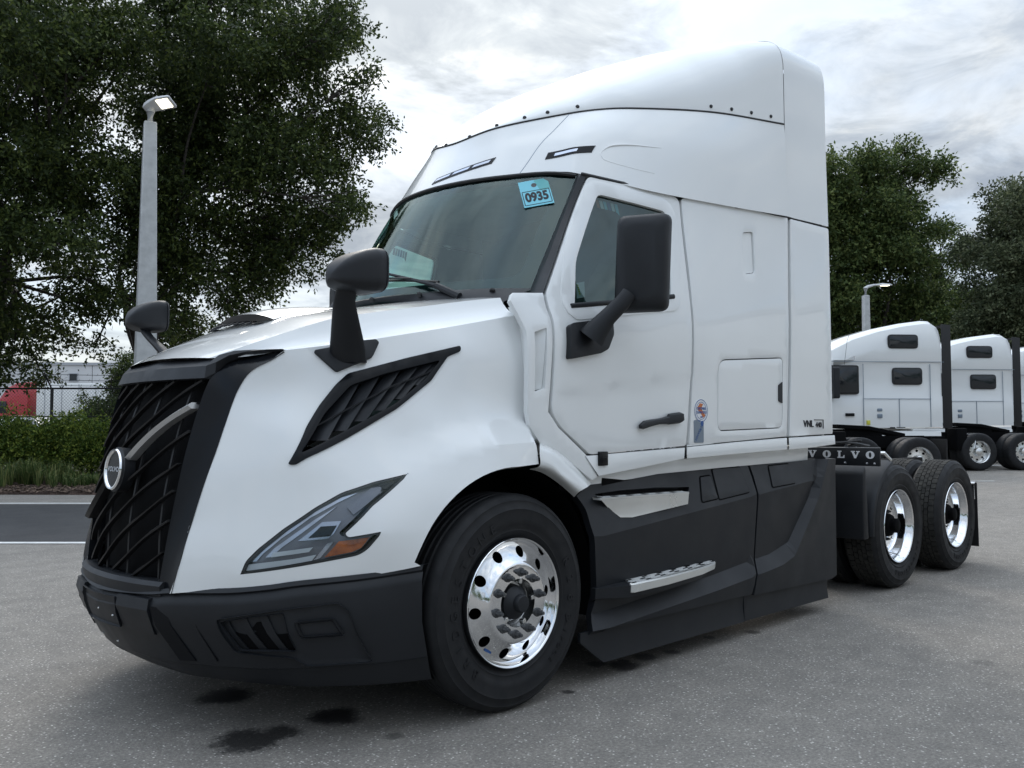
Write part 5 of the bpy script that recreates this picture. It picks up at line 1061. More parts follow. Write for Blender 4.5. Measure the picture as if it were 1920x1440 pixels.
for ch, y in zip('VOLVO', (-0.70, -0.825, -0.945, -1.065, -1.185)):
    polys = slab(ch); s_ = 0.058
    m_ = sheet(polys[0], lambda A: np.c_[np.full(len(A), VX - 0.0085), y - A[:, 0] * s_ * 0.86, 1.075 + A[:, 1] * s_], holes=polys[1:], step=0.3, thick=0.002)
    m_.build('strip_letter', M_WPRINT, vstrip, smooth=0)
for y in (-0.62, -0.80, -0.98, -1.16, -1.22):
    b = MB(); b.lathe([(0, 0.008), (0.009, 0.006), (0.011, 0)], n=10); o = b.build('strip_bolt', M_SILVER, vstrip); o.matrix_local = Matrix.Translation((VX - 0.006, y, 1.035)) @ Matrix.Rotation(-math.pi / 2, 4, 'Z')
ch_ = MB()
for y in (-0.43, 0.43): ch_.box((3.3, y, 0.86), (7.4, 0.09, 0.27))
for x in (2.6, 3.7, 5.15, 6.9): ch_.box((x, 0, 0.86), (0.12, 0.86, 0.22))
ch_.build('frame_rail', M_BLACK, TR, bevel=0.006)
ax_ = MB()
for x in (XW1, XW2, 0.0): ax_.tube([(x, -1.1, WR - (0.06 if x == 0 else 0)), (x, 1.1, WR - (0.06 if x == 0 else 0))], 0.09, 10)
for x in (XW1, XW2): ax_.lathe([(0.0, 0.2), (0.14, 0.16), (0.19, 0.0), (0.14, -0.16), (0, -0.2)], axis_o=(x, 0, WR), n=20)
ax_.build('axle', M_BLACK, TR)
fp = MB(); A_ = [(-0.48, -0.42), (0.25, -0.48), (0.62, -0.36), (0.62, -0.1), (0.1, -0.05), (0.1, 0.05), (0.62, 0.1), (0.62, 0.36), (0.25, 0.48), (-0.48, 0.42)]
fp.prism(A_, lambda a, b: (5.15 + a, b, 1.13 - max(0, a) * 0.12), lambda a, b: (5.15 + a, b, 1.08 - max(0, a) * 0.12)); fp.box((5.1, 0, 1.02), (0.5, 0.7, 0.1)); fp.build('fifth_wheel', M_BLACK, TR, smooth=30)
dp = MB(); dp.box((3.75, 0, 1.02), (0.8, 0.8, 0.02)); dp.build('deck_plate', M_STEEL, TR)
mf = MB(); mf.loft([[(XW2 + 0.55 + 0.02 * t, y, 0.78 - 0.62 * t) for y in (-1.215, -0.62)] + [(XW2 + 0.558 + 0.02 * t, y, 0.78 - 0.62 * t) for y in (-0.62, -1.215)] for t in (0, 0.5, 1)]); near(mf.build('mud_flap', M_SEAL, TR))
mh_ = MB(); mh_.tube([(XW2 + 0.55, -0.5, 0.77), (XW2 + 0.55, -1.20, 0.77)], 0.016, 8); mh_.tube([(XW2 + 0.572, -1.19, 0.76), (XW2 + 0.575, -1.19, 0.62)], 0.022, 8); near(mh_.build('flap_hanger', M_CHROME, TR))
for pts, r, m in (([(3.26, -0.55, 1.30), (3.62, -0.72, 1.22), (3.75, -0.62, 1.18)], 0.022, M_STEEL), ([(3.26, -0.4, 1.22), (3.6, -0.75, 1.19), (4.0, -0.95, 1.20), (4.15, -1.05, 1.215), (4.25, -0.9, 1.17)], 0.010, M_SEAL), ([(3.9, -0.8, 1.17), (4.05, -0.98, 1.20), (4.2, -1.1, 1.17)], 0.012, M_NUT), ([(3.26, -0.25, 1.28), (3.7, -0.45, 1.15), (4.4, -0.3, 1.12)], 0.016, M_SEAL)):
    b = MB(); b.tube([tuple(p) for p in cr(pts, 6)], r, 6); b.build('air_line', m, TR)
bkt = MB(); bkt.tube([(4.08, -1.18, 1.12), (4.12, -1.25, 1.12), (4.22, -1.26, 1.06)], 0.014, 6); near(bkt.build('fender_bracket', M_STEEL, TR))
for o in MIRROR_ME: mirror_tree(o, TR)

# ================================================================== the yard around it
CX, CY = -2.938, -4.186
RX, RY, FX, FY = 0.7125, -0.7016, 0.7016, 0.7125        # along the parking lines, and away from them
def yard(s, d, z=0.0): return Vector((CX + RX * s + FX * d, CY + RY * s + FY * d, z))
def gz(x, y): return 0.0078 * min(max(0.0, x - 8.0), 60.0)
def yg(s, d, up=0.0): p = yard(s, d); p.z = gz(p.x, p.y) + up; return p

# ---- ground
STAINS = ((-0.841, -0.044, 0.130, 1.00), (-1.065, -0.685, 0.150, 0.90), (-0.933, -0.696, 0.100, 0.85), (-0.908, -0.039, 0.090, 0.90), (-0.626, -0.683, 0.120, 0.95), (0.998, -1.079, 0.100, 0.90), (0.917, -0.954, 0.060, 0.80), (1.229, -1.053, 0.070, 0.80), (1.439, -1.091, 0.050, 0.80), (0.415, -1.183, 0.035, 0.80), (2.223, -1.163, 0.050, 0.80), (1.902, -1.048, 0.040, 0.70), (-0.590, -1.081, 0.040, 0.50), (2.488, -2.469, 0.070, 0.35), (1.068, -1.024, 0.040, 0.90))
M_ASPH = mat('asphalt', (0.09, 0.09, 0.09), 0.85, spec=0.3)
t = NT(M_ASPH); co_ = t.coord('Object')
big_ = t.noise(0.35, 4, 0.6, co_); mid_ = t.noise(5.0, 5, 0.65, co_); grit = t.noise(62.0, 5, 0.85, co_)
vor = t.node('ShaderNodeTexVoronoi', {'Vector': co_, 'Scale': 210.0, 'Randomness': 1.0}, feature='F1')
spk = t.node('ShaderNodeTexVoronoi', {'Vector': co_, 'Scale': 72.0, 'Randomness': 1.0}, feature='F1')
base_ = t.ramp(grit, [(0.25, (0.10, 0.092, 0.082)), (0.5, (0.215, 0.199, 0.178)), (0.75, (0.40, 0.375, 0.34))])
spc = t.ramp(t.node('ShaderNodeSeparateColor', {0: spk.outputs['Color']}).outputs[0], [(0.74, (0, 0, 0)), (0.93, (0.46, 0.44, 0.41))])
inner_ = t.ramp(spk.outputs['Distance'], [(0.18, (1, 1, 1)), (0.42, (0, 0, 0))])
base_ = t.mix(1.0, base_, t.mix(1.0, spc, inner_, 'MULTIPLY'), 'ADD')
base_ = t.mix(1.0, base_, t.ramp(mid_, [(0.3, (0.84, 0.84, 0.85)), (0.7, (1.12, 1.12, 1.11))]), 'MULTIPLY')
base_ = t.mix(1.0, base_, t.ramp(big_, [(0.3, (0.93, 0.93, 0.93)), (0.7, (1.06, 1.06, 1.06))]), 'MULTIPLY')
pit = t.ramp(t.node('ShaderNodeTexVoronoi', {'Vector': co_, 'Scale': 13.0, 'Randomness': 1.0}, feature='F1').outputs['Distance'], [(0.035, (0.35, 0.35, 0.35)), (0.075, (1, 1, 1))])
base_ = t.mix(0.8, base_, pit, 'MULTIPLY')
mp_ = t.node('ShaderNodeMapping', {'Vector': co_, 'Rotation': (0, 0, math.radians(44)), 'Scale': (0.25, 2.2, 1)}).outputs[0]
base_ = t.mix(1.0, base_, t.ramp(t.noise(1.0, 5, 0.6, mp_), [(0.35, (0.94, 0.94, 0.94)), (0.65, (1.05, 1.05, 1.05))]), 'MULTIPLY')
# oil and water stains, each a ragged patch of its own
sepx = t.node('ShaderNodeSeparateXYZ', {0: co_})
wob = t.math('MULTIPLY', t.math('SUBTRACT', t.noise(9.0, 5, 0.75, co_), 0.5), 1.5)
wob2 = t.math('MULTIPLY', t.math('SUBTRACT', t.noise(50.0, 4, 0.75, co_), 0.5), 1.3)
stain = None
for (sx_, sy_, r_, k_) in STAINS:
    dx = t.math('SUBTRACT', sepx.outputs[0], sx_); dy = t.math('SUBTRACT', sepx.outputs[1], sy_)
    u_ = t.math('ADD', t.math('MULTIPLY', dx, RX), t.math('MULTIPLY', dy, RY)); v_ = t.math('ADD', t.math('MULTIPLY', dx, FX), t.math('MULTIPLY', dy, FY))
    d2 = t.math('SQRT', t.math('ADD', t.math('MULTIPLY', u_, u_), t.math('MULTIPLY', t.math('MULTIPLY', v_, 1.0), v_)))
    e_ = t.math('ADD', t.math('ADD', t.math('DIVIDE', d2, r_), wob), wob2)
    f_ = t.math('MULTIPLY', t.math('SUBTRACT', 1.0, t.math('DIVIDE', t.math('SUBTRACT', e_, 0.7), 0.5), True), k_, True)
    stain = f_ if stain is None else t.math('MAXIMUM', stain, f_)
t.base(t.mix(stain, base_, (0.010, 0.010, 0.011)))
t.rough(t.math('SUBTRACT', 0.86, t.math('MULTIPLY', stain, 0.35)))
t.bump(t.math('ADD', t.math('MULTIPLY', vor.outputs['Distance'], 0.8), grit), 0.45, 0.004)
xs = np.unique(np.r_[np.linspace(-600, -40, 8), np.linspace(-30, 8, 12), np.linspace(10, 70, 16), np.linspace(90, 900, 9)]); ys_ = np.unique(np.r_[np.linspace(-600, -40, 8), np.linspace(-30, 60, 16), np.linspace(80, 900, 9)])
V = np.array([(x, y, gz(x, y)) for x in xs for y in ys_]); n_ = len(ys_)
F_ = np.array([(i * n_ + j, (i + 1) * n_ + j, (i + 1) * n_ + j + 1, i * n_ + j + 1) for i in range(len(xs) - 1) for j in range(n_ - 1)])
tag(fast_mesh('asphalt_ground', V, F_, M_ASPH), kind='structure')
M_DARKAS = mat('dark_asphalt', (0.05, 0.05, 0.052), 0.8, spec=0.3); t = NT(M_DARKAS)
t.base(t.mix(1.0, t.ramp(t.noise(90.0, 4, 0.7), [(0.3, (0.026, 0.026, 0.028)), (0.7, (0.066, 0.066, 0.068))]), t.ramp(t.noise(1.6, 6, 0.7), [(0.3, (0.75, 0.75, 0.76)), (0.7, (1.25, 1.25, 1.22))]), 'MULTIPLY')); t.bump(t.noise(150.0, 3), 0.3, 0.003)
M_LINE = varied(mat('road_paint', rough=0.7), (0.55, 0.55, 0.54), (0.78, 0.78, 0.76), 7.0, bump=0.3, bscale=200, bdist=0.002)
def strip_on(name, s0, s1, d0, d1, m, up, n=10):
    b = MB(); ss = np.linspace(s0, s1, n); add_grid(b, np.array([[yg(s, d0, up) for s in ss], [yg(s, d1, up) for s in ss]])); o = b.build(name, m, None, smooth=0); tag(o, kind='structure'); return o
strip_on('dark_lane', -60, 1.5, 10.2, 15.0, M_DARKAS, 0.004, 30)
strip_on('bay_line', -60, 1.5, 10.02, 10.16, M_LINE, 0.008)
strip_on('bay_line', -60, 1.5, 15.12, 15.27, M_LINE, 0.008)
strip_on('bay_line', 9.9, 10.9, 19.9, 20.02, M_LINE, 0.008)
strip_on('bay_line', 8.0, 16.0, 26.4, 26.6, M_LINE, 0.008)
M_MULCH = mat('mulch', (0.05, 0.03, 0.02), 0.95); t = NT(M_MULCH)
t.base(t.ramp(t.noise(26.0, 5, 0.75), [(0.3, (0.016, 0.010, 0.008)), (0.5, (0.06, 0.036, 0.026)), (0.72, (0.15, 0.10, 0.08))])); t.bump(t.noise(40.0, 4, 0.7), 0.9, 0.05)
bed = MB(); 
rows = []
for d, h in ((17.15, 0.0), (17.2, 0.05), (17.6, 0.09), (19.0, 0.12), (24.0, 0.12), (24.4, 0.0)): rows.append([yg(s, d + 0.06 * math.sin(s * 1.7), h) for s in np.linspace(-60, -3.2, 60)])
add_grid(bed, np.array(rows)); tag(bed.build('planting_bed', M_MULCH, None), kind='structure')
lv = [];
for i in range(5200):
    s = rng.uniform(-15, -3); d = 17.12 + abs(rng.normal(0, 0.55)); a = rng.uniform(0, 6.28); q = yg(s, d, 0.06 + min(0.07, (d - 17.1) * 0.1)); L = rng.uniform(0.02, 0.05)
    e1 = np.array([math.cos(a), math.sin(a), rng.uniform(-.4, .4)]) * L; e2 = np.array([-math.sin(a), math.cos(a), rng.uniform(-.4, .4)]) * L * 0.45; q = np.array(q)
    lv += [q - e1, q - e2, q + e1, q + e2]
lit = fast_mesh('leaf_litter', np.array(lv), np.arange(len(lv)).reshape(-1, 4), varied(mat('dry_leaf', rough=0.8), (0.05, 0.028, 0.018), (0.20, 0.14, 0.10), 9.0)); tag(lit, kind='stuff')

# ---- foliage
def leaf_mat(name, dark, mid, light, trans=0.25):
    m = mat(name, mid, 0.55, spec=0.25); t = NT(m)
    r = t.node('ShaderNodeNewGeometry').outputs['Random Per Island']; f = t.noise(0.55, 3, 0.6)
    c = t.mix(1.0, t.ramp(r, [(0.0, dark), (0.55, mid), (1.0, light)]), t.ramp(f, [(0.3, (0.7, 0.74, 0.7)), (0.7, (1.25, 1.2, 1.1))]), 'MULTIPLY'); t.base(c)
    tl_ = t.node('ShaderNodeBsdfTranslucent', {0: c}); mx = t.node('ShaderNodeMixShader', {0: trans}); t.l.new(t.b.outputs[0], mx.inputs[1]); t.l.new(tl_.outputs[0], mx.inputs[2]); t.l.new(mx.outputs[0], t.n['Material Output'].inputs[0]); return m
M_OAK = leaf_mat('oak_leaf', (0.022, 0.036, 0.012), (0.046, 0.072, 0.022), (0.13, 0.165, 0.045), 0.35)
M_BROAD = leaf_mat('broad_leaf', (0.036, 0.060, 0.020), (0.080, 0.122, 0.04), (0.20, 0.24, 0.085), 0.35)
M_GREY = leaf_mat('grey_leaf', (0.04, 0.055, 0.03), (0.085, 0.108, 0.058), (0.19, 0.21, 0.13), 0.35)
M_SHRUB = leaf_mat('shrub_leaf', (0.035, 0.07, 0.015), (0.11, 0.175, 0.035), (0.32, 0.37, 0.075), 0.4)
M_BLADE = leaf_mat('grass_blade', (0.04, 0.07, 0.022), (0.085, 0.135, 0.042), (0.25, 0.26, 0.11), 0.3)
M_BARK = varied(mat('bark', rough=0.9), (0.022, 0.019, 0.016), (0.075, 0.065, 0.055), 8.0, bump=0.8, bscale=14, bdist=0.03)
def leaves(centers, radii, n, L, Wd, droop=0.25, flat=0.72, spray=9):
    """leaf quads in twig-like sprays spread through a set of blobs"""
    centers = np.asarray(centers, float); radii = np.asarray(radii, float); p = radii ** 2.2; p /= p.sum(); m = n // spray
    k = rng.choice(len(centers), m, p=p); u = rng.normal(size=(m, 3)); u /= np.linalg.norm(u, axis=1)[:, None]
    r = radii[k] * rng.beta(2.6, 1.15, m) * (1 + 0.25 * rng.normal(size=m)); q = centers[k] + u * r[:, None] * np.array([1, 1, flat])
    tw = rng.normal(size=(m, 3)) * 0.6 + u; tw /= np.linalg.norm(tw, axis=1)[:, None]
    q = np.repeat(q, spray, 0); tw = np.repeat(tw, spray, 0); j = np.tile(np.arange(spray), m); N = len(q)
    q = q + tw * (j * L * 0.34)[:, None] + rng.normal(size=(N, 3)) * L * 0.33
    a = tw * 0.6 + rng.normal(size=(N, 3)) * 0.75; a[:, 2] -= droop; a /= np.linalg.norm(a, axis=1)[:, None]
    b = np.cross(a, rng.normal(size=(N, 3))); b /= np.maximum(np.linalg.norm(b, axis=1), 1e-6)[:, None]
    l = L * rng.uniform(0.7, 1.25, N)[:, None]; w = Wd * rng.uniform(0.7, 1.25, N)[:, None]
    V = np.stack([q, q + a * l * 0.5 - b * w * 0.5, q + a * l, q + a * l * 0.5 + b * w * 0.5], 1).reshape(-1, 3); return V, np.arange(4 * N).reshape(-1, 4)
def make_tree(name, label, base, trunk_r, blobs, n, L, Wd, m, group, trunk_h=None, lean=(0, 0)):
    root = empty(name, tuple(base)); tag(root, label, 'tree', group); bx_, by_, bz_ = base
    sub = []
    for b in blobs:                                        # small sprays standing out from each blob make the outline ragged
        for _ in range(4):
            u = rng.normal(size=3); u /= np.linalg.norm(u); sub.append((b[0] + u[0] * b[3] * 0.95, b[1] + u[1] * b[3] * 0.95, b[2] + u[2] * b[3] * 0.75, b[3] * rng.uniform(0.28, 0.42)))
    C = np.array([b[:3] for b in blobs]) - np.array([bx_, by_, bz_]); R = np.array([b[3] for b in blobs])
    Cs = np.array([b[:3] for b in sub]) - np.array([bx_, by_, bz_]); V, F_ = leaves(np.r_[C, Cs], np.r_[R * 0.88, np.array([b[3] for b in sub])], n, L, Wd); fast_mesh('crown', V, F_, m, root)
    w = MB(); th = trunk_h or C[:, 2].min(); top = np.array([lean[0], lean[1], th])
    w.tube([tuple(np.array([0.03 * math.sin(k * 2), 0.03 * math.cos(k * 3), 0]) + top * k / 4 - np.array([0, 0, 0.1 if k == 0 else 0])) for k in range(5)], [trunk_r * (1.35 if k == 0 else 1 - 0.1 * k) for k in range(5)], 10)
    ang = np.arctan2(C[:, 1] - top[1], C[:, 0] - top[0]); order = np.argsort(C[:, 2]); hubs = []
    for i in range(7):                                     # main limbs rise from the trunk, bend and carry the twigs
        a = i * 2.4; e = top + np.array([math.cos(a), math.sin(a), 0]) * np.abs(C[:, :2] - top[:2]).max() * rng.uniform(0.15, 0.4) + np.array([0, 0, (C[:, 2].max() - th) * rng.uniform(0.3, 0.7)])
        k = np.argmin(((C - e) ** 2).sum(1)); e = C[k]; m1 = top * 0.7 + e * 0.3 + rng.normal(size=3) * 0.35; m2 = top * 0.35 + e * 0.65 + rng.normal(size=3) * 0.45
        pts = cr([top * 0.96, m1, m2, e], 4); w.tube([tuple(p) for p in pts], [trunk_r * 0.55 * (1 - 0.065 * q) for q in range(len(pts))], 7); hubs += [pts[6], pts[9], pts[12]]
    H = np.array(hubs)
    for i in range(len(C)):
        s = H[np.argmin(((H - C[i]) ** 2).sum(1))]; e = C[i]; m1 = (s + e) / 2 + rng.normal(size=3) * 0.3
        pts = cr([s, m1, e], 3); w.tube([tuple(p) for p in pts], [trunk_r * 0.2 * (1 - 0.11 * q) for q in range(len(pts))], 5)
        for _ in range(4):
            q = e + rng.normal(size=3) * R[i] * 0.5; w.tube([tuple(pts[-2]), tuple((pts[-2] + q) / 2 + rng.normal(size=3) * 0.12), tuple(q)], [trunk_r * 0.09, trunk_r * 0.06, trunk_r * 0.02], 4)
    w.build('trunk', M_BARK, root); return root
def blob_at(u, v, d, rpx, jit=1.2):
    """a blob of foliage seen in a given direction at a given distance"""
    s = (u - 960) / 1650 * d; z = 1.335 + (798.5 - v) / 1650 * d; dd = d + rng.normal() * jit; p = yard(s, dd); return (p.x, p.y, z, rpx / 1650 * d)
# live oaks on the left: crowns laid out from how they stand behind the fence
oakA = [blob_at(u, v, 26, r) for u, v, r in ((330, 60, 95), (420, 20, 90), (500, 70, 85), (590, 60, 80), (640, 90, 55), (560, 130, 85), (655, 180, 55), (690, 170, 32), (600, 210, 80), (665, 250, 52), (530, 230, 95), (450, 170, 95), (380, 170, 95), (620, 330, 60), (560, 320, 85), (480, 320, 95), (400, 290, 95), (330, 260, 95), (655, 395, 42), (590, 410, 62), (520, 420, 80), (440, 420, 90), (370, 400, 90), (300, 380, 90), (560, 480, 50), (500, 510, 60), (430, 510, 70), (360, 510, 80), (300, 500, 80), (440, 570, 40), (350, 590, 55), (290, 600, 60), (260, 640, 45), (215, 660, 28), (300, 160, 90), (670, 410, 28), (610, 470, 30), (640, 30, 38), (590, -10, 50), (480, -60, 80), (350, -60, 90), (262, 470, 70), (380, 640, 30))]
oakB = [blob_at(u, v, 23, r) for u, v, r in ((30, 60, 110), (130, 40, 110), (220, 90, 95), (250, 190, 90), (160, 180, 105), (70, 170, 105), (-10, 200, 100), (230, 300, 85), (150, 310, 100), (60, 320, 105), (-20, 340, 100), (220, 400, 75), (140, 430, 85), (50, 440, 95), (-30, 470, 95), (190, 490, 60), (110, 530, 65), (30, 560, 75), (-40, 600, 80), (150, 570, 35), (95, 600, 34), (20, 640, 50), (-20, 700, 60), (230, -20, 90), (100, -60, 100), (-40, 50, 110), (-90, 250, 110), (-90, 450, 100), (5, 690, 34), (215, 560, 40), (60, 610, 40))]
bA, bB = yg((262 - 960) / 1650 * 26, 26.2), yg((-40 - 960) / 1650 * 23.5, 23.8)
make_tree('oak_tree', 'dense live oak whose crown spreads to the right behind the tall concrete lamp post', bA, 0.26, oakA, 135000, 0.135, 0.066, M_OAK, 'oaks along the fence', 3.2)
make_tree('oak_tree', 'live oak at the far left edge, branches hanging low over the chain link fence', bB, 0.30, oakB, 135000, 0.13, 0.064, M_OAK, 'oaks along the fence', 3.0)
treeR = [blob_at(u, v, 52, r) for u, v, r in ((1580, 340, 40), (1625, 320, 42), (1660, 345, 40), (1600, 395, 52), (1650, 410, 52), (1590, 460, 60), (1650, 480, 60), (1600, 540, 65), (1660, 560, 62), (1715, 300, 30), (1740, 320, 26), (1700, 340, 32), (1765, 325, 22), (1735, 365, 30), (1710, 400, 36), (1745, 430, 26), (1700, 460, 40), (1725, 500, 26), (1720, 560, 48), (1740, 610, 45), (1690, 630, 55), (1600, 620, 60), (1560, 560, 60), (1550, 430, 60), (1540, 350, 50), (1500, 400, 70), (1500, 540, 80), (1700, 275, 16), (1640, 300, 22))]
treeR2 = [blob_at(u, v, 46, r) for u, v, r in ((1910, 380, 40), (1880, 410, 42), (1930, 440, 60), (1860, 450, 34), (1840, 480, 26), (1890, 500, 55), (1930, 540, 70), (1850, 560, 48), (1880, 610, 55), (1820, 620, 40), (1930, 650, 65), (1850, 660, 45), (1815, 530, 20), (1950, 360, 60), (1990, 450, 90), (1990, 600, 90), (1790, 660, 40))]
treeR3 = [blob_at(u, v, 62, r) for u, v, r in ((1775, 430, 14), (1790, 460, 18), (1765, 480, 18), (1800, 490, 20), (1780, 520, 26), (1760, 560, 30), (1800, 570, 34), (1780, 620, 40), (1750, 660, 40), (1820, 650, 40), (1795, 420, 12), (1765, 450, 10))]
for nm, lb_, bl_, n_, L_, mm_, u_, d_ in (('tall_tree', 'tall broad-leaved tree with a ragged forked top beside the slim lamp post', treeR, 110000, 0.24, M_BROAD, 1650, 52), ('tall_tree', 'grey green tree filling the right edge above the parked trucks', treeR2, 90000, 0.20, M_GREY, 1920, 46), ('tall_tree', 'thin airy tree between the forked tree and the grey green tree', treeR3, 30000, 0.22, M_BROAD, 1785, 62)):
    p = yg((u_ - 960) / 1650 * d_, d_ + 0.3); make_tree(nm, lb_, p, 0.32, bl_, n_, L_, L_ * 0.5, mm_, 'trees behind the parked trucks', 4.0)
# far tree line that closes the yard on the right and behind the truck
tlb = []
for i in range(90):
    u = rng.uniform(760, 2500); d = rng.uniform(75, 95); tlb.append(blob_at(u, 740 - rng.uniform(0, 80), d, rng.uniform(35, 70), 2))
V, F_ = leaves([b[:3] for b in tlb], [b[3] for b in tlb], 60000, 0.5, 0.26); tag(fast_mesh('tree_line', V, F_, M_BROAD), kind='stuff')
# small oak twigs tree by the building
sap = [blob_at(u, v, 34, r) for u, v, r in ((205, 705, 22), (225, 730, 28), (195, 748, 22), (175, 775, 20), (215, 770, 30), (235, 690, 28), (180, 722, 12), (160, 752, 10))]
make_tree('young_tree', 'small bushy tree just behind the chain link fence, next to the truck grille', yg((205 - 960) / 1650 * 34, 34.2), 0.07, sap, 11000, 0.12, 0.06, M_OAK, None, 1.0)
# shrubs of the hedge
for i, (u, d, h, w_) in enumerate(((-70, 20.4, 1.5, 0.85), (-8, 20.2, 1.62, 0.8), (40, 20.6, 1.68, 0.75), (92, 20.3, 1.45, 0.62), (128, 20.5, 1.66, 0.7), (172, 20.3, 1.6, 0.7), (215, 20.6, 1.6, 0.7), (262, 20.4, 1.6, 0.7))):
    p = yg((u - 960) / 1650 * d, d, 0.12); root = empty('shrub', tuple(p))
    tag(root, ('clipped green shrub cut off by the left edge, in front of the fence', 'leafy green shrub second from the left edge, below the red cab', 'full green shrub below the rear of the red cab', 'low green shrub in front of the fence post', 'bright green shrub right of the fence post', 'green shrub next to the truck grille, in front of the fence', 'green shrub hidden in part by the truck grille', 'green shrub behind the truck grille')[i], 'shrub', 'shrubs of the hedge')
    bl_ = []
    h *= rng.uniform(0.84, 1.06)
    for k in range(9): a = k * 2.4; bl_.append((w_ * 0.55 * math.cos(a) * (k % 3) / 2, w_ * 0.55 * math.sin(a) * (k % 3) / 2, h * (0.28 + 0.5 * (k / 9)), w_ * 0.5))
    V, F_ = leaves([b[:3] for b in bl_], [b[3] for b in bl_], 6500, 0.085, 0.035, -0.3, 0.9); fast_mesh('foliage', V, F_, M_SHRUB, root)
    st_ = MB()
    for k in range(6): b = bl_[k]; st_.tube([(0, 0, -0.1), (b[0] * 0.4, b[1] * 0.4, b[2] * 0.5), b[:3]], [0.02, 0.014, 0.006], 5)
    st_.build('stem', M_BARK, root)
gv = []
for i in range(700):
    s = rng.uniform(-16, -2); d = rng.uniform(17.75, 19.6); c = np.array(yg(s, d, 0.1))
    if d < 18.1 and rng.random() < 0.4: continue
    for k in range(20):
        a = rng.uniform(0, 6.28); L = rng.uniform(0.22, 0.6) * (0.8 + 0.35 * math.sin(s * 2.3)); o = np.array([math.cos(a), math.sin(a), 0]); sd = np.array([-math.sin(a), math.cos(a), 0]) * 0.009; lean = rng.uniform(0.15, 0.75); b0 = c + o * 0.03
        p1 = b0 + o * L * lean * 0.4 + np.array([0, 0, L * 0.7]); p2 = b0 + o * L * lean + np.array([0, 0, L * (1.0 - 0.45 * lean)])
        gv += [b0 - sd, b0 + sd, p1 + sd * 0.8, p1 - sd * 0.8, p1 - sd * 0.8, p1 + sd * 0.8, p2 + sd * 0.1, p2 - sd * 0.1]
tag(fast_mesh('ornamental_grass', np.array(gv), np.arange(len(gv)).reshape(-1, 4), M_BLADE), kind='stuff')

# ---- chain link fence
M_FENCE = mat('fence_black', (0.012, 0.013, 0.014), 0.5)
fn_ = empty('chain_link_fence', tuple(yg(-12, 22.5))); tag(fn_, 'black chain link fence with barbed wire on slanted arms behind the hedge', 'fence')
inv = Vector(yg(-12, 22.5))
def fl_(s, z, dd=0.0): p = yg(s, 22.5 + dd, z); return tuple(p - inv)
s97 = (97 - 960) / 1650 * 22.5
for k in range(-4, 5):
    s = s97 + 3.0 * k; b = MB(); b.tube([fl_(s, 0), fl_(s, 2.28)], 0.04, 8); po = b.build('fence_post', M_FENCE, fn_)
    b = MB(); b.tube([fl_(s, 2.26), fl_(s - 0.06, 2.68, -0.28)], 0.02, 6); b.build('barb_arm', M_FENCE, po)
S0, S1_ = s97 - 12, s97 + 12
for z in (0.12, 1.55, 2.27): b = MB(); b.tube([fl_(S0, z), fl_(S1_, z)], 0.026 if z > 2 else 0.02, 6); b.build('fence_rail', M_FENCE, fn_)
for j in range(3):
    b = MB(); t_ = (j + 0.6) / 3
    b.tube([fl_(S0 + 0.5 * k, 2.28 + 0.40 * t_ - 0.02 * math.sin(k * 0.5), -0.28 * t_) for k in range(49)], 0.006, 4)
    for k in range(96): b.tube([fl_(S0 + 0.25 * k, 2.25 + 0.40 * t_, -0.28 * t_), fl_(S0 + 0.25 * k + 0.02, 2.31 + 0.40 * t_, -0.28 * t_ + 0.02)], 0.004, 3)
    b.build('barbed_wire', M_FENCE, fn_)
lk_ = MB(); zt, zb = 2.26, 0.12; Hh = zt - zb; pitch = 0.085
for sgn in (1, -1):
    for k in range(int((S1_ - S0 + Hh) / pitch)):
        a = S0 - Hh + k * pitch if sgn > 0 else S0 + k * pitch
        p0, p1 = ((a, zb), (a + Hh, zt)) if sgn > 0 else ((a + 0, zt), (a + Hh, zb))
        lk_.tube([fl_(p0[0], p0[1]), fl_(p1[0], p1[1], 0.004)], 0.0028, 3, cap=False)
o = lk_.build('wire_mesh', M_FENCE, fn_, smooth=0, fix=False); o['kind'] = 'stuff'

# ---- beyond the fence: warehouse, red lorry with its trailer, parked car
M_WALL = varied(mat('warehouse_panel', rough=0.7), (0.60, 0.61, 0.62), (0.68, 0.69, 0.70), 0.4)
M_WALL2 = mat('warehouse_trim', (0.42, 0.44, 0.47), 0.6)
M_DKGL = mat('dark_window', (0.012, 0.016, 0.02), 0.08, spec=0.6)
wb = empty('warehouse', tuple(yg(-40, 72))); tag(wb, 'long white warehouse with a small dark window beyond the fence', 'building'); wi_ = Vector(yg(-40, 72))
def wl_(s, d, z): return tuple(yg(s, d, z) - wi_)
for k in range(12):
    s0 = -62 + k * 4.6; b = MB(); h0, h1 = 6.55 - 0.013 * (k * 4.6), 6.55 - 0.013 * ((k + 1) * 4.6); g_ = 0.03
    b.add([wl_(s0 + g_, 72, 0), wl_(s0 + 4.6 - g_, 72, 0), wl_(s0 + 4.6 - g_, 72, h1), wl_(s0 + g_, 72, h0), wl_(s0 + g_, 72.3, 0), wl_(s0 + 4.6 - g_, 72.3, 0), wl_(s0 + 4.6 - g_, 72.3, h1), wl_(s0 + g_, 72.3, h0)], [(0, 1, 2, 3), (4, 7, 6, 5), (3, 2, 6, 7), (0, 3, 7, 4), (1, 5, 6, 2)]); b.build('wall_panel', M_WALL, wb)
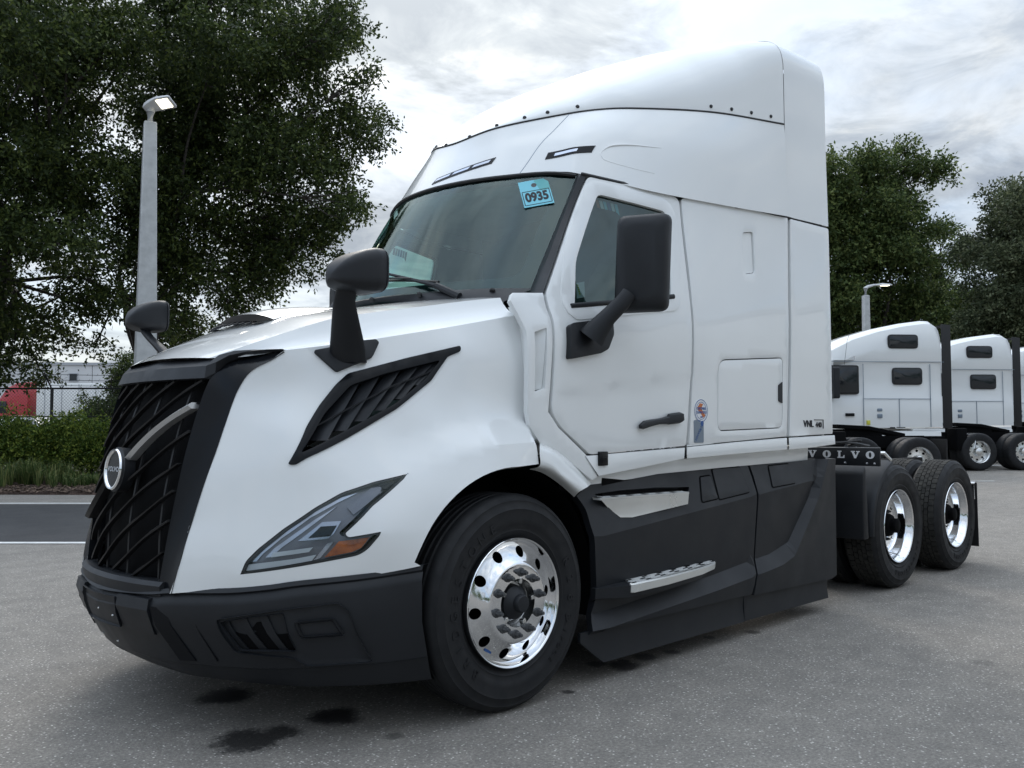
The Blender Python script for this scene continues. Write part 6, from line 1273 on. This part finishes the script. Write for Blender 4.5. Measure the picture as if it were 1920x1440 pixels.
b = MB(); b.add([wl_(-62, 72.2, 0), wl_(-6.8, 72.2, 0), wl_(-6.8, 72.2, 5.7), wl_(-62, 72.2, 6.4), wl_(-62, 100, 0), wl_(-6.8, 100, 0), wl_(-6.8, 100, 5.7), wl_(-62, 100, 6.4)], [(0, 1, 2, 3), (4, 7, 6, 5), (3, 2, 6, 7), (0, 3, 7, 4), (1, 5, 6, 2)]); b.build('wall', M_WALL2, wb)
b = MB(); b.loft([[wl_(s, 71.9, z), wl_(s, 71.9, z + 0.22), wl_(s, 72.6, z + 0.22), wl_(s, 72.6, z)] for s, z in ((-62.2, 6.52), (-6.7, 5.80))]); b.build('parapet', M_WALL2, wb)
for u_ in (137, -60, 330):
    s = (u_ - 960) / 1650 * 72; z = 1.335 + (798.5 - 710) / 1650 * 72; wf = MB(); wf.loft([[wl_(s + a, 71.93, z + c) for a, c in ((-0.36, -0.34), (0.36, -0.34), (0.36, 0.34), (-0.36, 0.34))], [wl_(s + a, 72.05, z + c) for a, c in ((-0.36, -0.34), (0.36, -0.34), (0.36, 0.34), (-0.36, 0.34))]]); w_o = wf.build('window', M_WALL2, wb)
    b = MB(); b.add([wl_(s + a, 71.925, z + c) for a, c in ((-0.3, -0.28), (0.3, -0.28), (0.3, 0.28), (-0.3, 0.28))], [(0, 1, 2, 3)]); b.build('pane', M_DKGL, w_o)
def simple_wheel(parent, x, y, r, w_, sgn=-1, hub=True, rim=M_STEEL, dual=False):
    b = MB(); b.lathe([(r * 0.58, 0.0), (r * 0.66, 0.012), (r * 0.86, 0.012), (r * 0.96, 0.0), (r, -0.03), (r, -w_ + 0.03), (r * 0.93, -w_), (r * 0.58, -w_)], n=40); o = b.build('wheel', M_RUBBER, parent, smooth=45)
    o.matrix_local = Matrix.Translation((x, y, r)) @ (Matrix.Identity(4) if sgn < 0 else Matrix.Rotation(math.pi, 4, 'Z'))
    h = MB()
    if dual: h.lathe([(r * 0.595, 0.004), (r * 0.57, -0.005), (r * 0.53, -0.05), (r * 0.49, -0.13), (r * 0.36, -0.13), (r * 0.24, -0.12), (r * 0.2, -0.02), (r * 0.12, 0.0), (0.0, 0.004)], n=32)
    else: h.lathe([(r * 0.595, 0.004), (r * 0.56, -0.02), (r * 0.5, -0.035), (r * 0.38, 0.0), (r * 0.2, 0.008), (r * 0.12, 0.03), (0.0, 0.03)], n=32)
    h.build('rim', rim, o, smooth=45)
    for k in range(8):
        a = 2 * math.pi * k / 8; hh = MB(); rr_ = r * 0.42; hh.lathe([(0.0, 0.0), (r * 0.055, 0.0)], axis_o=(rr_ * math.cos(a), (0.122 if dual else 0.012), rr_ * math.sin(a)), n=10)
        hh.build('hand_hole', M_BLACK, o, smooth=0)
    return o
# red lorry: front to the left, x runs backwards
RD = 53.0; rl = empty('red_truck', tuple(yg((-14 - 960) / 1650 * RD, RD)), math.atan2(RY, RX)); tag(rl, 'red tractor unit with a tall roof fairing seen through the fence', 'truck')
b = MB()
def cab_ring(x, w_, zb_, zt_, k=0.82): return [(x, -w_, zb_), (x, -w_, zb_ + (zt_ - zb_) * 0.5), (x, -w_ * 0.97, zt_ - 0.35), (x, -w_ * k, zt_ - 0.06), (x, 0, zt_), (x, w_ * k, zt_ - 0.06), (x, w_ * 0.97, zt_ - 0.35), (x, w_, zb_ + (zt_ - zb_) * 0.5), (x, w_, zb_)]
b.loft([cab_ring(x, w_, 0.95, z) for x, w_, z in ((-1.9, 0.75, 1.5), (-1.7, 1.0, 1.75), (-0.6, 1.1, 1.95), (0.2, 1.15, 2.05), (0.25, 1.15, 2.1), (0.75, 1.15, 2.85), (1.0, 1.15, 3.0), (1.4, 1.15, 3.6), (2.0, 1.18, 3.9), (2.75, 1.2, 3.95))]); b.build('cab', M_RED, rl, smooth=35)
for x0, x1, z0, z1 in ((0.75, 1.5, 2.05, 2.75),): b = MB(); b.box(((x0 + x1) / 2, -1.155, (z0 + z1) / 2), (x1 - x0, 0.03, z1 - z0)); b.build('window', M_DKGL, rl, bevel=0.01)
b = MB(); b.box((0.55, -1.3, 2.2), (0.14, 0.2, 0.6)); b.build('mirror', M_PLAS, rl, bevel=0.03)
b = MB(); b.box((3.5, 0, 0.8), (5.5, 0.9, 0.3)); b.box((1.3, 0, 0.7), (2.6, 2.1, 0.5)); b.build('chassis', M_BLACK, rl)
for x in (-0.7, 4.3, 5.6):
    for sg in (-1, 1): simple_wheel(rl, x, 1.2 * sg, 0.5, 0.3, sg)
tl_ = empty('semi_trailer', tuple(yg((-14 - 960) / 1650 * RD + 3.3, RD)), math.atan2(RY, RX)); tag(tl_, 'white box trailer coupled behind the red tractor unit', 'trailer')
b = MB(); b.box((6.5, 0, 2.45), (13.0, 2.5, 2.7)); b.build('trailer_body', M_WHITE, tl_, bevel=0.04)
b = MB(); b.box((6.5, 0, 1.05), (13.0, 2.3, 0.14)); b.box((2.6, 0, 0.6), (0.1, 1.6, 0.9)); b.build('trailer_frame', M_BLACK, tl_)
for k in range(13): b = MB(); b.box((0.5 + k, -1.262, 2.45), (0.03, 0.02, 2.6)); b.build('trailer_rib', M_WALL2, tl_)
for x in (10.2, 11.5):
    for sg in (-1, 1): simple_wheel(tl_, x, 1.2 * sg, 0.5, 0.3, sg)
def car(s, d, rz, m, label):
    c = empty('parked_car', tuple(yg(s, d)), rz); tag(c, label, 'car', 'cars beyond the fence')
    b = MB(); prof_ = [(-2.3, 0.45, 0.72), (-2.25, 0.45, 0.95), (-1.2, 0.40, 1.08), (-0.5, 0.42, 1.62), (0.3, 0.42, 1.74), (1.3, 0.42, 1.70), (1.95, 0.42, 1.15), (2.25, 0.45, 1.0), (2.3, 0.5, 0.6)]
    b.loft([[(x, -0.88, z0), (x, -0.93, 0.75), (x, -0.9, min(1.0, z1)), (x, -0.72 if z1 > 1.2 else -0.85, z1 - 0.04), (x, 0, z1), (x, 0.72 if z1 > 1.2 else 0.85, z1 - 0.04), (x, 0.9, min(1.0, z1)), (x, 0.93, 0.75), (x, 0.88, z0)] for x, z0, z1 in prof_]); b.build('body', m, c, smooth=35)
    for x0, x1, z0, z1 in ((-0.75, 0.25, 1.1, 1.52), (0.35, 1.45, 1.1, 1.55)):
        for sg in (-1, 1): b = MB(); b.add([(x0, sg * 0.905, z0), (x1, sg * 0.905, z0), (x1 - 0.1, sg * 0.79, z1), (x0 + 0.35, sg * 0.79, z1)], [(0, 1, 2, 3)]); b.build('window', M_DKGL, c)
    b = MB(); b.add([(-1.22, -0.8, 1.1), (-1.22, 0.8, 1.1), (-0.56, 0.66, 1.6), (-0.56, -0.66, 1.6)], [(0, 1, 2, 3)]); b.build('windscreen', M_DKGL, c)
    for x in (-1.45, 1.4):
        for sg in (-1, 1): simple_wheel(c, x, 0.93 * sg, 0.35, 0.22, sg)
    return c
car((15 - 960) / 1650 * 33, 33, math.atan2(RY, RX), M_WHITE, 'white car parked beyond the fence in front of the red truck')
car((115 - 960) / 1650 * 36, 36, math.atan2(RY, RX) + 0.3, mat('silver_paint', (0.45, 0.46, 0.48), 0.25, metal=0.6), 'silver car parked beyond the fence under the white trailer')

# ---- light poles
M_CONC = varied(mat('pole_concrete', rough=0.75), (0.42, 0.43, 0.43), (0.55, 0.56, 0.56), 5.0, bump=0.3, bscale=60, bdist=0.004)
M_POLEW = mat('pole_white', (0.68, 0.69, 0.70), 0.5); M_LED = mat('lit_led', (0.9, 0.85, 0.7), 0.3, emit=(1.0, 0.93, 0.72), estr=2.2)
PD_ = 20.0; pbase = yg((271 - 960) / 1650 * PD_, PD_); ptop_z = 1.335 + (798.5 - 222) / 1650 * PD_
lp = empty('light_pole', tuple(pbase), math.atan2(RY, RX)); tag(lp, 'tall square concrete lamp post with one lit lamp head in front of the oaks', 'lamp post')
b = MB(); w0, w1_ = 0.25, 0.135
for z0_, z1_ in ((0, ptop_z),): b.loft([[(a * w, c * w, z) for a, c in ((-1, -1), (1, -1), (1, 1), (-1, 1))] for z, w in ((-0.2, 0.275), (ptop_z, 0.135))])
o = b.build('pole', M_CONC, lp, bevel=0.02, seg=1); o.matrix_local = Matrix.Rotation(math.radians(28), 4, 'Z')
b = MB(); b.tube([(0, 0, ptop_z - 0.05), (0, 0, ptop_z + 0.25), (0.03, -0.02, ptop_z + 0.36)], [0.10, 0.10, 0.08], 10); b.build('pole_cap', M_CONC, lp)
Hm = Matrix.Translation((0.10, -0.06, ptop_z + 0.40)) @ Matrix.Rotation(math.radians(-14), 4, 'Z') @ Matrix.Rotation(math.radians(-24), 4, 'X') @ Matrix.Rotation(math.radians(-3), 4, 'Y') @ Matrix.Scale(0.88, 4)
b = MB(); b.loft([[(x, -w, z0), (x, w, z0), (x, w * 0.9, z1), (x, -w * 0.9, z1)] for x, w, z0, z1 in ((-0.24, 0.10, -0.14, 0.02), (-0.1, 0.15, -0.10, 0.06), (0.15, 0.21, -0.02, 0.085), (0.5, 0.21, 0.0, 0.07), (0.56, 0.19, 0.01, 0.05))]); o = b.build('lamp_head', M_POLEW, lp, bevel=0.012, smooth=30); o.matrix_local = Hm
for k in range(4): e = MB(); e.box((0.19 + 0.085 * k, 0, -0.026 + 0.006 * k), (0.065, 0.3, 0.02)); q = e.build('led_panel', M_LED, o)
PD2 = 45.0; p2 = yg((1627 - 960) / 1650 * PD2, PD2); h2 = 1.335 + (798.5 - 553) / 1650 * PD2 - p2.z
lp2 = empty('light_pole', tuple(p2), math.atan2(RY, RX)); tag(lp2, 'slim pale lamp post with a curved arm behind the parked trucks', 'lamp post')
b = MB(); b.loft([[(a * w, c * w, z) for a, c in ((-1, -1), (1, -1), (1, 1), (-1, 1))] for z, w in ((-0.2, 0.2), (h2, 0.15))]); b.build('pole', M_CONC, lp2, bevel=0.02, seg=1)
b = MB(); b.tube([(0, 0, h2 - 0.1), (0, 0, h2 + 0.38), (0.12, 0, h2 + 0.46), (0.45, 0, h2 + 0.55), (0.75, 0, h2 + 0.56)], [0.12, 0.12, 0.08, 0.05, 0.05], 8); b.build('lamp_arm', M_POLEW, lp2)
b = MB(); b.loft([[(x, -w, h2 + 0.52), (x, w, h2 + 0.52), (x, w * 0.8, h2 + 0.52 + t_), (x, -w * 0.8, h2 + 0.52 + t_)] for x, w, t_ in ((0.5, 0.1, 0.06), (0.8, 0.2, 0.1), (1.25, 0.18, 0.07), (1.36, 0.1, 0.03))]); o = b.build('lamp_head', M_POLEW, lp2, bevel=0.01)
e = MB(); e.box((1.0, 0, h2 + 0.515), (0.4, 0.26, 0.012)); e.build('led_panel', M_LED, o)

# ---- the row of white sleeper trucks on the right
def make_row_truck():
    r = empty('sleeper_truck'); tag(r, None, 'truck', 'white sleeper trucks parked in a row')
    b = MB(); secs = ((-4.62, 1.16, 3.0), (-4.3, 1.18, 3.36), (-3.7, 1.2, 3.66), (-3.0, 1.215, 3.88), (-2.3, 1.22, 4.03), (-1.7, 1.22, 4.11), (-1.48, 1.22, 4.1), (-1.34, 1.215, 4.02), (-1.28, 1.21, 3.92))
    def ring(x, w_, zt_):
        pts = [(x, -w_, 1.18), (x, -w_ - 0.01, 1.5), (x, -w_, 1.98), (x, -w_ + 0.015, 2.03), (x, -w_ + 0.02, 2.9), (x, -w_ - 0.01, 2.98), (x, -w_ + 0.01, zt_ - 0.55), (x, -w_ + 0.04, zt_ - 0.32), (x, -w_ + 0.12, zt_ - 0.12), (x, -w_ + 0.3, zt_ - 0.02), (x, 0, zt_)]
        pts = [(p[0], p[1], min(p[2], zt_ - 0.01 * (10 - i))) for i, p in enumerate(pts)]
        return pts + [(p[0], -p[1], p[2]) for p in pts[-2::-1]]
    b.loft([ring(*s) for s in secs]); cab_ = b.build('cab', M_WHITE, r, smooth=30)
    b = MB(); b.loft([ring(-4.62, 1.16, 3.0), [(min(-4.62, -5.45 + (p[2] - 2.0) * 0.85), p[1] * 0.97, p[2]) if p[2] > 1.99 else (-5.3, p[1], p[2]) for p in ring(-5.3, 1.16, 3.0)]]); b.build('cab_front', M_WHITE, r, smooth=30)
    b = MB(); b.add([(-5.36, -0.95, 2.1), (-5.36, 0.95, 2.1), (-4.72, 0.9, 2.86), (-4.72, -0.9, 2.86)], [(0, 1, 2, 3)]); o = b.build('windscreen', M_DKGL, r); o.location = (-0.02, 0, 0.012)
    b = MB(); b.loft([[(x, -w_, zb_), (x, -w_, zt_ - 0.35), (x, -w_ * 0.82, zt_ - 0.06), (x, 0, zt_), (x, w_ * 0.82, zt_ - 0.06), (x, w_, zt_ - 0.35), (x, w_, zb_)] for x, w_, zb_, zt_ in ((-5.3, 1.14, 1.1, 2.1), (-6.1, 1.1, 1.1, 2.0), (-6.8, 1.05, 1.0, 1.85), (-7.2, 0.95, 0.9, 1.65), (-7.35, 0.8, 0.7, 1.4))]); b.build('bonnet', M_WHITE, r, smooth=35)
    b = MB(); b.box((-7.33, 0, 1.1), (0.12, 1.1, 0.7)); b.build('grille', M_GRILLE, r, bevel=0.03)
    b = MB(); b.box((-7.25, 0, 0.55), (0.5, 2.3, 0.4)); b.build('bumper', M_PLAS, r, bevel=0.08)
    def pan(name, x0, x1, z0, z1, m, out=0.012, rad=0.08, parent=None, skew=0.0):
        yb = -1.232; b = MB(); po = rounded([(x0, z0), (x1, z0), (x1 - skew, z1), (x0 - skew, z1)], rad); b.prism(po, lambda a, c: (a, yb - out, c), lambda a, c: (a, yb + 0.04, c)); return b.build(name, m, parent or r, smooth=30, bevel=0.004)
    for x0, x1, z0, z1 in ((-2.78, -1.94, 3.30, 3.68), (-2.68, -1.84, 2.32, 2.78)): f_ = pan('window', x0, x1, z0, z1, M_SEAL, 0.008, 0.1); pan('pane', x0 + 0.03, x1 - 0.03, z0 + 0.03, z1 - 0.03, M_DKGL, 0.012, 0.08, f_)
    f_ = pan('door_window', -4.45, -3.62, 2.06, 2.84, M_SEAL, 0.006, 0.07); pan('pane', -4.41, -3.66, 2.1, 2.8, M_DKGL, 0.012, 0.06, f_)
    for x in (-3.5, -2.5, -1.62): b = MB(); b.box((x, -1.234, 1.56 if x == -2.5 else 2.03), (0.014, 0.012, 0.76 if x == -2.5 else 1.7)); b.build('panel_joint', M_GREYPL, cab_)
    for z, x0, x1 in ((1.94, -3.5, -1.6), (2.94, -4.5, -1.22)): b = MB(); b.box(((x0 + x1) / 2, -1.226 if z > 2.5 else -1.234, z), (x1 - x0, 0.012, 0.012)); b.build('panel_joint', M_GREYPL, cab_)
    pan('nameplate', -4.0, -3.76, 1.47, 1.55, M_GLOSSBK, 0.008, 0.01); pan('nameplate', -3.12, -2.98, 1.42, 1.53, M_GREYPL, 0.006, 0.01); pan('round_sticker', -3.12, -2.98, 1.60, 1.68, M_GREYPL, 0.004, 0.03); pan('yellow_sticker', -3.42, -3.32, 1.24, 1.36, M_YELLOW, 0.004, 0.005)
    b = MB(); b.box((-3.85, 0, 3.0), (0.001, 0.001, 0.001)) if False else b.tube([(-4.05, -1.3, 2.85), (-3.95, -1.28, 3.5), (-3.86, -1.25, 3.72)], 0.006, 4); b.build('aerial', M_PLAS, r)
    for sg in (-1, 1):
        mi_ = MB(); mi_.loft([[(x, sg * (1.36 + a), 2.36 + c) for a, c in rrect(0.12, 0.42, 0.06)] for x in (-4.42, -4.26)]); mi_.build('mirror', M_PLAS, r, smooth=45, bevel=0.02)
        ex_ = MB(); ex_.loft([[(x, sg * (1.205 - i_), z0), (x, sg * (1.225 - i_), z0), (x, sg * (1.225 - i_), z1), (x, sg * (1.205 - i_), z1)] for x, z0, z1, i_ in ((-1.27, 1.15, 3.98, 0.0), (-1.0, 1.15, 3.95, 0.01))]); ex_.build('side_extender', M_SEAL, r, bevel=0.006)
    b = MB(); b.add([(-1.27, -1.2, 3.95), (-1.27, 1.2, 3.95), (-1.0, 1.19, 3.92), (-1.0, -1.19, 3.92)], [(0, 1, 2, 3)]); b.build('roof_extender', M_SEAL, r)
    b = MB(); b.loft([[(x, y, z) for y, z in ((-1.2, 1.08), (-1.2, 0.35), (1.2, 0.35), (1.2, 1.08))] for x in (-4.6, -1.3)]); b.build('side_fairing', M_WHITE, r, bevel=0.04)
    b = MB()
    for y in (-0.43, 0.43): b.box((-2.4, y, 0.9), (9.0, 0.09, 0.27))
    b.box((0.41, 0, 0.85), (0.15, 0.9, 0.25)); b.build('frame_rail', M_BLACK, r)
    b = MB(); b.prism([(-0.5, -0.42), (0.2, -0.48), (1.15, -0.3), (1.15, -0.1), (0.6, 0), (1.15, 0.1), (1.15, 0.3), (0.2, 0.48), (-0.5, 0.42)], lambda a, c: (0.1 + a, c, 1.30 - max(0, a) * 0.18), lambda a, c: (0.1 + a, c, 1.22 - max(0, a) * 0.18)); b.box((0.2, 0, 1.08), (0.9, 0.8, 0.22)); b.build('fifth_wheel', M_BLACK, r, smooth=30)
    b = MB(); b.box((-0.72, -0.95, 0.85), (0.3, 0.5, 0.6)); b.build('toolbox', M_BLACK, r, bevel=0.04)
    b = MB(); b.tube([(-0.55, -1.0, 0.98), (-0.35, -1.2, 0.95), (-0.40, -1.24, 0.6)], 0.03, 6); b.build('fender_bracket', M_STEEL, r)
    b = MB(); b.box((1.73, 0, 0.6), (0.03, 2.3, 0.75)); b.build('mud_flap', M_SEAL, r)
    for x in (-0.25, 1.07):
        for sg in (-1, 1): simple_wheel(r, x, 1.22 * sg, 0.508, 0.28, sg, dual=True); simple_wheel(r, x, 0.88 * sg, 0.508, 0.28, sg, dual=True)
    for sg in (-1, 1): simple_wheel(r, -6.3, 1.2 * sg, 0.508, 0.29, sg)
    return r
rz_ = math.radians(-39.7); rear_dir = Vector((math.cos(rz_), math.sin(rz_), 0))
def at_u(u, d): return yard((u - 960) / 1650 * d, d)
def side_off(p): return p - Vector((math.sin(rz_), -math.cos(rz_), 0)) * 1.22    # from the outer wheel face to the truck's centre line
T0 = side_off(at_u(1723, 19.2)) - rear_dir * 1.07; T1 = side_off(at_u(1835, 23.9)) + rear_dir * 0.25
step_ = (T1 - T0) * 0.81
rt = make_row_truck(); labels = ('white sleeper truck nearest the tractor, only its rear wheels and coupling plate showing', 'white sleeper truck with two dark side windows right behind the tractor', 'white sleeper truck third in the row, near the right edge', 'white truck at the very right edge, only its cab front showing')
for k in range(4):
    o = rt if k == 0 else copy_tree(rt); p = T0 if k == 0 else T1 + step_ * (k - 1); o.location = (p.x, p.y, gz(p.x, p.y)); o.rotation_euler = (0, 0, rz_); o['label'] = labels[k]

# ---- white box trailer standing across from the truck, seen mirrored in its paint and door glass
t2 = empty('box_trailer', (2.4, -7.0, 0), 0.0); tag(t2, 'white box trailer standing opposite the big tractor, mirrored in its door window', 'trailer')
b = MB(); b.box((7.0, -1.3, 2.55), (14.0, 2.6, 2.8)); b.build('trailer_body', M_WHITE, t2, bevel=0.03)
for z in (1.17, 3.93): b = MB(); b.box((7.0, 0.012, z), (14.0, 0.03, 0.14)); b.build('trailer_rail', M_WALL2, t2)
b = MB(); b.box((7.0, -1.3, 1.05), (13.6, 1.2, 0.18)); b.box((3.0, -1.3, 0.6), (0.12, 1.8, 0.9)); b.build('trailer_frame', M_BLACK, t2)
for x in (11.2, 12.5):
    for sg in (-1, 1): simple_wheel(t2, x, -1.3 + 1.22 * sg, 0.508, 0.28, sg)

fb_ = []  # unseen trees behind the camera, added for horizon reflections in the paint
for i in range(150):
    a = rng.uniform(math.radians(165), math.radians(345)); d = rng.uniform(55, 75); fb_.append((d * math.cos(a), d * math.sin(a), rng.uniform(1.5, 8.5), rng.uniform(2.0, 4.0)))
V, F_ = leaves([b[:3] for b in fb_], [b[3] for b in fb_], 50000, 0.6, 0.32); tag(fast_mesh('unseen_trees', V, F_, M_BROAD), kind='stuff')
